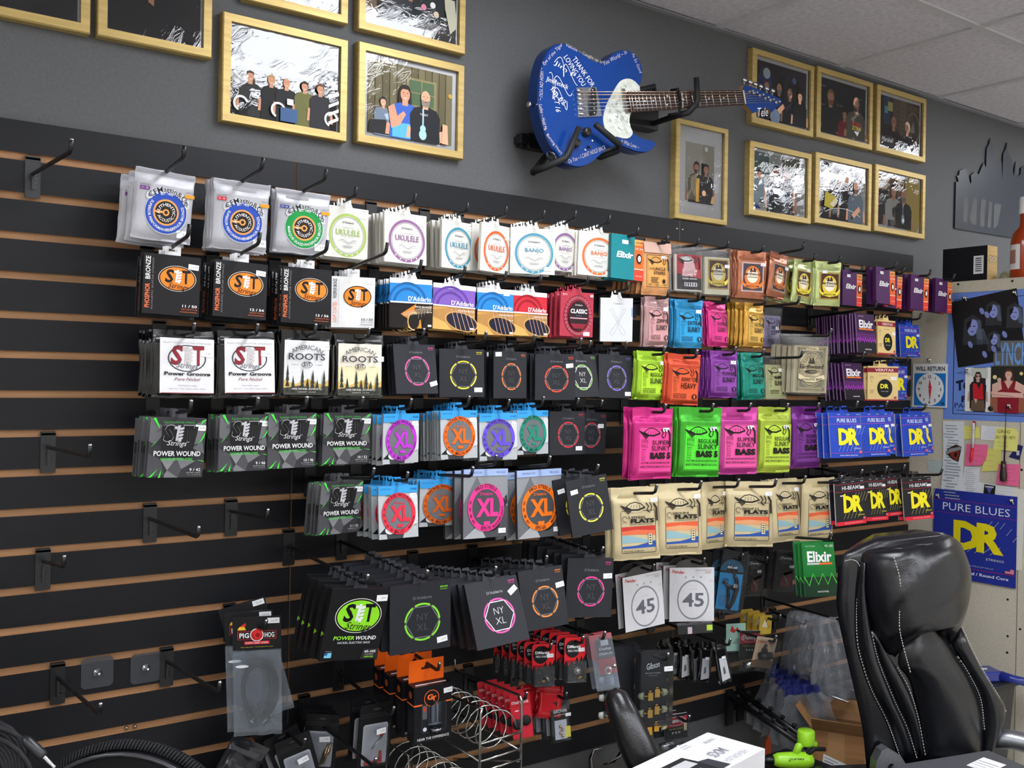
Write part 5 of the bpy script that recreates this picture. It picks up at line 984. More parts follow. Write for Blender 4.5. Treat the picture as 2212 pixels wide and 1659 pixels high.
def hang(key, kind, bg, art, n, step, desc, t=.0045, side=None, tabc=None, tabk='dad', st=None, name=None, fin=None, cat='string pack', hole=None, hk=1, afin='satin', spine=None):
    x, y, z, yaw, ti, ro, w, h = PK[key]; sd = sum(map(ord, key)); nm = name or NAME[kind]
    if kind in ('card', 'box'):
        mb = card(w, h, t, bg, side or bg, art, fin or 'satin'); yf = -t/2
        if spine: spine(Art(mb, t, h, lambda u, v, d: (-w/2-d, t/2-u, v-h), 'satin'))
    elif kind == 'clear':
        mb = MB(); q = .88; mb.box(-w*.46, -t*.8, -h*.97, w*.46, t*.8, -h*.2, side or 'd8d0bc', 'paper'); art(flat(mb, w, h, -t*.8, 'satin', None, -h)); yf = -t*.8-.002
    else: mb = pouch(w, h, t, bg, art, fin or 'foil', sd, afin); yf = -t
    r = mb.build(nm, None, pose(x, y, z, yaw, ti, ro)); tag(r, 'front '+desc, cat)
    if tabc: tab(tabk, tabc).build('hang_tab', r)
    if kind == 'clear': film(w, h, -t*.8-.0025, 0, seed=sd).build('clear_front', r); film(w, h*.3, .001, 0, seed=sd+1).build('clear_back', r)
    if st: sticker(w, h, yf, *st).build('price_sticker', r)
    rnd = random.Random(sd); hz = z+(HOLE[kind] if hole is None else hole); g = int(round((ZG0-(hz+.030))/PITCH))
    m = min(n-1, int((abs(y)-.038)/step))
    zr = groove(g)-.036; slope = max(-.35, min(.35, (hz-zr)/max(.05, abs(y)-.02)))
    if n > 1: r['group'] = desc+' stack'
    for k in range(1, m+1):
        dy = k*step+rnd.uniform(-.002, .002)
        c = clone(r, pose(x+rnd.uniform(-.0035, .0035), y+dy, z-slope*dy+rnd.uniform(-.003, .002), yaw*.75+rnd.uniform(-.03, .03), ti*.8+rnd.uniform(-.015, .015), ro+rnd.uniform(-.015, .015)), desc+(', the one behind it' if m == 1 else ', '+(ORD[k+1] if k < m else 'rearmost')+' from the front' if k < m else ', rearmost'))
    if hk: hook(x+.002, g, zr, y-EXT.get(key, EXT.get(key[:2], .036)), hz+.002+(.2 if z > 1.68 else .06)*EXT.get(key, EXT.get(key[:2], .036)), 'black hook carrying the '+desc, xe=x, bright=1 if z < 1.65 else 0)
    return r
bl = '1b1b1d'
hang('M1', 'pouch', 'b9b9c0', lambda c: d_martin(c, '2f52b4', '7a3a92', ('CUSTOM LIGHT', '11 - 52'), 0), 3, .045, 'silver pouch with blue disc and purple gauge tag', .007, fin='mfoil', st=(.85, .13, .05, '7.49', 1.3))
hang('M2', 'pouch', 'b9b9c0', lambda c: d_martin(c, '2f52b4', 'd83040', ('LIGHT', '12 - 54'), 0), 4, .017, 'silver pouch with blue disc and red gauge tag', .007, fin='mfoil', st=(.85, .13, .03, '7.49', 1.3))
hang('M3', 'pouch', 'b9b9c0', lambda c: d_martin(c, '22984a', '3a4a9a', ('MEDIUM', '13 - 56'), 1), 2, .014, 'silver pouch with green disc', .007, fin='mfoil', st=(.85, .13, .03, '8.99', 1.3))
for k, nm, sb, n, wh in (('S1', '11 / 50', 'PRO LIGHT P1150', 4, 'at the row end'), ('S2', '12 / 54', 'LIGHT P1254', 6, 'second in row'), ('S3', '13 / 56', 'MEDIUM P1356', 5, 'beside the white one')):
    hang(k, 'card', bl, lambda c, nm=nm, sb=sb: d_pb(c, nm, sb), n, .0145, 'black and orange bronze sleeve, '+wh, tabc='e2e2e4', tabk='sit', side='3a3a3c', st=(.87, .83, -.06, '6.99', .95) if k != 'S3' else None)
hang('S4', 'card', 'e9e9e8', lambda c: d_pb(c, '12 / 53', 'LIGHT CP1253', 1), 5, .015, 'white sleeve with orange oval logo', tabc='e2e2e4', tabk='sit', side='8a8a88', st=(.88, .92, 0, '10.99', .9))
for k, col, l1, wd, sub, n, stp, ds, sk in (('U1', 'a3bb62', 'SOPRANO', 'UKULELE', 'NYLTECH', 4, .012, 'white ukulele string sleeve with green ring', (.85, .86, -.05)), ('U2', '8f6590', 'CONCERT', 'UKULELE', 'NYLTECH', 5, .019, 'white ukulele string sleeve with purple ring', (.88, .82, -.05)),
        ('U3', '4a90a6', 'TENOR', 'UKULELE', 'NYLTECH', 5, .017, 'white ukulele string sleeve with teal ring', (.86, .88, 0)), ('U4', 'e0602c', 'BARITONE', 'UKULELE', 'NYLTECH', 3, .034, 'white ukulele string sleeve with orange ring', (.9, .76, 0)), ('B1', '4f93a9', '4-STRING', 'BANJO', 'NICKEL-PLATED STEEL', 6, .014, 'white banjo string sleeve with teal ring', (.85, .12, 0)),
        ('B2', '8a6496', '5-STRING', 'BANJO', 'NICKEL-PLATED STEEL', 4, .014, 'white banjo string sleeve with purple ring', (.88, .1, 0)), ('B3', 'e0703c', '5-STRING', 'BANJO', 'NICKEL-PLATED STEEL', 5, .013, 'white banjo string sleeve with orange ring', (.8, .08, 0))):
    hang(k, 'card', 'd9d8d2', lambda c, a=(col, l1, wd, sub): d_uke(c, *a), n, stp, ds, .007, 'd6d3c6', 'eeede8', st=sk+('6.99', .9), fin='paper')
for k, col, dk, kd, l1, n, ds in (('D1', '2a86d0', '1a62a4', 1, '80/20 BRONZE', 6, 'blue acoustic string sleeve with a dark guitar photo'), ('D2', '7e5ab4', '5f3f98', 0, 'PHOSPHOR BRONZE', 2, 'violet acoustic string sleeve with a soundhole photo'), ('D3', '2a86d0', '1a62a4', 0, 'PHOSPHOR BRONZE', 5, 'blue acoustic string sleeve with a soundhole photo'), ('D4', 'c82a3a', '9a1826', 0, 'PHOSPHOR BRONZE', 4, 'red acoustic string sleeve with a soundhole photo')):
    hang(k, 'card', '1f1c1a', lambda c, a=(col, dk, kd, l1): d_ej(c, *a), n, .0145, ds, side='3a3a3c', tabc='e6e6e8', st=(.8, .9, 0, '6.79', .8) if k == 'D3' else None)
hang('C1', 'card', 'b23a4c', d_classic, 4, .02, 'crimson classic nylon string sleeve', .006, tabc='b23a4c', st=(.8, .07, 0, '6.29', .9))
hang('X1', 'card', 'eceef0', d_xs, 1, .02, 'plain white sleeve with a looped X outline', .006, 'c8cacc', 'eceef0')
hang('E1', 'box', '1a7f88', lambda c: d_elbox(c, '1a7f88'), 4, .022, 'teal string box with orange side strip', .012, '14686f', st=(.42, .84, 0, '8.49', .9))
hang('EB1', 'pouch', 'd0925e', lambda c: (d_uncle(c), c.R(0, .8, 1, 1, 'c9a596', 'mfoil')), 7, .02, 'tan slinky pouch with pink top', .006, st=(.74, .72, 0, '6.49', .8), fin='mfoil')
hang('EB2', 'clear', '0', d_para, 4, .02, 'clear bag with red and black slinky card', .005, 'd8d2c6')
hang('EB3', 'clear', '0', lambda c: d_earth(c, '4a2a2a', 'e0c050', 'e6cc50', 'EXTRA MEDIUM', '3a2418', 'b0945a'), 4, .018, 'clear bag with brown card and yellow oval', .005, 'd8d2b8', st=(.85, .62, 0, '8.49', .8))
cop = lambda c: d_earth(c, '45424a', 'd87a3c', 'e2803a', 'MEDIUM', '5a2a20', 'b9b4ba')
hang('EB4', 'pouch', 'a9684c', cop, 3, .016, 'wide copper foil pouch with orange ribbon', .006, st=(.9, .73, 0, '9.49', .8))
hang('EB5', 'pouch', 'a9684c', lambda c: d_earth(c, '3a3538', 'c8703c', 'b8693a', 'MED LIGHT', '5a2a20', '9c948e'), 2, .02, 'copper foil pouch turned aside on its hook', .006, st=(.9, .7, 0, '9.49', .8))
hang('EB6', 'pouch', 'b7c283', lambda c: d_earth(c, '4a3024', 'e0c85a', 'ecd83a', 'LIGHT', '3a2418', 'a08a4a'), 4, .034, 'pale green foil pouch with light ribbon', .006, st=(.75, .78, 0, '8.49', .8))
hang('EB7', 'pouch', 'b7c283', lambda c: d_earth(c, '4a2a24', 'e6c83a', 'ecd83a', 'MEDIUM', '3a2418', 'a08a4a'), 3, .013, 'pale green foil pouch with medium ribbon', .006, st=(.35, .77, 0, '8.49', .8))
pur = '4e2458'
for k, n, ds in (('EX2', 2, 'purple string box beside the pale green pouches'), ('EX3', 2, 'purple string box with the brightest orange strip'), ('EX4', 3, 'purple string box half hidden by its left neighbour'), ('EX5', 3, 'purple string box past the end of the slatwall'), ('EX6', 3, 'purple string box nearest the blue concert poster')):
    hang(k, 'box', pur, lambda c: d_elbox(c, pur), n, .026, ds, .013, '44204e', st=(.3, .85, 0, '8.99', .8))
slk = {'SL1': ('b08c8c', 'd9a0a2', 'ZIPPY', 2, 'dusty rose'), 'SL2': ('2a86b8', '2f9fd6', 'EXTRA', 3, 'sky blue'), 'SL3': ('b8206c', 'e83a90', 'SUPER', 2, 'magenta'), 'SL4': ('c8963c', 'e2b45a', 'ULTRA', 6, 'gold'), 'R1': ('9cc832', 'b4e03a', 'REGULAR', 2, 'lime'), 'R2': ('c8482c', 'e8603a', 'SKINNY TOP', 2, 'orange red'), 'R3': ('7c3490', '8e48a4', 'POWER', 4, 'purple'), 'R4': ('12806e', '1a8f7c', 'MEGA', 3, 'teal')}
for k, (fo, pc, wd, n, ds) in slk.items():
    hang(k, 'pouch', fo, lambda c, a=(pc, wd): d_slinky(c, a[0], a[1], 'SLINKY' if a[1] != 'SKINNY TOP' else 'HEAVY'), n, .0155, ds+' foil electric string pouch', .0065, st=(.82, .76, 0, '6.29', .85) if k in ('SL1', 'SL2', 'R1', 'R3') else None)
hang('SL5', 'clear', '0', lambda c: d_slinky(c, 'a59cc6', 'BARITONE'), 1, .02, 'clear bag with lavender slinky card', .004, '9a92ba', st=(.75, .5, 0, '7.99', .8))
hang('R5', 'clear', '0', lambda c: d_slinky(c, 'dfe2a0', 'MAMMOTH'), 2, .018, 'clear bag with cream slinky card', .004, 'c8c89a', st=(.7, .68, 0, '7.99', .85))
def acb(c): d_acb(Art(c.mb, c.w*.86, c.h*.78, lambda x, z, d: c.place(x+c.w*.08, z+c.h*.03, d), 'paper'))
hang('AB', 'clear', '0', acb, 5, .02, 'tall clear bag with ivory acoustic bass card', .007, 'd0c6aa')
elx = (('3a1644', '1f1a24', '5a2068'), 'b03ac4')
hang('EX7', 'card', '3a1644', lambda c: d_elp(c, *elx, 0), 14, .0115, 'purple electric string sleeve in the long upper stack', side='8a6a94')
hang('EX8', 'card', '3a1644', lambda c: d_elp(c, *elx, 0), 6, .0135, 'purple electric string sleeve in the short lower stack', side='8a6a94')
hang('EX9', 'card', '1e6a30', lambda c: d_elp(c, ('1f7a34', '23402c', '1f7a34'), '5ade4a', 1), 3, .016, 'green electric bass string sleeve beside the office chair', .005, '4a7a56')
hang('V1', 'card', 'e6c98a', d_ver, 3, .015, 'cream veritas string sleeve with narrow black oval', tabc='e6c98a', st=(.9, .62, 0, '9.99', .8))
hang('V2', 'card', 'e6c98a', d_ver, 2, .02, 'cream veritas string sleeve turned square to view', tabc='e6c98a', st=(.85, .65, 0, '9.99', .9))
drd = {'DR1': (3, .02, 'upper blue string sleeve beside the cream ones'), 'DR2': (2, .02, 'blue string sleeve half hidden behind cream sleeve'), 'DR3': (3, .024, 'blue string sleeve next to the purple bass pouch'), 'DR4': (2, .02, 'blue string sleeve in the middle of its trio'), 'DR4b': (1, .02, 'blue string sleeve peeking out behind the middle one'), 'DR5': (2, .024, 'blue string sleeve hung below the return clock sign'), 'DR6': (1, .02, 'blue string sleeve peeking out under the return clock sign')}
for k, (n, stp, ds) in drd.items(): hang(k, 'card', '2446b4', lambda c: d_dr(c, 0), n, stp, ds, side='aab4d0', tabc='2446b4', st=(.93, .68, 0, '5.99', .7), hk=k not in ('DR4b', 'DR6'))
for k, n, ds in (('HB1', 2, 'black and yellow sleeve next to the cream pouches'), ('HB2', 3, 'black and yellow sleeve second in its row'), ('HB3', 1, 'dim black and yellow sleeve half hidden by neighbours'), ('HB4', 2, 'black and yellow sleeve at the end of the slatwall')): hang(k, 'card', '232328', lambda c: d_dr(c, 1), n, .022, ds, side='c8c8c8', tabc='3a3436', st=(.92, .8, 0, '7.99', .7))
hang('PG1', 'bag', '0e0e10', lambda c: d_pg(c, 'PN942 Extra Light'), 6, .018, 'glossy black bag with white groove label, end of row', .006, fin='gloss', st=(.84, .66, -.06, '7.39', 1.1))
hang('PG2', 'bag', '0e0e10', lambda c: d_pg(c, 'PN1046 Light'), 4, .018, 'glossy black bag with white groove label, second in row', .006, fin='gloss', st=(.82, .66, -.06, '7.39', 1.1))
hang('AR1', 'bag', '0e0e10', lambda c: d_ar(c, 0), 3, .022, 'glossy black bag with grey forest label', .005, fin='gloss', st=(.86, .76, .1, '15.39', 1))
hang('AR2', 'bag', '0e0e10', lambda c: d_ar(c, 1), 4, .02, 'glossy black bag with warm forest label', .005, fin='gloss', st=(.9, .62, 0, '15.39', 1))
for k, col, pale_ink, n, stp, ds, sk in (('N1', 'e85aa0', 0, 6, .013, 'charcoal sleeve with a pink ring, fourth row', (.9, .2, .25)), ('N2', 'e8dc4a', 0, 4, .016, 'charcoal sleeve with a yellow ring, fourth row', (.86, .15, 0)), ('N3', 'f0814a', 0, 6, .015, 'charcoal sleeve with an orange ring, narrow view', (.14, .93, .05)), ('N4', 'f0503c', 0, 4, .022, 'charcoal sleeve with a scarlet ring, fourth row', (.85, .75, .1)), ('N5', '8fc46a', 1, 5, .016, 'charcoal sleeve with a shiny green ring', None), ('N6', '8a74d8', 0, 6, .014, 'charcoal sleeve with a lilac ring', (.86, .1, 0)),
        ('N7', 'd83a48', 0, 5, .016, 'charcoal sleeve with a red ring, beside the green disc', (.83, .14, 0)), ('N8', 'c8404a', 0, 4, .016, 'charcoal sleeve with a red ring, far one of two', (.82, .68, 0)), ('N9', 'ece452', 0, 3, .05, 'charcoal sleeve with a yellow ring, above the pink one', (.17, .78, .1))):
    hang(k, 'card', '2b2c31', lambda c, a=(col, pale_ink): d_ny(c, *a), n, stp, ds, .006, '1d1e22', '3a3b40', st=sk+('12.99', .95) if sk else None)
for k, col, pale_ink, n, ds, sk in (('N10', '8ae03c', 0, 8, 'large charcoal box with a green ring', (.86, .14, .12)), ('N11', 'ec5aac', 1, 9, 'tilted charcoal box with a shiny pink hexagon', (.87, .78, .55)), ('N12', 'f0904a', 0, 8, 'large charcoal box with an orange ring', (.9, .68, .1)), ('N13', 'e84a9a', 0, 7, 'large charcoal box with a pink ring', (.88, .7, .05))):
    hang(k, 'box', '2b2c31', lambda c, a=(col, pale_ink): d_ny(c, *a, 1), n, .03, ds, .011, '222327', '3a3b40', st=sk+('26.99', 1.1), name='string_box', hole=.009)
hang('PW6', 'box', '1a1a1c', lambda c: d_pwb(c), 5, .03, 'large black bass string box with lime oval', .013, '161618', '3a3b40', st=(.88, .88, .06, '18.99', 1.15), hole=.009, spine=lambda c: c.T('P', .5, .36, .75, .06, '8fe02c', b=.02))
for k, nm, sb, n, wh in (('PW1', '9 / 42', 'EXTRA LIGHT', 8, 'at the row end'), ('PW2', '9 / 46', 'ROCK-N-ROLL', 6, 'second in row'), ('PW3', '10 / 46', 'LIGHT', 6, 'third in row'), ('PW4', '10 / 52', 'HEAVY BOTTOM', 5, 'beside the purple oval'), ('PW5', '11 / 50', 'MEDIUM', 6, 'alone in the lower row')):
    hang(k, 'card', '3a3a3d', lambda c, a=(nm, sb): d_pw(c, *a), n, .0135, 'faceted sleeve with green shards, '+wh, .003, '6a6a6e', '4a4a4e', 'sit', st=(.9, .84, -.05, '6.39', 1))
for k, col, nm, n, stp, ds, lab in (('XL1', 'c03ad0', ('9-42', 'EXL120', ('9', '11', '16', '24', '32', '42')), 4, .022, 'purple', 'SUPER LIGHT'), ('XL2', 'f06a1c', ('10-46', 'EXL110', ('10', '13', '17', '26', '36', '46')), 9, .0115, 'orange', 'REGULAR LIGHT'), ('XL3', '6a50d8', ('11-49', 'EXL115', ('11', '14', '18', '28', '38', '49')), 8, .013, 'violet', 'MEDIUM'), ('XL4', '1f8f78', ('12-54', 'EXL145', ('12', '16', '20', '32', '42', '54')), 6, .014, 'green', 'HEAVY'), ('XL5', 'e83048', ('14-68', 'EXL157', ('14', '18', '26', '44', '56', '68')), 5, .022, 'red', 'BARITONE'), ('XL6', 'd8621f', ('10-52', 'EXL140', ('10', '13', '17', '30', '42', '52')), 9, .0125, 'rust', 'LIGHT TOP')):
    hang(k, 'card', 'b9bdc0', lambda c, a=(col, nm, 'NICKEL WOUND', 0, lab): d_xl(c, *a), n, stp, 'blue topped sleeve with %s oval' % ds, .004, '8a8c90', '2f8fd0', st=(.88, .8, 0, '5.99', .85) if k not in ('XL3', 'XL4') else (.6, .93, 0, '5.99', .85))
hang('PS1', 'card', '8f9296', lambda c: d_xl(c, 'ec3a90', ('45', 'EPS170', ('45', '65', '80', '100')), 'PRO STEELS', 1, 'REGULAR LIGHT'), 3, .04, 'grey bass sleeve with hot pink oval', .009, '3a3b3e', st=(.87, .09, 0, '25.99', 1))
hang('PS2', 'card', '8f9296', lambda c: d_xl(c, 'f4761c', ('50', 'EPS160', ('50', '70', '85', '105')), 'PRO STEELS', 1, 'MEDIUM'), 3, .045, 'grey bass sleeve with orange oval', .009, '3a3b3e', st=(.88, .1, 0, '25.99', 1))
for k, fo, pc, l1, bg_, n, ds in (('BS1', 'c8287c', 'f04a98', 'SUPER', 'BASS 5', 3, 'hot pink five string bass pouch'), ('BS2', '3fa82c', '58e03c', 'REGULAR', 'BASS 5', 3, 'bright green five string bass pouch'), ('BS3', 'b83a8c', 'f05aa4', 'SUPER', 'BASS', 1, 'pink four string bass pouch'), ('BS4', 'a4b83c', 'c4e04a', 'REGULAR', 'BASS', 2, 'lime four string bass pouch'), ('BS5', '6e2280', '7e3a92', 'POWER', 'BASS', 2, 'purple four string bass pouch')):
    hang(k, 'pouch', fo, lambda c, a=(pc, l1, 'SLINKY', bg_): d_slinky(c, *a), n, .018, ds, .008, st=(.8, .7, 0, '19.99', .9))
for k, l1, n, ds in (('F1', '5 STRING', 2, 'cream pouch with extra red stripe'), ('F2', 'GROUP 4', 2, 'wide cream pouch, second of the cream row'), ('F3', 'GROUP 1', 1, 'narrow looking cream pouch between two wide ones'), ('F4', 'GROUP 2.5', 2, 'widest cream pouch, fourth of the cream row'), ('F5', 'GROUP 3', 2, 'cream pouch overlapped by the widest one'), ('F6', 'GROUP 2', 2, 'cream pouch next to the black and yellow sleeves')):
    hang(k, 'pouch', 'cdbd94', lambda c, a=(l1, k == 'F1'): d_flats(c, *a), n, .024, ds, .008, fin='mfoil', st=(.88, .82, 0, '34.99', .9), afin='paper')
for k, n, ds in (('FD1', 2, 'white bass sleeve with a big grey number, tilted'), ('FD2', 3, 'white bass sleeve with a big grey number, beside the capo')): hang(k, 'card', 'dddde0', d_fender, n, .03, ds, .006, '2a2a2e', '3a3634', 'oval')

# ---------------------------------------------------------------- bare hooks
for x, g, zr, ye, ze, xe, lb in HK: hook(x, g, zr, ye, ze, lb, xe=xe)
# ---------------------------------------------------------------- accessories on the lower hooks
def copies(r, n, step, desc, z=0, dx=0, jit=.02):
    """further ones of the same kind on the same hook, behind the first"""
    key = r['label']; rnd = random.Random(len(key)); b = r.matrix_basis.copy(); r['group'] = desc+' stack'
    for k in range(1, n):
        m = Matrix.Translation((dx*k+rnd.uniform(-.002, .002), step*k, z*k)) @ b @ Matrix.Rotation(rnd.uniform(-jit, jit), 4, 'Z') @ Matrix.Rotation(rnd.uniform(-jit, jit), 4, 'Y')
        clone(r, m, desc+(', the one behind' if n == 2 else ', '+ORD[k+1]+' from the front' if k < n-1 else ', rearmost'))
def pk(k): x, y, z, a, b, c, w, h = PK[k]; return pose(x, y, z, a, b, c), w, h, x, y, z
# cable bags
mw, w, h, x, y, z = pk('PH'); hh = .068
mb = MB(); mb.prism([(-w/2, -hh), (w/2, -hh), (w/2, 0), (-w/2, 0)], -.0035, .0035, '222224', 'satin'); d_hog(flat(mb, w, hh, -.0035, 'satin', None, -hh))
r = mb.build('cable_bag', None, mw); tag(r, 'front clear bag of pedal cables with black and red header card', 'cable bag')
film(w, h-hh, -.010, -hh, 'dfe6ee', 'bagfilm', 3, .003).build('clear_front', r); film(w, h-hh, .008, -hh, 'dfe6ee', 'bagfilm', 4, .002).build('clear_back', r)
mb = MB(); cz = -hh-.085
for q in range(6): mb.tube([((.026+.0022*q)*math.cos(a)+.001*q, -.004+.0022*(q % 3), cz+(.05+.003*q)*math.sin(a)) for a in [2*PI*i/26 for i in range(26)]], .0021, '26272c', 'rubber', 6, True)
for q in range(5): u = -.026+.013*q; mb.tube([(u, -.002, cz-.03), (u*.9+.004*math.sin(q), -.003, -hh-.14), (u+.006*math.cos(q*2), -.002, -h+.03)], .002, '26272c', 'rubber', 6)
cb = mb.build('cable', r)
for q in range(5):
    u = -.026+.013*q+.006*math.cos(q*2); mb = MB(); mb.lathe([(.0036, 0), (.0036, .012), (.0022, .013), (.0022, .02)], (u, -.003, -h+.03), (.8*math.cos(q), 0, -.5), 'c9c9cc' if q % 2 else '1a1a1d', 'metal' if q % 2 else 'plastic', 8); mb.build('plug', cb)
mb = MB(); c = flat(mb, w, hh, -.0039, 'satin', None, -hh); c.R(.72, .8, .97, .97, 'f2f3f5'); c.T('26.99', .86, .885, .13, None, '9a9aa0'); mb.build('price_sticker', r)
mb = MB(); c = flat(mb, .026, .006, -.0135, 'paper', -w/2+.006, -hh-.034); c.E(.5, .5, .5, 'f2f2f4', .12); mb.build('slot_seal', r)
clone(r, pose(x-.006, y+.03, z+.006, -.4, .05, -.04), 'middle clear bag of pedal cables, just behind the front one'); clone(r, pose(x-.004, y+.075, z+.014, -.35, .02, -.27), 'rear clear bag of pedal cables, swung out to the side')
hook(x, 12, groove(12)-.03, y-.03, z-.02, 'black hook carrying the bagged pedal cables', xe=x+.004)
# black zip pouches with a clear window
def zip_pouch(mw, w, h, lab, item, st=1):
    mb = MB(); o = [(-w/2, -h), (w/2, -h), (w/2, 0), (-w/2, 0)]; mb.prism(o, -.0022, .0022, '151517', 'satin')
    c = flat(mb, w, h, -.0023, 'satin', None, -h); c.P([(.14, .05), (.86, .05), (.88, .08), (.88, .66), (.84, .69), (.16, .69), (.12, .66), (.12, .08)], 'b4b7bd', 'gloss'); c.R(0, .8, 1, .815, '2c2c30'); c.R(0, .84, 1, .855, '2c2c30'); c.E(.5, .92, .11, '3a3a3e', .03)
    r = mb.build('zip_pouch', None, mw); tag(r, lab, 'accessory pouch')
    item(r, w, h); film(w*.78, h*.66, -.0095, -h*.3, 'f0f2f6', 'film', 5, .0012).build('window', r)
    if st: sticker(w, h, -.0098, .62, .58, .1, '3.99', 1.1).build('price_sticker', r)
    return r
def it_plug(r, w, h):
    for q in range(2):
        mb = MB(); mb.lathe([(.0035, 0), (.0035, .02), (.0048, .022), (.0048, .034), (.003, .036), (.003, .05)], (.004+.006*q, -.0055, -h*.9+.003*q), (.3, 0, 1), 'cdb48c' if q else 'b9a27c', 'metal', 10); mb.build('jack_plug', r)
def it_red(r, w, h):
    mb = MB(); mb.box(-w*.3, -.008, -h*.93, w*.22, -.003, -h*.89, 'd83a3a', 'plastic'); mb.lathe([(.004, 0), (.003, .02), (.001, .022)], (w*.18, -.0055, -h*.9), (0, 0, 1), 'd83a3a', 'plastic', 8); mb.lathe([(.004, 0), (.004, .012)], (w*.2, -.0055, -h*.5), (-.5, 0, .6), 'd83a3a', 'plastic', 8); mb.tube([(w*.2, -.0055, -h*.52), (-w*.1, -.0055, -h*.7)], .0014, 'd8d4cc', 'metal', 6); mb.build('test_lead', r)
def it_none(r, w, h):
    mb = MB(); mb.lathe([(.003, 0), (.003, .03)], (0, -.005, -h*.8), (.2, 0, 1), 'c8c8cc', 'metal', 8); mb.build('adapter', r)
mw, w, h, x, y, z = pk('ZB2'); r = zip_pouch(mw, w, h, 'front black zip pouch showing brass jack plugs through its window', it_plug); copies(r, 3, .026, 'black zip pouch of jack plugs', .002, .004, .06); hook(x, 15, groove(15)-.036, -.33, z-.05, 'long black hook pointing down over the jack plug pouch', xe=x+.012)
mw, w, h, x, y, z = pk('ZB3'); r = zip_pouch(mw, w, h, 'front black zip pouch showing red plastic parts', it_red); copies(r, 2, .04, 'black zip pouch with red parts', .004, .0, .08); hook(x, 14, groove(14)-.036, -.255, z-.012, 'black hook carrying the pouches with red parts', xe=x+.01)
mw, w, h, x, y, z = pk('ZB1'); r = zip_pouch(pose(x-.004, -.14, z+.012, -.2, .05, -.28), .078, .13, 'tilted black zip pouch at the bottom under the cable bags', it_none); copies(r, 3, .03, 'tilted black zip pouch under the cable bags', .003, -.012, .12); hook(x, 15, groove(15)-.036, -.19, z+.006, 'black hook carrying the tilted zip pouches', xe=x)
for k, (dx, dz, ro) in enumerate(((-.075, .004, .5), (-.1, -.02, .8))):
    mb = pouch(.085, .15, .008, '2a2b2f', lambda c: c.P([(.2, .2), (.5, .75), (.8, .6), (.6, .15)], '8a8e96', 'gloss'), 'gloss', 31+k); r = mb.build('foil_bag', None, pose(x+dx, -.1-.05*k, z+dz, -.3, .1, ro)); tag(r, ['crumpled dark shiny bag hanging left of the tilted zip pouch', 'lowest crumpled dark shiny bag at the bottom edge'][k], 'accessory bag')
# tube boxes with orange header cards
mw, w, h, x, y, z = pk('GT'); dp = .036
mb = MB(); mb.box(-w/2, 0, -h, w/2, dp, 0, '17161a', 'satin'); c = flat(mb, w, h, 0, 'satin', None, -h)
c.R(0, .665, .22, .69, 'f0702c'); c.R(.84, .665, 1, .69, 'f0702c'); c.P([(.2, .2), (.24, .17), (.82, .17), (.86, .2), (.86, .68), (.2, .68)], '3a3b40'); c.P([(.215, .21), (.245, .18), (.81, .18), (.845, .21), (.845, .67), (.215, .67)], '1e1f24')
c.R(.38, .3, .72, .68, '4a4c52'); c.R(.46, .34, .54, .66, '8a8e94'); c.R(.6, .34, .64, .66, '9a9ea4'); c.E(.55, .31, .17, 'a8a8ac', .03); c.R(.22, .42, .34, .66, '5a5c62'); c.E(.28, .6, .04, 'c83a2a', .06); c.E(.28, .24, .05, 'd8dce8', .05)
c.E(.46, .78, .2, 'f0702c', n=30); c.E(.46, .78, .185, '17161a', n=30); c.T('G', .42, .8, .16, .1, 'f0702c', b=.04); c.T('T', .52, .765, .13, .09, 'f0702c', b=.04); c.T('HEAR THE DIFFERENCE', .5, .075, .84, .045, 'e8e6e4', b=.01)
sd = Art(mb, dp, h, lambda u, v, d: (-w/2-d, dp-u, v-h), 'satin'); sd.R(0, .665, 1, .69, 'f0702c'); sd.E(.5, .84, .22, 'b0502a'); small(sd, .5, .56, .7, 9, '55535a', .01, .045); tp = Art(mb, w, dp, lambda u, v, d: (u-w/2, v, d), 'satin'); tp.R(.1, .3, .92, .45, 'e6e2e0'); tp.R(.06, .1, .4, .2, '6a5a5c')
r = mb.build('tube_box', None, mw); tag(r, 'front black and orange vacuum tube box', 'boxed tube')
mb = MB(); mb.prism([(-w*.47, -.002), (w*.47, -.002), (w*.47, .048), (-w*.47, .048)], dp-.002, dp-.001, 'f06416', 'satin'); c = Art(mb, 1, 1, lambda u, v, d: (u, dp-.002-d, v), 'satin'); c.R(-.012, .026, .012, .031, '3a1c10'); c.E(0, .031, .005, '3a1c10'); mb.build('header_card', r)
mb = MB(); mb.lathe([(.001, 0), (.013, .001), (.014, .02), (.014, .05), (.009, .062), (.001, .066)], (.005, -.004, -.098), (0, 0, 1), 'cfd6dc', 'film', 16); mb.lathe([(.014, 0), (.014, .008)], (.005, -.004, -.1), (0, 0, 1), '8a8c90', 'metal', 16); mb.build('glass_tube', r)
sticker(w, h, -.0003, .9, .87, .05, '16.99', 1.0).build('price_sticker', r); copies(r, 4, .05, 'black and orange vacuum tube box', .001, -.001, .008); hook(x+.005, 13, groove(13)-.02, y-.01, z+.034, 'black hook through the orange header cards', xe=x+.004)
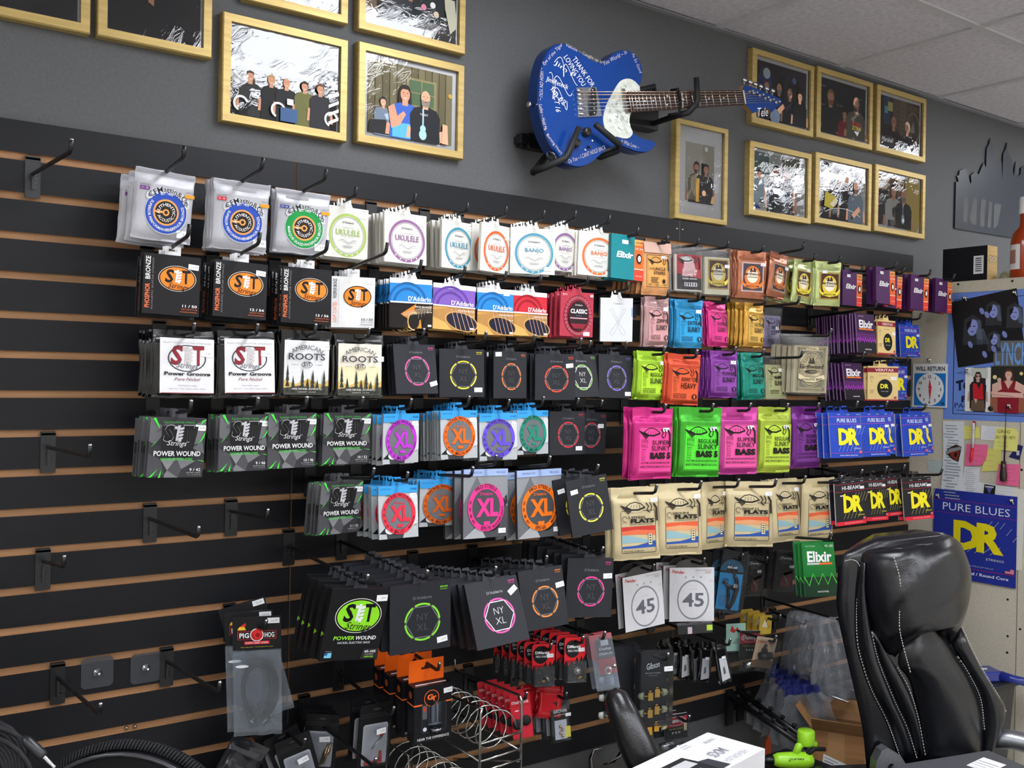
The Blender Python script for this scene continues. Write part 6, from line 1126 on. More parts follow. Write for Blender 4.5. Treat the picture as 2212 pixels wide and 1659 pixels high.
# strap locks and other carded parts
def blister(k, lab, item, red=1):
    mw, w, h, x, y, z = pk(k); mb = MB(); q = .008
    mb.prism([(-w/2, -h+q), (-w/2+q, -h), (w/2-q, -h), (w/2, -h+q), (w/2, -q), (w/2-q, 0), (-w/2+q, 0), (-w/2, -q)], -.0008, .0008, '1a1a1c', 'satin'); c = flat(mb, w, h, -.0009, 'satin', None, -h)
    c.P([(.02, .95), (.1, .99), (.9, .99), (.98, .95), (.98, .62), (.85, .5), (.8, .6), (.68, .44), (.6, .58), (.45, .42), (.35, .5), (.2, .38), (.1, .5), (.02, .4)], 'd8242c'); c.E(.38, .74, .33, '17171a', .36); c.T('DiMarzio', .45, .79, .6, .065, 'f2f2f2', b=.03); c.T('PRO PARTS', .46, .7, .56, .05, 'e2e2e2', b=.01)
    r = mb.build('carded_part', None, mw); tag(r, lab, 'carded part')
    mb = MB(); mb.prism([(-w*.42, -h*.95), (w*.42, -h*.95), (w*.42, -h*.5), (-w*.42, -h*.5)], -.016, -.001, 'eef2f6', 'film'); mb.build('bubble', r); item(r, w, h); sticker(w, h, -.001, .78, .72, .06, '9.99', .8).build('price_sticker', r); return r, x, y, z
def knob(r, w, h):
    mb = MB(); mb.lathe([(.0095, 0), (.0095, .004), (.006, .005), (.006, .007), (.002, .0075)], (w*.08, -.004, -h*.72), (0, -1, 0), 'e2e0dc', 'metal', 18); mb.lathe([(.003, 0), (.003, .012)], (w*.1, -.006, -h*.88), (1, 0, .3), 'c8a048', 'metal', 8); mb.build('metal_button', r)
def ring(r, w, h):
    mb = MB(); mb.lathe([(.008, 0), (.008, .005), (.005, .005)], (w*.1, -.007, -h*.8), (.7, 0, .5), 'c9c6c0', 'metal', 14); mb.lathe([(.0035, 0), (.003, .012)], (-w*.1, -.006, -h*.86), (1, 0, .2), 'c8a048', 'metal', 8); mb.build('metal_barrel', r)
r, x, y, z = blister('DM1', 'front red and black carded part with a metal barrel', ring); copies(r, 6, .026, 'red and black carded part on the left hook', .001, -.004); hook(x, 13, groove(13)-.036, y-.02, z-.012, 'black hook carrying the carded parts with barrels', xe=x)
r, x, y, z = blister('DM2', 'front red and black carded part with a round silver button', knob); copies(r, 6, .026, 'red and black carded part on the right hook', .001, -.004); hook(x, 13, groove(13)-.036, y-.02, z-.012, 'black hook carrying the carded parts with buttons', xe=x)
mw, w, h, x, y, z = pk('ST'); mb = MB(); mb.prism([(-w*.5, -h*.45), (w*.5, -h*.45), (w*.5, 0), (-w*.5, 0)], -.0008, .0008, 'c8303a', 'satin'); mb.box(-w*.26, -.0045, -h*.72, w*.5, -.003, -h*.1, 'd0303a', 'satin'); c = flat(mb, w*.76, h*.62, -.0046, 'satin', -w*.26, -h*.72)
c.R(.0, .45, 1, 1, '1a1a1c'); c.R(.3, .82, .75, .98, 'ececee'); c.T('Dunlop', .52, .72, .7, .1, 'f2f2f2', .2, 0, .03); c.T('STRAPLOK', .52, .58, .8, .075, 'f2f2f2', b=.03); c.T('DUAL DESIGN', .52, .5, .7, .035, 'd8a0a0')
r = mb.build('bagged_part', None, mw); tag(r, 'front red and black strap lock bag beside the white bass sleeves', 'bagged part'); film(w*1.02, h, -.0085, 0, 'dfe6f0', 'bagfilm', 8).build('clear_front', r); film(w*1.02, h, .002, 0, 'dfe6f0', 'bagfilm', 9).build('clear_back', r)
mb = MB(); mb.tube([(w*.12+.009*math.cos(a)*(1-a/40), -.0065, -h*.66+.009*math.sin(a)*(1-a/40)) for a in [i*.4 for i in range(40)]], .0016, 'd8cfc0', 'metal', 6); mb.lathe([(.005, 0), (.005, .008)], (w*.34, -.006, -h*.6), (1, 0, .3), 'd8d4cc', 'metal', 10); mb.build('strap_button', r)
copies(r, 2, .03, 'red and black strap lock bag', -.004, .01); hook(x, 13, groove(13)-.036, y-.01, z-.01, 'black hook carrying the strap lock bags', xe=x)
mw, w, h, x, y, z = pk('SB'); mb = card(w, h, .0012, 'b8242e', 'b8242e', lambda c: (c.T('STRAP BLOCK', .5, .8, .84, .06, 'f0e6e6', b=.02), c.R(.06, .03, .94, .7, 'c8283a'), c.E(.3, .62, .1, 'e8d8d8', .03)))
r = mb.build('carded_part', None, mw); tag(r, 'front dark red card with two black rubber strap blocks', 'carded part')
for q in (-.012, .010): mb = MB(); mb.lathe([(.004, .001), (.012, .001), (.0125, .003), (.012, .005), (.004, .0055)], (q, 0, -h*.64+q*.3), (0, -1, 0), '17171a', 'rubber', 18); mb.build('rubber_disc', r)
copies(r, 6, .022, 'dark red strap block card', .001, -.003); hook(x, 15, groove(15)-.036, y-.02, z-.01, 'black hook carrying the dark red strap block cards', xe=x)
mw, w, h, x, y, z = pk('GR'); mb = pouch(w, h, .005, '232326', lambda c: (c.R(.2, .08, .78, .56, 'a9b0bc', 'gloss'), c.R(.7, .1, .95, .38, 'c8bf5a'), c.T('GROVER', .5, .78, .66, .075, 'd8d8da', b=.01), c.T('ACCESSORIES', .5, .69, .66, .04, 'b0b0b4')), 'gloss', 12)
r = mb.build('bagged_part', None, mw); tag(r, 'front black accessory bag with a silver window below the red bag tops', 'bagged part')
mb = MB()
for q in range(4): mb.lathe([(.0025, 0), (.0035, .002), (.0035, .005), (.0015, .006)], (-.004+.005*(q % 2), -.006, -h*.62-.008*q), (.5, -.3, .7), 'cfa884', 'metal', 8)
mb.build('small_screws', r)['kind'] = 'stuff'
sticker(w, h, -.0062, .86, .67, 0, '5.99', .7).build('price_sticker', r); copies(r, 3, .03, 'black accessory bag below the red bag tops', .002, -.006)
for k in range(2):
    mb = pouch(.066, .075, .012, 'c8202a', lambda c: None, 'gloss', 41+k, jag=.006); r = mb.build('plastic_bag', None, pose(x-.012-.03*k, y+.02+.035*k, z+.034+.004*k, -.3+.2*k, -.15, .15-.25*k)); tag(r, ['crumpled shiny red plastic bag, nearer one above the accessory bags', 'crumpled shiny red plastic bag, rear one above the accessory bags'][k], 'plastic bag')
hook(x, 15, groove(15)-.036, y-.02, z+.012, 'black hook carrying the red bags and accessory bags', xe=x)
# tuner sets in clear boxes
mw, w, h, x, y, z = pk('GIB'); mb = MB(); mb.box(-w/2, -.001, -h, w/2, .001, 0, '17171b', 'satin'); c = flat(mb, w, h, -.001, 'satin', None, -h); c.T('Gibson', .52, .8, .44, .09, 'f2f2f2', .2, 12, .01); c.T('DELUXE TUNERS', .52, .69, .5, .018, 'c8c8c8'); c.T('GOLD', .52, .655, .3, .014, 'a8a8a8')
r = mb.build('tuner_box', None, mw); tag(r, 'clear box of gold tuners with cream buttons, in front', 'boxed tuners')
mb = MB(); V = [(a, b, c_) for a in (-w/2-.003, w/2+.003) for b in (-.034, .002) for c_ in (-h-.002, .004)]; mb.add(V, [(0, 4, 5, 1), (0, 1, 3, 2), (4, 6, 7, 5), (0, 2, 6, 4), (1, 5, 7, 3)], 'e6ecf4', 'film'); mb.build('clear_cover', r)
for j in range(3):
    for s in (-1, 1):
        mb = MB(); zc = -h*.6-.043*j+.004*s; xc = s*.009; mb.box(xc-.0065, -.016, zc-.010, xc+.0065, -.003, zc+.010, 'c79a42', 'metal'); mb.lathe([(.004, 0), (.0045, .004), (.002, .005)], (xc, -.01, zc+.01), (0, 0, 1), 'd8ac50', 'metal', 8); mb.tube([(xc, -.011, zc), (s*.027, -.012, zc+.001)], .002, 'd8ac50', 'metal', 6); tu = mb.build('gold_tuner', r)
        mb = MB(); mb.strip([(s*.024, zc+.009), (s*.026, zc), (s*.024, zc-.009)], [(s*.037, zc+.007), (s*.041, zc), (s*.037, zc-.007)] , -.009, .003, .004, 'c9c89a', 'plastic', 6); mb.build('button', tu)
sticker(w, h, -.0345, .86, .8, .05, '89.99', 1.1).build('price_sticker', r)
mb = MB(); mb.box(-w/2, -.001, -h, w/2, .001, 0, '1a1a1e', 'satin'); r = mb.build('tuner_box', None, pose(x-.035, y+.085, z+.004, -.4, 0, 0)); tag(r, 'rear clear box of tuners with pale buttons sticking out', 'boxed tuners')
mb = MB(); mb.add(V, [(0, 4, 5, 1), (0, 1, 3, 2), (4, 6, 7, 5), (0, 2, 6, 4), (1, 5, 7, 3)], 'e6ecf4', 'film'); mb.build('clear_cover', r)
for j in range(3):
    mb = MB(); zc = -h*.5-.045*j; mb.box(-.03, -.014, zc-.01, -.02, -.003, zc+.01, 'b8b8b8', 'metal'); mb.tube([(-.028, -.012, zc), (-.045, -.012, zc)], .002, 'c8b890', 'metal', 6); tu = mb.build('nickel_tuner', r)
    mb = MB(); mb.strip([(-.056, zc+.007), (-.058, zc), (-.056, zc-.007)], [(-.044, zc+.009), (-.043, zc), (-.044, zc-.009)], -.01, .003, .004, 'c8c8c2', 'plastic', 6); mb.build('button', tu)
hook(x, 14, groove(14)-.03, y-.045, z-.012, 'black hook carrying the boxed tuners', xe=x)
# capos
mw, w, h, x, y, z = pk('CA'); mb = card(w, h, .002, '15161a', '15161a', d_capo); r = mb.build('capo_pack', None, mw); tag(r, 'front blue clear pack with a large chrome capo', 'capo'); film(w*1.06, h*1.05, -.016, .006, 'e8eef4', 'film', 22, .001).build('clear_front', r)
mb = MB(); mb.tube([(.0, -.006, -h*.3), (.014, -.008, -h*.45), (.018, -.009, -h*.6), (.012, -.009, -h*.8), (.002, -.008, -h*.96)], [.003, .0055, .0065, .006, .004], '3a3c42', 'metal', 10); mb.tube([(-w*.32, -.006, -h*.5), (-w*.1, -.008, -h*.57), (.01, -.009, -h*.6)], [.003, .005, .006], '4a4c52', 'metal', 10); mb.tube([(-w*.1, -.007, -h*.6), (-.004, -.008, -h*.72), (-.004, -.008, -h*.94)], [.004, .005, .003], '2a2c30', 'metal', 10); mb.box(.004, -.016, -h*.58, .016, -.008, -h*.52, 'd8dade', 'metal'); mb.build('capo', r)
copies(r, 2, .03, 'blue capo pack', 0, -.004); hook(x, 11, groove(11)-.036, y-.02, z-.02, 'black hook carrying the blue capo packs', xe=x)
for k, n, lab, ds in (('CP1', 6, 'front dark capo pack next to the blue pack', 'dark capo pack in the left stack'), ('CP2', 6, 'front dark capo pack next to the green sleeve', 'dark capo pack in the right stack')):
    mw, w, h, x, y, z = pk(k); mb = card(w, h, .0016, '1a1a1d', '6a2a30', d_dun); r = mb.build('capo_pack', None, mw); tag(r, lab, 'capo'); film(w*1.05, h*1.04, -.012, .004, 'e2e6ea', 'film', 25, .0015).build('clear_front', r)
    mb = MB(); mb.tube([(-.014, -.006, -h*.5), (.0, -.008, -h*.56), (.02, -.009, -h*.5), (.028, -.009, -h*.44)], [.004, .006, .005, .003], '1c1c20', 'metal', 8); mb.tube([(-.008, -.006, -h*.56), (-.016, -.008, -h*.75), (-.01, -.008, -h*.93)], [.005, .005, .003], '2a2a2e', 'metal', 8); mb.tube([(-.0, -.006, -h*.6), (.012, -.007, -h*.78), (.01, -.007, -h*.9)], .0016, 'c8b8a8', 'metal', 6); mb.build('capo', r)
    sticker(w, h, -.0018, .86, .62, .05, '12.99', .7).build('price_sticker', r); copies(r, n, .022, ds, .0, -.002); hook(x, 11, groove(11)-.036, y-.03, z-.014, 'black hook carrying the '+ds+'s', xe=x+.01)
# small black pouches and slides
def blackbag(mw, w, h, lab, window_col):  # last argument is the colour of the bag's window
    mb = pouch(w, h, .005, '141416', lambda c: (c.P([(.2, .06), (.85, .1), (.8, .58), (.25, .6)], window_col, 'gloss'), c.P([(.4, .2), (.6, .24), (.55, .4), (.42, .36)], '5a5c62', 'gloss')), 'gloss', len(lab), jag=.003); r = mb.build('foil_bag', None, mw); tag(r, lab, 'accessory bag'); sticker(w, h, -.006, .6, .6, 0, '4.99', .6).build('price_sticker', r); return r
BB = ((1.081, -.12, .776, .3, .06), (1.096, -.145, .783, -.1, -.04), (1.112, -.172, .781, .2, .05), (1.128, -.2, .778, -.25, -.07), (1.137, -.228, .784, .1, .1))
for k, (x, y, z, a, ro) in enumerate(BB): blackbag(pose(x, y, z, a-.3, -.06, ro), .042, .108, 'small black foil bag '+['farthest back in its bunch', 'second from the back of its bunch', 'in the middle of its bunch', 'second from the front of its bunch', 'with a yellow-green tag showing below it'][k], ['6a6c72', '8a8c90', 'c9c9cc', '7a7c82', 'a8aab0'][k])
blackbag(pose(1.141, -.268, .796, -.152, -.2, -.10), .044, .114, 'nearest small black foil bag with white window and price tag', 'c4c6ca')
mb = MB(); mb.box(-.05, -.014, -.03, .05, .0, 0, '1b1c20', 'gloss'); c = flat(mb, .1, .03, -.014, 'gloss', None, -.03); c.R(.82, .3, .98, .8, 'b8d84a'); c.R(.3, .1, .42, .7, 'c8b8c0'); r = mb.build('blister_box', None, pose(1.037, -.275, .862, -.5, .03, -.05), .003); tag(r, 'flat black blister box with a lime sticker above the foil bags', 'blister box')
hook(1.13, 14, groove(14)-.036, -.30, .79, 'black hook carrying the bunch of small foil bags', xe=1.145); hook(1.03, 13, groove(13)-.036, -.2, .862, 'black hook behind the black blister box', xe=1.03)
mb = MB(); q = .004; w, h = .05, .056
mb.prism([(-w/2, -h), (w/2, -h), (w/2, -q), (w/2-q, 0), (-w/2+q, 0), (-w/2, -q)], -.001, .001, 'c9a93e', 'satin'); c = flat(mb, w, h, -.001, 'satin', None, -h); c.P([(.2, .4), (.45, .8), (.55, .6), (.7, .35)], 'e8e2d0'); c.P([(.45, .8), (.55, .6), (.6, .75)], '4a3a20'); c.T('120', .75, .38, .26, .2, '8a6a1e')
r = mb.build('slide_card', None, pose(1.423, -.2, .817, -.085, .02, .06)); tag(r, 'front golden yellow card hanging above the slides', 'carded part'); copies(r, 4, .022, 'golden yellow card above the slides', .002, -.002); hook(1.43, 14, groove(14)-.036, -.235, .806, 'black hook carrying the golden yellow cards', xe=1.432)
mb = card(.056, .085, .0016, 'a8d0c4', 'a8d0c4', lambda c: (c.P([(.2, .75), (.3, .95), (.45, .78), (.6, .9), (.62, .8), (.4, .68)], 'c83a3a'), c.P([(.3, .3), (.5, .5), (.8, .52), (.6, .3)], '8aa89a'), c.R(0, 0, 1, .06, '3a3a3e'))); r = mb.build('slide_card', None, pose(1.251, -.235, .822, -.573, .1, -.05)); tag(r, 'mint green carded slide with a red figure', 'carded part'); film(.056, .06, -.006, -.085, 'e6eaee', 'film', 33).build('bubble', r)
def slide(r, z, col): mb = MB(); mb.lathe([(.010, 0), (.010, .036), (.008, .036), (.008, 0)], (-.018, -.014, z), (1, 0, .15), col, 'metal', 16); mb.build('slide', r)
def d_dunlop(c): c.R(0, 0, 1, .5, '232326'); c.R(0, .5, 1, 1, 'c42a36'); c.R(0, .9, 1, 1, '1c1c1f'); c.O(.5, .72, .43, .03, 'f2f2f2', ry=.2); c.T('Dunlop', .5, .72, .7, .2, 'f4f4f4', .15, 0, .04); c.T('GLASS SLIDE', .5, .42, .6, .06, 'd8c86a'); c.R(.84, .3, .97, .62, 'd8c8a8'); [c.P([(.3+.14*q, .3), (.36+.14*q, .2), (.42+.14*q, .3)], 'c8c8cc') for q in range(3)]
mb = card(.058, .075, .0016, 'e2e2e4', 'e2e2e4', d_dunlop); r = mb.build('slide_card', None, pose(1.27, -.27, .807, -.547, .06, .0)); tag(r, 'red and black carded slide behind the brown slide card', 'carded part'); film(.062, .116, -.008, .002, 'e2e6ea', 'film', 35).build('clear_front', r); slide(r, -.095, 'b8bcc2')
mb = card(.059, .086, .0016, 'b09a80', '8a7a64', lambda c: (c.P([(0, 0), (1, 0), (1, .25), (.6, .35), (0, .2)], '6a5444'), c.T('JOHNNY CASH', .5, .83, .86, .12, '8a2a2a', b=.03), c.P([(.3, .3), (.35, .65), (.5, .75), (.65, .6), (.75, .3)], '3a3434'), c.E(.5, .72, .1, '4a3e3a'))); r = mb.build('slide_card', None, pose(1.254, -.345, .806, -.48, .12, .16)); tag(r, 'brown card with a dark steel slide, hanging askew', 'carded part'); slide(r, -.05, '4a4c52'); film(.062, .092, -.026, .003, 'e2e6ea', 'film', 36).build('clear_front', r); hook(1.255, 14, groove(14)-.036, -.36, .796, 'black hook carrying the slide cards', xe=1.26)
mw = pose(.949, -.302, .640, -.387, .16, -.097); mb = card(.064, .07, .0016, 'e0e0e2', 'd8d8da', d_dunlop); r = mb.build('slide_card', None, mw); tag(r, 'red carded glass slide hanging just above the white carton', 'carded part'); film(.066, .112, -.012, .002, 'e2e6ea', 'film', 37).build('clear_front', r); slide(r, -.09, 'c8ccd2'); copies(r, 2, .028, 'red carded glass slide above the white carton', .0, -.012); hook(.95, 16, groove(16)-.036, -.335, .628, 'black hook carrying the carded glass slides', xe=.955)
# empty plastic bags
def clearbag(mw, w, h, lab, blue=0, seed=1):
    rnd = random.Random(seed); mb = MB(); n, m = 10, 14; ph = rnd.random()*6
    V = [((i/n-.5)*w*(.5+.5*min(1, (1-j/m)*1.6+.1))+.004*math.sin(9*j/m+ph)+rnd.uniform(-.003, .003), .012*math.sin(i*2.1+ph+j*.25)*(1-j/m*.4)-.002+rnd.uniform(-.006, .006), -h+h*j/m) for j in range(m+1) for i in range(n+1)]
    mb.add(V, [(j*(n+1)+i, j*(n+1)+i+1, (j+1)*(n+1)+i+1, (j+1)*(n+1)+i) for j in range(m) for i in range(n)], 'd8dce4', 'haze', True); r = mb.build('plastic_bag', None, mw); tag(r, lab, 'plastic bag')
    if blue:
        mb = MB(); V2 = [(x, y-.001, z) for x, y, z in V[(m-2)*(n+1):(m+1)*(n+1)]]; mb.add(V2, [(j*(n+1)+i, j*(n+1)+i+1, (j+1)*(n+1)+i+1, (j+1)*(n+1)+i) for j in range(2) for i in range(n)], '4a5ad0', 'haze', True); mb.build('blue_band', r)
    return r
for k in range(4): clearbag(pose(1.62+.02*k, -.27+.05*k, .80-.006*k, -.7+.15*k, 0, -.1+.07*k), .125, .25-.012*k, 'long clear plastic bag '+['nearest of the bunch left of the chair', 'second of the bunch left of the chair', 'third of the bunch left of the chair', 'rearmost of the bunch left of the chair'][k], 0, 50+k)
hook(1.63, 14, groove(14)-.036, -.31, .795, 'black hook carrying the long clear bags', xe=1.64)
for k in range(5): clearbag(pose(1.55+.02*k, -.235+.034*k, .600+.004*k, -.75+.1*k, .1, -.16+.08*k), .17, .20, 'clear bag with a blue zip band '+['at the front of its row', 'second in its row', 'third in its row', 'fourth in its row', 'rearmost in its row'][k], 1, 60+k)
for k, x in enumerate((1.673, 1.778)):
    mb = MB(); mb.tube([(x, -.02, .56), (x-.04, -.34, .56)], .003, 'c8ccd0', 'metal', 6); mb.box(x-.012, -.024, .51, x+.012, -.0205, .57, 'c9cdd2', 'gloss'); r = mb.build('clear_arm', None); tag(r, ['clear display arm with an orange cord tied on', 'clear display arm behind the blue banded bags'][k], 'display arm')
mb = MB(); mb.tube([(1.778, -.03, .575), (1.72, -.03, .556), (1.68, -.032, .548), (1.655, -.034, .53), (1.668, -.036, .545), (1.68, -.036, .53), (1.66, -.036, .48), (1.655, -.036, .42), (1.645, -.036, .37)], .0022, 'e8602c', 'cloth', 6); r = mb.build('orange_cord', None); tag(r, 'orange cord tied round a clear display arm', 'cord')
mb = MB(); mb.prism([(-.014, -.07), (.014, -.07), (.014, -.02), (.006, -.012), (.004, 0), (-.004, 0), (-.006, -.012), (-.014, -.02)], -.002, .002, 'e0561e', 'plastic'); mb.build('plastic_tag', r, at(1.643, -.036, .372))
for k in range(2):
    x, y0, z0 = 1.469+.05*k, -.02, .524+.004*k; xe, ye, ze = 1.469+.035*k, -.32, .452; mb = MB(); mb.tube([(x, y0, z0), (xe, ye, ze)], .009, '141416', 'plastic', 10); mb.box(x-.014, -.03, z0-.09, x+.014, -.0205, z0+.02, '141416', 'plastic'); r = mb.build('display_arm', None); tag(r, ['front black display arm with studs, sloping down', 'rear black display arm with studs, sloping down'][k], 'display arm')
    for q in range(6): t = .12+.155*q; mb = MB(); p = (x+(xe-x)*t, y0+(ye-y0)*t, z0+(ze-z0)*t+.007); mb.lathe([(.004, 0), (.004, .006), (.0075, .008), (.0075, .013), (.003, .015)], p, (0, -.2, 1), '1c1c1f', 'rubber', 10); mb.build('stud', r)
# clear adhesive screw hooks
for k, (u, v) in enumerate(ADH):
    mb = MB(); s = .031; q = .006; pts = [(-s+q, -s), (s-q, -s), (s, -s+q), (s, s-q), (s-q, s), (-s+q, s), (-s, s-q), (-s, -s+q)]; mb.prism(pts, -.0212, -.0197, 'c2c6ce', 'smoke'); r = mb.build('adhesive_hook', None, at(u, 0, v)); tag(r, ['clear square adhesive screw hook, nearer the long left hook', 'clear square adhesive screw hook, nearer the long right hook'][k], 'adhesive hook')
    mb = MB(); mb.lathe([(.009, .0), (.008, .003), (.004, .005), (.0035, .016), (.001, .018)], (0, -.0212, 0), (0, -1, 0), 'd8d8dc', 'metal', 14); mb.build('screw', r)
# wire spiral rack
X0, X1, YF = .334, .449, -.302
r = empty('wire_rack', at(0, 0, 0)); tag(r, 'chrome wire rack with two spiral coils under the tube boxes', 'wire rack')
def wires(name, segs, rr=.0024): mb = MB(); [mb.tube(s_, rr, 'c2c2be', 'metal', 6) for s_ in segs]; return mb.build(name, r)
wires('front_frame', [[(X0, YF, .50), (X0, YF, .752), (X0+.004, YF, .763), (X0, YF+.01, .766), (X0, -.02, .752)], [(X1, YF, .50), (X1, YF, .76), (X1-.004, YF, .77), (X1, YF+.01, .772), (X1, -.02, .765)]], .0034)
for z in (.685, .646, .622): wires('cross_bar', [[(X0, YF, z), (X1, YF, z+.006)]], .0028)
for xx in (X0, X1): wires('side_bar', [[(xx, YF, .646), (xx, -.02, .66)]]); wires('side_bar', [[(xx, YF, .622), (xx, -.02, .54)]])
mb = MB(); mb.tube([((X0+X1)/2+.05*math.cos(a), YF+.01+.0062*a, .70+.046*math.sin(a)) for a in [i*.35 for i in range(128)]], .0019, 'c8c8c4', 'metal', 5); mb.build('spiral', r)
mb = MB(); mb.tube([((X0+X1)/2-.1+.052*math.cos(a), YF-.0+.0062*a, .578+.048*math.sin(a)) for a in [i*.35 for i in range(128)]], .0019, 'c8c8c4', 'metal', 5); mb.build('spiral', r)
wires('lower_frame', [[(X0-.105, -.17, .46), (X0-.105, -.17, .64), (X0-.105, -.02, .64)], [(X0-.105, -.17, .6), (X0, -.02, .61)], [(X0-.105, -.17, .57), (X0-.0, -.02, .58)]])
wires('wall_clip', [[(X0, -.02, .752), (X0, -.019, .78), (X0, -.008, .78)], [(X1, -.02, .765), (X1, -.019, .79), (X1, -.008, .79)]])
# ---------------------------------------------------------------- beige side partition with its notices
PX = 2.45
mb = MB(); mb.box(PX, -1.7, 0, PX+.16, -.001, 1.857, 'cfc8b6', 'wall'); part = struct(mb.build('wall_partition'))
mb = MB(); mb.box(PX-.004, -1.7, 1.835, PX+.165, -.001, 1.875, 'c6bfac', 'wall'); mb.build('top_rail', part)
for k, y in enumerate((-.4185, -1.03)): mb = MB(); mb.box(PX-.0008, y-.0012, 0, PX, y+.0012, 1.835, '7d7664', 'wall'); mb.build('panel_seam', part)
for y, z in G['p_holes']: mb = MB(); mb.lathe([(.0042, 0), (.0036, .002), (.001, .0022)], (PX-(.004 if z > 1.83 else 0), y, z), (-1, 0, 0), '3a3a3c', 'metal', 8); mb.build('screw_head', part)
def sheet(key, d, col, lab, cat, art=None, name='paper_note', fin='paper', grp=None):
    pts = [(-y, z) for y, z in G[key]]; mb = MB(); mb.prism(pts, -.0003, .0003, col, fin)
    x0 = min(p[0] for p in pts); x1 = max(p[0] for p in pts); z0 = min(p[1] for p in pts); z1 = max(p[1] for p in pts)
    if art: art(Art(mb, x1-x0, z1-z0, lambda u, v, q: (x0+u, -.0004-q, z0+v), fin))
    return tag(mb.build(name, None, at(PX-d, 0, 0, -PI/2)), lab, cat, grp)
def blue(c):
    c.L([(.12, .045), (.96, .045), (.96, .93), (.12, .93)], .012, '22263a', True)
    c.T('with Special Guest', .3, .36, .28, .02, '2a3050'); c.T('Tony', .3, .27, .3, .1, '1c2236', .2, 14, .05); c.T('Vee', .42, .18, .2, .09, '1c2236', .2, 10, .05); c.T('FRI', .32, .16, .2, .05, '1c2444', b=.03); c.T('PACER ARENA', .45, .11, .62, .04, '2c3a72', b=.01); c.T('University of Tennessee - Martin', .42, .073, .52, .018, '2c3a72', b=.01); small(c, .82, .1, .26, 4, '5a6aa8', .008, .014); c.T('S N B C', .6, .39, .3, .03, '1c2236', .3, 8)
sheet('p_blue', .0012, '6f8fdc', 'large blue concert poster on the beige partition', 'poster', blue, 'poster')
def band(c):
    for x, z, s, rot in ((.32, .52, .075, -.1), (.6, .72, .06, .1), (.88, .68, .06, .1), (.62, .36, .05, 0)):
        c.P([(x-s*1.6, z+s*1.5), (x-s*1.8, z-s*3), (x+s*1.9, z-s*3), (x+s*1.7, z+s*1.2), (x, z+s*2.3)], '35363a'); c.P([(x-.2*s, z+s*1.6), (x+s*1.4, z+s*1.2), (x+s*1.9, z-s*2.2), (x+s, z-s*2)], '55606e')
        c.E(x, z, s*.95, '8f9ad8', s*1.45, 16, rot); c.P([(x-.1*s, z+s*1.4), (x-s*1.1, z+s*.9), (x-s, z-s*.6), (x-.4*s, z+.4*s)], '17171a'); c.E(x+.3*s, z+.25*s, s*.24, '23232a', s*.1, 8); c.E(x-.4*s, z+.25*s, s*.2, '23232a', s*.1, 8); c.E(x, z-.7*s, s*.3, '4a4a6a', s*.1, 8)
    for x, z in ((.45, .73), (.52, .68), (.76, .42), (.5, .17), (.3, .3), (.62, .24)): c.E(x, z, .03, '7f8ac8', .05, 9, .5)
    for q in range(9): c.L([(.38+.012*q, .5), (.4+.02*q, .3)], .006, '6a7688')
sheet('p_band', .004, '1e1c1e', 'black cut-out photo of a four piece band on the blue poster', 'picture', band, 'band_picture')
sheet('p_lynch', .003, '6c6a64', 'grey panel with blue block letters beside the band cut-out', 'lettering', lambda c: (c.T('LYNCH', .56, .5, 1.0, .86, '6f9fdc', b=.02), c.R(.0, .56, .8, .575, '3a3c42')), 'letter_panel')
def girl(c): bgR(c, ['ecebe6', 'ecebe6', '3a3632', '26221f', '2a2522', 'f2f1ee', 'e6e6e2']); c.P([(.2, .99), (.78, .99), (.78, .75), (.2, .8)], 'c9cfc2'); person(c, .45, .72, .24, 'cfa898', '2a2224', '26262a', 0, None, 1); c.P([(.28, .64), (.62, .64), (.66, .28), (.3, .28)], 'c8242e'); c.P([(.4, .64), (.5, .5), (.56, .64)], '26262a'); c.P([(.22, .02), (.24, .26), (.68, .26), (.72, .02)], '6a5646'); c.P([(.32, .3), (.45, .28), (.4, .18)], 'cfa898'); c.E(.4, .8, .05, '5a4a4a', .04, 8); c.E(.54, .8, .05, '5a4a4a', .04, 8)
sheet('p_ph1', .006, 'ecebe6', 'small photo of a person in a red waistcoat on the blue poster', 'photo', girl, 'photograph')
def woman(c): c.R(0, 0, 1, 1, '2a2c26'); c.E(.12, .76, .06, 'e8d890'); c.E(.88, .84, .05, 'e8d890'); c.E(.25, .7, .06, 'd8b8a8'); c.R(0, 0, 1, .32, '9a6048'); person(c, .52, .72, .26, 'e2b4a4', '5a3428', '8e1f2e', 0, None, 1, 0); c.P([(.05, .6), (.3, .68), (.34, .5), (.05, .38)], 'e2b4a4'); c.P([(.98, .58), (.74, .68), (.7, .5), (.98, .4)], 'e2b4a4'); c.P([(.4, .68), (.52, .5), (.66, .68)], 'e2b4a4'); c.P([(.02, .44), (.95, .42), (.97, .32), (.05, .32)], 'e6b8aa'); c.L([(.05, .38), (.7, .34)], .02, 'b8857a')
sheet('p_ph2', .007, '2a2c26', 'colour photo of a person leaning on folded arms', 'photo', woman, 'photograph')
def lines(n, col='8a90a0', seed=1):
    def f(c):
        r_ = random.Random(seed)
        for q in range(n): z = .94-.9*q/n; a = .12+r_.random()*.2; c.R(a, z-.006, a+.3+r_.random()*.35, z+.006, col)
    return f
sheet('p_receipt', .006, 'dfe3e6', 'long white till receipt pinned to the partition', 'receipt', lambda c: (lines(26, '9aa2b0', 3)(c), c.L([(.25, .5), (.8, .5), (.8, .28), (.25, .28)], .01, 'a8b0bc', True)), 'receipt')
sheet('p_tape', .002, 'b9c4c4', 'blue-green taped card half behind the receipt', 'note', lines(4, '6a9aa8', 4))
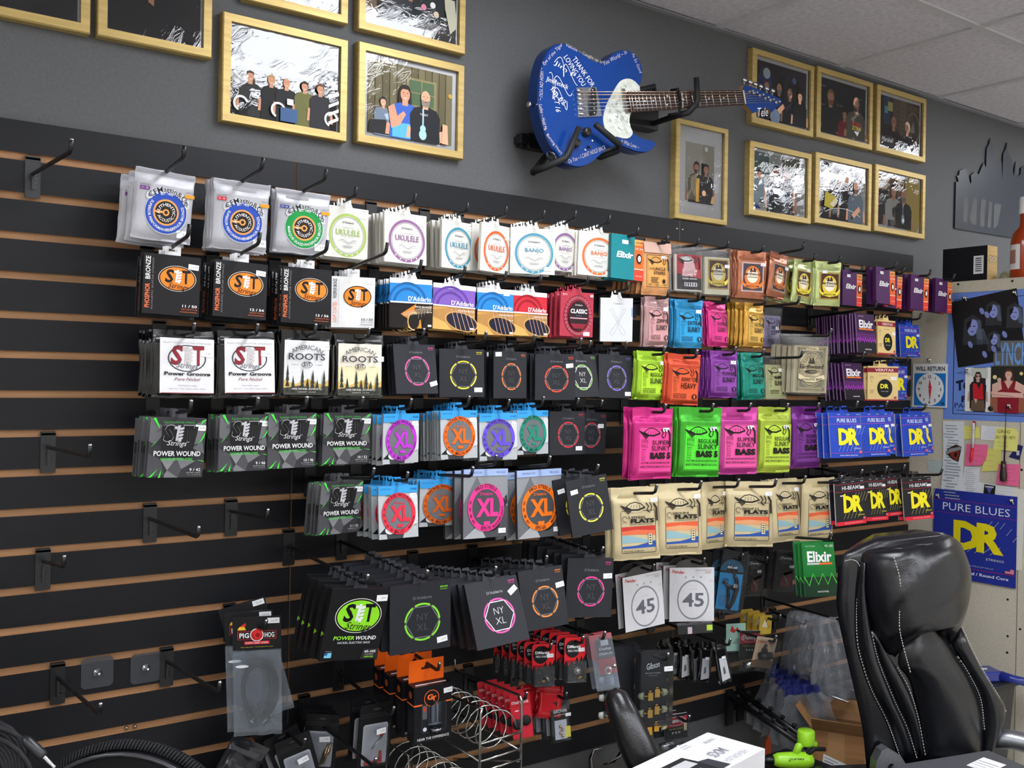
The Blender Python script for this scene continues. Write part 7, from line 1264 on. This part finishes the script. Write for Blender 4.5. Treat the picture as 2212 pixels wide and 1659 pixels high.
sheet('p_w3', .002, 'e0e2e4', 'white paper lowest behind the blue strings poster', 'note', lines(5, 'a8acb8', 5)); sheet('p_wp', .0026, 'e2e0d4', 'blank cream papers hanging right of the blue strings poster', 'note')
sheet('p_w2', .003, 'e2e4e8', 'white printed slip below the left pink note', 'note', lines(12, '8a90a4', 6)); sheet('p_w1', .003, 'e4e6ea', 'white business card between the yellow notes', 'note', lines(7, '9aa0ac', 7))
sheet('p_y1', .003, 'e6e07a', 'yellow sticky note behind the red pen', 'note', lines(4, 'a8a45a', 8)); sheet('p_y3', .0034, 'e2dc78', 'yellow sticky note right of the left pink note', 'note', lines(4, 'b4ae60', 9)); sheet('p_card', .003, '25285a', 'dark navy card tilted behind the yellow phone note', 'note', lambda c: c.R(.55, .3, .75, .6, 'c8ccd8'))
sheet('p_y2', .005, 'e9e684', 'yellow sticky note with a handwritten phone number', 'note', lambda c: (c.T('GREG', .42, .83, .5, .13, '3a3a2e', .2), c.T('361 773 7871', .48, .58, .78, .13, '3a3a2e', .2), c.T('call today', .35, .36, .4, .07, 'a8a468', .2), c.T('re. pickups', .4, .2, .4, .07, 'a8a468', .2)))
sheet('p_pk1', .005, 'f0709c', 'pink sticky note behind the red pen tip', 'note', lines(4, 'c04a74', 10)); sheet('p_pk2', .005, 'f0709c', 'pink sticky note behind the dark pipe-shaped ornament', 'note', lines(5, 'c04a74', 11)); sheet('p_dkpic', .004, '1e1e24', 'small dark guitar pick card above the blue strings poster', 'note', lambda c: (c.P([(.2, .8), (.8, .8), (.5, .12)], '5a5a9a'), c.R(.15, .72, .85, .85, 'c8c8d0')))
sheet('p_pickart', .009, '3a2620', 'red-brown guitar pick shaped badge on the receipt', 'badge', lambda c: (c.P([(.2, .6), (.9, .75), (.85, .4), (.72, .05), (.35, .3)], '8a3428'), c.P([(.03, .5), (.2, .72), (.95, .9), (.98, .72), (.3, .52), (.08, .38)], '8a8f92'), c.P([(.5, .3), (.6, .55), (.75, .5), (.7, .25)], '2a1a18')), 'badge')
def drp(c):
    c.R(0, 0, 1, 1, '2a3796'); c.L([(0, .885), (1, .885)], .006, '8a2a7a'); c.L([(0, .735), (1, .745)], .006, '8a2a7a'); c.T('PURE BLUES', .52, .81, .8, .085, 'dfe4f2', b=-.004)
    for q in range(5): c.L([(.66+.075*q, .62-.06*max(0, q-2)), (.72+.075*q, .7-.06*max(0, q-2))], .005, 'b8bede'); c.L([(.34+.09*q, .32), (.46+.09*q, .42)], .005, 'b8bede')
    c.T('D', .42, .5, .32, .33, 'f0e020', b=.05); c.T('R', .7, .5, .32, .33, 'f0e020', b=.05); c.T('STRINGS', .76, .27, .21, .026, 'c8ccd0', b=.01); c.T('CORROSION PROOF PACK', .5, .17, .5, .018, 'b0b8d8', .2); c.L([(0, .13), (1, .135)], .006, 'b02a6a'); c.T('PURE Nickel / Round Core', .55, .085, .74, .034, 'f0f2fa', b=.02); c.P([(.88, .15), (.98, .15), (.98, .2), (.94, .2), (.94, .175), (.88, .175)], 'e88a94')
sheet('p_drp', .008, '2a3796', 'dark blue strings poster with big yellow letters behind the chair', 'poster', drp, 'poster', 'satin')
def clock(c):
    c.R(0, 0, 1, 1, 'e9eaec'); c.T('WILL RETURN', .5, .885, .84, .1, '1c1c20', b=.03); c.R(.05, .03, .95, .78, '1f78c8'); c.E(.5, .41, .4, 'eef0f2', .43*1, 40)
    for q in range(1, 13): a = PI/2-q*PI/6; c.T(str(q), .5+.31*math.cos(a), .41+.29*math.sin(a), None, .07, '1c1c20', b=.02)
    c.P([(.5, .66), (.56, .45), (.52, .14), (.47, .44)], 'd8303a'); c.E(.5, .42, .02, 'c8a0a0'); c.E(.88, .09, .04, '124a7a')
r = sheet('p_clock', .010, 'e9eaec', 'white and blue will-return clock sign hung on the partition', 'sign', clock, 'return_sign')
for k, ((y, z), lb) in enumerate(zip(G['p_clips']+[G['p_clk'][3]], ('holding the band cut-out, left', 'holding the band cut-out, right', 'holding the red waistcoat photo, top', 'holding the folded arms photo', 'on the red waistcoat photo, bottom', 'on the left corner of the blue strings poster', 'on the right corner of the blue strings poster', 'carrying the return clock sign'))):
    mb = MB(); dk = k == 4; mb.lathe([(.0055, 0), (.0065, .002), (.0065, .004), (.003, .006), (.003, .010), (.005, .012), (.003, .014)] if not dk else [(.0085, 0), (.0085, .004), (.007, .005)], (PX-.011, y, z), (-1, 0, 0), 'd8d8da' if not dk else '1c1c1f', 'metal' if not dk else 'plastic', 12)
    if not dk: mb.tube([(PX-.016, y, z), (PX-.02, y-.006, z-.004), (PX-.018, y-.011, z-.011)], .0018, 'c8c8ca', 'metal', 6)
    tag(mb.build('magnet_hook' if not dk else 'magnet'), ('small chrome magnet hook ' if not dk else 'round black magnet ')+lb, 'magnet')
p = G['p_pen']; mb = MB(); P3 = lambda i, d=.014: (PX-d, p[i][0], p[i][1])
mb.tube([P3(1), P3(2)], .0045, 'c9c4c8', 'gloss', 8); r = mb.build('pen'); tag(r, 'red and silver pen hanging on the partition', 'pen')
mb = MB(); mb.tube([P3(2), tuple(Vector(P3(2)).lerp(Vector(P3(3)), .8)), P3(3)], [.005, .005, .0015], 'd0202c', 'plastic', 8); mb.build('grip', r); mb = MB(); mb.tube([P3(0), P3(1)], .0055, 'a8202a', 'plastic', 8); mb.box(PX-.0205, p[0][0]-.005, p[1][1], PX-.0195, p[0][0]+.003, p[0][1]-.006, 'f0f0f2', 'paper'); mb.build('clip', r)
p = G['p_cord']; mb = MB(); mb.tube([(PX-.016, p[0][0], p[0][1]+.02), (PX-.018, p[1][0], p[1][1])], .0011, '1a1a1c', 'cloth', 5); mb.tube([(PX-.018, p[1][0], p[1][1]), (PX-.02, p[1][0]-.001, p[1][1]-.03), (PX-.021, p[2][0], p[2][1])], [.002, .003, .0028], '3a1c1a', 'wood', 8); r = mb.build('hanging_ornament'); tag(r, 'dark pipe-shaped ornament hanging on a thin cord', 'ornament')
mb = MB(); mb.lathe([(.002, .002), (.008, 0), (.0095, -.02), (.012, -.05), (.011, -.066), (.003, -.07)], (PX-.022, p[2][0]+.002, p[2][1]), (0, 0, 1), '2e2622', 'gloss', 12); mb.build('bowl', r)
# on top of the partition, and the skyline on the wall
mb = MB(); mb.box(0, 0, 0, .066, .166, .122, '17181d', 'satin'); c = Art(mb, .066, .122, lambda u, v, d: (u, -d, v), 'foil'); c.R(0, 0, 1, 1, 'c9a86a', 'gold'); c.T('SO', .55, .62, .72, .2, '1a1a1c', b=.05, fin='satin'); c.T('SO', .55, .62, .66, .17, 'e8dcc0', b=.01, fin='satin')
c = Art(mb, .166, .122, lambda u, v, d: (-d, .166-u, v), 'paper'); c.R(.7, .2, .92, .72, 'e4e4e6'); [c.R(.74, .27+.06*q, .88, .3+.06*q, '5a5a62' if q % 3 else '2a2a30') for q in range(7)]
r = mb.build('bottle_box', None, at(2.462, -.285, 1.875)); tag(r, 'black box with gold end panel lying on the partition', 'box')
mb = MB(); mb.lathe([(.041, 0), (.044, .004), (.044, .125), (.038, .155), (.018, .178), (.0155, .19), (.0155, .232)], (0, 0, 0), (0, 0, 1), 'a03a14', 'gloss', 24); r = mb.build('whiskey_bottle', None, at(2.505, -.392, 1.875)); tag(r, 'amber whiskey bottle with white cap on the partition', 'bottle')
mb = MB(); mb.lathe([(.019, 0), (.02, .004), (.019, .055), (.017, .058)], (0, 0, .222), (0, 0, 1), 'e6e6e8', 'plastic', 20); mb.build('cap', r)
mb = MB(); V = []; 
for j in range(2):
    for i in range(9): a = PI*.62+i*.17; V.append((.0446*math.cos(a), .0446*math.sin(a), .03+.085*j))
mb.add(V, [(i, i+1, i+10, i+9) for i in range(8)], 'e2e2e0', 'paper', True); V = [(x*1.004, y*1.004, .05+(z-.03)*.55) for x, y, z in V]; mb.add(V, [(i, i+1, i+10, i+9) for i in range(2, 6)], 'a87868', 'paper', True); mb.build('label', r)
mb = MB(); mb.lathe([(.022, 0), (.024, .012), (.018, .026), (.006, .034), (.001, .035)], (0, 0, 0), (0, 0, 1), '8f9474', 'gloss', 16); tag(mb.build('glass_dome', None, at(2.535, -.315, 1.875)), 'small grey-green dome between the box and the bottle', 'ornament')
sk = G['sky']; mb = MB(); mb.prism(sk, -.007, -.003, '363b44', 'plastic', '1b1d21'); 
c = Art(mb, 1, 1, lambda u, v, d: (u, -.0071-d, v), 'wall')
for q in range(5): c.P(G['skyM'][5*q:5*q+5], '5a5b5d')
r = mb.build('skyline_sign'); tag(r, 'dark metal city skyline cut-out on the grey wall', 'wall sign')

# ---------------------------------------------------------------- office chair
CH = at(1.35, -.72, 1.1, -.4903); ch = empty('office_chair', at(1.35, -.72, 0, -.4903)); tag(ch, 'black leather office chair with padded headrest and white stitching', 'chair')
LE = '101116'
def cpart(name, mb): o = mb.build(name, ch, at(0, 0, 1.1)); return o
mb = MB(); mb.strip(smoothl(G['c_shellL']), smoothl(G['c_shellR']), .0, .022, .075, LE, 'leather', 12, True, .17); cpart('back_shell', mb)
mb = MB(); mb.strip(smoothl(G['c_b1L']), smoothl(G['c_b1R']), -.014, .030, .03, LE, 'leather', 8); cpart('side_bolster', mb)
mb = MB(); mb.strip(smoothl(G['c_b2L']), smoothl(G['c_b2R']), -.016, .028, .03, LE, 'leather', 8); cpart('inner_bolster', mb)
mb = MB(); mb.strip(smoothl(G['c_b3L']), smoothl(G['c_b3R']), -.012, .026, .03, LE, 'leather', 8); cpart('side_bolster', mb)
mb = MB(); mb.strip(smoothl(G['c_midL']), smoothl(G['c_midR']), -.016, .05, .04, LE, 'leather', 14); cpart('centre_pad', mb)
L_, M_, R_ = smoothl(G['c_headL']), smoothl(G['c_headM']), smoothl(G['c_headR'])
mb = MB(); V = []; K = len(L_); n = 16
for k in range(K):
    e = math.sin(PI*min(1, max(.1, (k+.6)/(K-.2))))**.6
    for j in range(n+1):
        t = j/n; a, b, c_ = (1-t)*(1-2*t), 4*t*(1-t), t*(2*t-1); q = 1-abs(2*t-1)**3
        V.append((L_[k][0]*a+M_[k][0]*b+R_[k][0]*c_, -.018-.085*q*e-.004*math.sin(k*1.3+j*.9)*q, L_[k][1]*a+M_[k][1]*b+R_[k][1]*c_))
    for j in range(n+1):
        t = 1-j/n; a, b, c_ = (1-t)*(1-2*t), 4*t*(1-t), t*(2*t-1); V.append((L_[k][0]*a+M_[k][0]*b+R_[k][0]*c_, .02, L_[k][1]*a+M_[k][1]*b+R_[k][1]*c_))
m = 2*(n+1); F = [(k*m+j, (k+1)*m+j, (k+1)*m+(j+1) % m, k*m+(j+1) % m) for k in range(K-1) for j in range(m)]+[tuple(range(m)), tuple((K-1)*m+j for j in range(m-1, -1, -1))]
mb.add(V, F, LE, 'leather', True); cpart('headrest', mb)
mb = MB()
for i, yy in ((0, -.018), (1, -.088), (2, -.020), (3, -.022), (4, -.020), (5, -.016)):
    P_ = [Vector((x, yy, z)) for x, z in smoothl(G['c_s%d' % i], 4)]
    for j in range(len(P_)-1):
        a, b = P_[j], P_[j+1]; k = max(1, int((b-a).length/.0062))
        for q in range(k): mb.tube([a.lerp(b, (q+.15)/k), a.lerp(b, (q+.75)/k)], .0011, 'd8d6d0', 'cloth', 4)
cpart('stitching', mb)['kind'] = 'stuff'
mb = MB(); mb.prism(G['c_brk'], -.045, -.015, '9a9ca2', 'brushed'); hx, hz = G['c_hole'][0]; mb.lathe([(.009, 0), (.009, .001), (.007, .0005)], (hx, -.045, hz), (0, -1, 0), '0e0e10', 'plastic', 16); mb.build('arm_bracket', ch, at(0, 0, 1.1), .004)
mb = MB(); mb.tube([(.20, .02, -.49), (.26, -.02, -.482), (.34, -.10, -.485), (.37, -.2, -.50)], .024, 'a4a6ac', 'brushed', 14); cpart('armrest', mb)
mb = MB(); mb.strip([(-.24, -.545), (-.25, -.58), (-.24, -.62)], [(.24, -.545), (.25, -.58), (.24, -.62)], -.46, .03, .48, LE, 'leather', 12); cpart('seat', mb)
mb = MB(); s_ = G['c_seat']; mb.strip([(s_[0][0], s_[0][1]-.02), (s_[1][0], s_[1][1])][::-1], [(s_[3][0], s_[3][1]-.02), (s_[2][0], s_[2][1])][::-1], -.085, .02, .07, LE, 'leather', 8); cpart('lumbar_roll', mb)
mb = MB(); mb.lathe([(.028, .42), (.028, .2), (.045, .2), (.045, .1)], (0, -.2, 0), (0, 0, 1), '26272b', 'plastic', 16); mb.build('gas_column', ch)
for q in range(5):
    a = q*2*PI/5+.3; x, y = .3*math.cos(a), .3*math.sin(a)-.2; mb = MB(); mb.tube([(0, -.2, .12), (x*.6, (y+.2)*.6-.2, .1), (x, y, .07)], [.028, .022, .016], '26272b', 'plastic', 8); lg = mb.build('leg', ch)
    mb = MB(); mb.lathe([(.028, -.02), (.03, -.012), (.03, .012), (.028, .02)], (x, y, .0305), (math.sin(a), -math.cos(a), 0), '141416', 'plastic', 14); mb.build('caster', lg)

# ---------------------------------------------------------------- things along the bottom
def table(name, lab, x0, y0, x1, y1, z, col, cat='table', t=.03):
    r = empty(name, at((x0+x1)/2, (y0+y1)/2, 0)); tag(r, lab, cat); w, d = (x1-x0)/2, (y1-y0)/2
    mb = MB(); mb.box(-w, -d, z-t, w, d, z, col, 'satin'); mb.build('top', r, None, .003)
    for sx in (-1, 1):
        for sy in (-1, 1): mb = MB(); mb.box(sx*(w-.03)-.02, sy*(d-.03)-.02, 0, sx*(w-.03)+.02, sy*(d-.03)+.02, z-t, col, 'satin'); mb.build('leg', r)
table('work_bench', 'low black bench under the lime green tool', 1.08, -.575, 1.30, -.38, .505, '151517', 'bench'); table('stool', 'low dark stool under the cardboard box', 1.44, -.52, 1.74, -.20, .30, '1a1a1c', 'stool')
table('desk', 'dark desk under the white carton', -.1, -1.75, .74, -.66, .64, '2a2624', 'desk'); table('side_table', 'black side table under the cable coil', -1.0, -.85, -.36, -.42, .56, '1a1a1c')
# cardboard box, flaps open
r = empty('cardboard_box', pose(1.566, -.355, .302, -1.062, 0, 0)); tag(r, 'open brown cardboard box with white shipping label', 'box'); w, d, h = .147, .13, .186; KB = 'a97c50'
mb = MB(); t = .003
for b in ((-w/2, 0, 0, w/2, t, h), (-w/2, d-t, 0, w/2, d, h), (-w/2, t, 0, -w/2+t, d-t, h), (w/2-t, t, 0, w/2, d-t, h), (-w/2, 0, 0, w/2, d, t)): mb.box(*b, KB, 'wood')
c = Art(mb, w, h, lambda u, v, q: (u-w/2, -q, v), 'gloss'); c.R(.3, 0, .62, 1, 'b48a60')
mb.build('carton', r)
mb = MB(); c = Art(mb, w, h, lambda u, v, q: (u-w/2, -.0004-q, v), 'paper'); c.P([(.19, .3), (.63, .2), (.66, .52), (.22, .63)], 'eceef0'); c.T('204-7022', .4, .40, .28, .055, '2a2a30', 0, -12, .02); c.L([(.24, .53), (.42, .49)], .03, '9a9aa4'); c.L([(.24, .58), (.5, .52)], .02, '9a9aa4'); c.L([(.28, .32), (.55, .26)], .02, 'a8a8b0'); c.P([(.52, .38), (.6, .36), (.61, .46), (.53, .48)], '8a8a94'); mb.build('shipping_label', r)
def flap(name, pts, col='a97c50'): mb = MB(); a, b, c_, d_ = [Vector(p) for p in pts]; nn = (b-a).cross(d_-a).normalized()*.003; V = [a, b, c_, d_, a+nn, b+nn, c_+nn, d_+nn]; mb.add(V, [(0, 3, 2, 1), (4, 5, 6, 7), (0, 1, 5, 4), (1, 2, 6, 5), (2, 3, 7, 6), (3, 0, 4, 7)], col, 'wood'); return mb.build(name, r)
flap('flap', [(-w/2, 0, h), (w/2, 0, h), (w/2, -.035, h+.042), (-w/2, -.035, h+.042)], '8f6a44'); flap('flap', [(w/2, d, h), (-w/2, d, h), (-w/2+.01, d+.04, h+.05), (w/2-.01, d+.04, h+.05)])
flap('flap', [(-w/2, d, h), (-w/2, 0, h), (-w/2-.048, .0, h+.062), (-w/2-.04, d-.02, h+.07)]); flap('flap', [(w/2, 0, h), (w/2, d, h), (w/2+.0, d, h+.085), (w/2-.03, .02, h+.09)])
# lime tool
r = empty('string_winder', at(0, 0, 0)); tag(r, 'lime green handheld tool with black nose lying on the bench', 'hand tool'); a, b = Vector((1.15, -.455, .527)), Vector((1.238, -.517, .527)); ax = (b-a).normalized(); GR = '9ad82a'
mb = MB(); mb.lathe([(.004, 0), (.014, .003), (.0185, .014), (.021, .05), (.021, .085), (.016, .102), (.004, .108)], a, ax, GR, 'plastic', 18); c = Art(mb, 1, 1, lambda u, v, q: tuple(a+ax*(.055-u)+Vector((-.57, -.82, 0))*(.0195+q)+Vector((0, 0, .008-v))), 'plastic'); c.T('EGG SPOT', 0, 0, .04, .009, '23351a', b=.03); mb.build('body', r)
m_ = a.lerp(b, .55); mb = MB(); mb.tube([m_+Vector((0, 0, .015)), m_+Vector((.012, .0, .034)), m_+Vector((.026, -.008, .042)), b+Vector((.012, .004, .036))], [.010, .010, .009, .010], GR, 'plastic', 10); mb.build('handle', r)
mb = MB(); mb.lathe([(.021, 0), (.0225, .004), (.0225, .034), (.019, .038)], b+Vector((-.006, .022, .036)), (0, 0, 1), GR, 'plastic', 20); mb.build('reservoir', r)
mb = MB(); mb.tube([b+Vector((-.02, .01, .014)), b+Vector((0, .0, .03)), b+Vector((.03, -.01, .026))], .006, '17181a', 'rubber', 8); mb.build('trigger', r); mb = MB(); mb.tube([a-ax*.028, a-ax*.01, a+ax*.004], [.006, .009, .011], '151517', 'plastic', 10); mb.build('nose', r)
# white carton on the desk
e1 = Vector((-.979, -.202, 0)); e2 = Vector((.202, -.979, 0)); P1 = Vector((.68, -.66, .75)); LN, SN, HT = .37, .135, .109
mb = MB(); cs = [P1, P1+e1*LN, P1+e1*LN+e2*SN, P1+e2*SN]; V = cs+[p-Vector((0, 0, HT)) for p in cs]; mb.add(V, [(0, 1, 2, 3), (7, 6, 5, 4), (0, 4, 5, 1), (1, 5, 6, 2), (2, 6, 7, 3), (3, 7, 4, 0)], 'e4e4e6', 'satin')
c = Art(mb, LN, SN, lambda u, v, q: tuple(P1+e1*u+e2*v+Vector((0, 0, q))), 'satin'); c.T('HEADRUSH', .21, .83, .22, .11, 'a8aab0', .1, 0, .01); c.T('MX5', .24, .56, .15, .2, '9a9ca4', .1, 0, .05); c.T('COLLECTION', .12, .22, .1, .07, '8a8c94'); small(c, .3, .14, .08, 2, 'b0b0b8', .02, .06)
c.P([(.45, .3), (1, .3), (1, .95), (.4, .95)], '23242a'); c.P([(.47, .4), (.62, .4), (.6, .6), (.46, .6)], 'c8c8cc'); c.T('HEADRUSH', .6, .75, .2, .1, 'd8d8dc', .1, 0, .02); c.P([(.36, .6), (.44, .55), (.43, .95), (.34, .95)], '3a3c44')
for q in range(4): c.R(.66+.08*q, .42, .71+.08*q, .52, 'a8a8b0')
c = Art(mb, LN, HT, lambda u, v, q: tuple(P1+e2*(SN+q)+e1*(LN-u)+Vector((0, 0, v-HT))), 'satin'); c.R(.6, .3, .74, .8, 'e6e0ea'); c.T('8', .67, .6, .05, .2, '8a84a0')
r = mb.build('product_carton'); tag(r, 'white product carton with grey upside-down lettering on the desk', 'carton')
mb = MB(); a = -.2; mb.box(-.2, -.2, 0, .0, 0, .279, '3c3d41', 'satin'); c = Art(mb, .2, .2, lambda u, v, q: (u-.2, v-.2, .279+q), 'satin'); c.P([(.6, .62), (.86, .7), (.82, .88), (.56, .8)], 'dcdce0'); [c.L([(.62+.05*q, .64+.015*q), (.58+.05*q, .8+.015*q)], .012, '9a9aa0') for q in range(4)]
r = mb.build('grey_box', None, at(.635, -1.30, .641, -.25), .004); tag(r, 'dark grey box with a white label in the near right corner', 'box')
# second chair arm in front of the slatwall
r = empty('desk_chair', at(0, 0, 0)); tag(r, 'black padded chair arm rising behind the white carton', 'chair'); a, b = Vector((.480, -.585, .842)), Vector((.505, -.640, .725))
mb = MB(); mb.tube([a+Vector((-.004, .008, .012)), a, a.lerp(b, .35), a.lerp(b, .7), b, b+Vector((.004, -.02, -.04))], [.010, .025, .033, .036, .036, .028], '17171a', 'leather', 14); mb.build('armrest', r)
mb = MB(); mb.tube([b+Vector((0, -.01, -.03)), (.5, -.6, .5), (.47, -.5, .4)], .02, '1c1c1e', 'plastic', 10); mb.build('arm_post', r); mb = MB(); mb.box(.06, -.6, .36, .5, -.2, .44, '17171a', 'leather'); mb.build('seat', r, None, .02); mb = MB(); mb.lathe([(.03, .36), (.03, .06), (.2, .03), (.2, 0)], (.28, -.4, 0), (0, 0, 1), '1c1c1e', 'plastic', 20); mb.build('base', r)
# studded black board
mb = MB(); q = .012; bw, bh = .13, .30; mb.prism([(-bw/2+q, 0), (bw/2, 0), (bw/2, bh-.01), (bw*.28, bh), (bw*.05, bh-.045), (-bw*.2, bh-.05), (-bw/2+q, bh-.012), (-bw/2, bh-.03), (-bw/2, 0)], -.006, .006, '131315', 'leather'); r = mb.build('studded_strap', None, pose(.905, -.12, .205, -.4, -.08, 0)); tag(r, 'black leather piece with silver edging and stud rows under the slatwall', 'strap')
mb = MB(); mb.tube([(-bw*.22, -.008, bh-.004), (-bw*.42, -.008, bh-.006), (-bw*.48, -.008, bh-.03), (-bw*.42, -.008, bh*.6), (-bw*.34, -.008, 0)], .002, 'b8babe', 'metal', 6); mb.tube([(-bw*.12, -.008, bh-.045), (bw*.16, -.008, bh-.028), (bw*.27, -.008, bh-.002), (bw*.45, -.008, bh-.002)], .0018, 'b8babe', 'metal', 6); mb.build('silver_edging', r)
for j in range(2):
    for i in range(8): mb = MB(); mb.lathe([(.0032, 0), (.0022, .002), (.0005, .0028)], (-bw*.2+.0095*i, -.006, bh*.62-.09*j+.0065*i), (0, -1, 0), 'b8b4ac', 'metal', 8); mb.build('stud', r)
table('low_shelf', 'low black shelf under the studded leather piece', .80, -.3, .98, -.03, .2, '151517', 'shelf')
# storage bin with a blue scanner
mb = MB(); o = [(2.06, -.46), (2.37, -.46), (2.37, -.19), (2.06, -.19)]; V = [(x, y, .52) for x, y in o]+[(x+(.02 if x < 2.2 else -.03), y+(.03 if y < -.3 else -.02), 0) for x, y in o]; mb.add(V, [(0, 1, 2, 3), (4, 7, 6, 5), (0, 4, 5, 1), (1, 5, 6, 2), (2, 6, 7, 3), (3, 7, 4, 0)], '3b3c3e', 'plastic'); r = mb.build('storage_bin', None, None, .006); tag(r, 'dark grey storage bin behind the office chair', 'bin')
mb = MB(); mb.box(2.05, -.47, .52, 2.38, -.18, .54, '2c2d30', 'plastic'); mb.build('lid', r, None, .004)
mb = MB(); mb.box(-.05, -.04, 0, .05, .04, .034, '26348a', 'gloss'); c = Art(mb, 1, 1, lambda u, v, q: (u, v, .034+q), 'paper'); c.P([(-.03, -.005), (.01, -.012), (.02, .006), (-.02, .014)], 'e4e4e6'); r = mb.build('heat_tool', None, at(2.27, -.40, .541, -.5), .006); tag(r, 'blue handheld tool lying on the grey bin', 'hand tool')
mb = MB(); mb.tube([(.045, -.03, .017), (.07, -.055, .015), (.10, -.085, .0125)], [.018, .014, .0135], '26348a', 'gloss', 12); mb.build('handle', r); mb = MB(); mb.lathe([(.01, 0), (.01, .012)], (-.02, -.05, .012), (0, 1, 0), 'c8c8ca', 'metal', 12); mb.build('nozzle', r); mb = MB(); mb.tube([(.10, -.085, .0125), (.125, -.1, .002), (.13, -.11, -.06), (.128, -.112, -.16)], .003, '17171a', 'rubber', 6); mb.build('power_cord', r)
# coiled cable and round bag, lower left
r = empty('instrument_cable', at(0, 0, 0)); tag(r, 'coiled black instrument cable with a jack plug at lower left', 'cable'); C0 = Vector((-.694, -.535, .935)); mb = MB(); u_ = Vector((.807, -.59, 0)); pts = []
for i in range(150): a = i*2*PI/20; q = .062-.0022*(i/20)*2; pts.append(C0+u_*(q*math.cos(a))+Vector((.59, .807, 0))*(.004*math.sin(i*.31)+.001*(i % 20)/20)+Vector((0, 0, q*math.sin(a)-.012*(i/150))))
mb.tube(pts, .0038, '1c1c1f', 'rubber', 8)
pts = [C0+u_*(.078*math.cos(a))+Vector((-.006, -.008, .074*math.sin(a)-.03)) for a in [i*2*PI/24 for i in range(25)]]; mb.tube(pts, .0038, '1c1c1f', 'rubber', 8)
J0, J1, J2 = Vector((-.643, -.567, .966)), Vector((-.626, -.577, .947)), Vector((-.612, -.585, .930))
mb.tube([C0+Vector((-.04, .02, .075)), C0+Vector((.0, -.01, .062)), C0+Vector((.03, -.02, .046)), J0], .004, '1c1c1f', 'rubber', 8); mb.build('cord', r)
mb = MB(); mb.tube([J0-(J1-J0)*.3, J0, J1, J1+(J1-J0)*.2], [.005, .0078, .0082, .0072], '26272b', 'plastic', 12); pl = mb.build('plug_sleeve', r); mb = MB(); mb.tube([J1, J1+(J2-J1)*.3, J1+(J2-J1)*.8, J2, J2+(J2-J1)*.12, J2+(J2-J1)*.25], [.006, .0034, .0034, .0025, .0036, .001], 'c8cad0', 'metal', 10); mb.build('plug_tip', pl)
mb = MB(); mb.box(-.98, -.66, .561, -.675, -.44, .825, '161618', 'leather'); r = mb.build('equipment_case', None, None, .006); tag(r, 'black equipment case under the cable coil', 'case')
C1 = Vector((-.50, -.545, .746)); r = empty('round_bag', at(0, 0, 0)); tag(r, 'round black bag with a ribbed zip edge at the bottom left', 'bag'); pt = lambda a, q, d=0: C1+u_*(q*math.cos(a))+Vector((-.59, -.807, 0))*d+Vector((0, 0, q*math.sin(a)))
mb = MB(); n = 48; V = [pt(2*PI*i/n, .168, .012) for i in range(n)]+[pt(2*PI*i/n, .168, -.05) for i in range(n)]; mb.add(V, [tuple(range(n)), tuple(range(2*n-1, n-1, -1))]+[(i, n+i, n+(i+1) % n, (i+1) % n) for i in range(n)], '131315', 'cloth'); mb.build('shell', r)
mb = MB(); mb.tube([pt(2*PI*i/n, .170, .014) for i in range(n)], .0036, '3a3b3f', 'gloss', 8, True); mb.build('piping', r); mb = MB()
for i in range(90): a = .25+i*(PI-.4)/90; mb.tube([pt(a, .171, -.004), pt(a-.012, .181, -.014), pt(a-.02, .176, -.03)], .0022, '202124', 'rubber', 5)
mb.build('ribbed_edge', r)['kind'] = 'stuff'
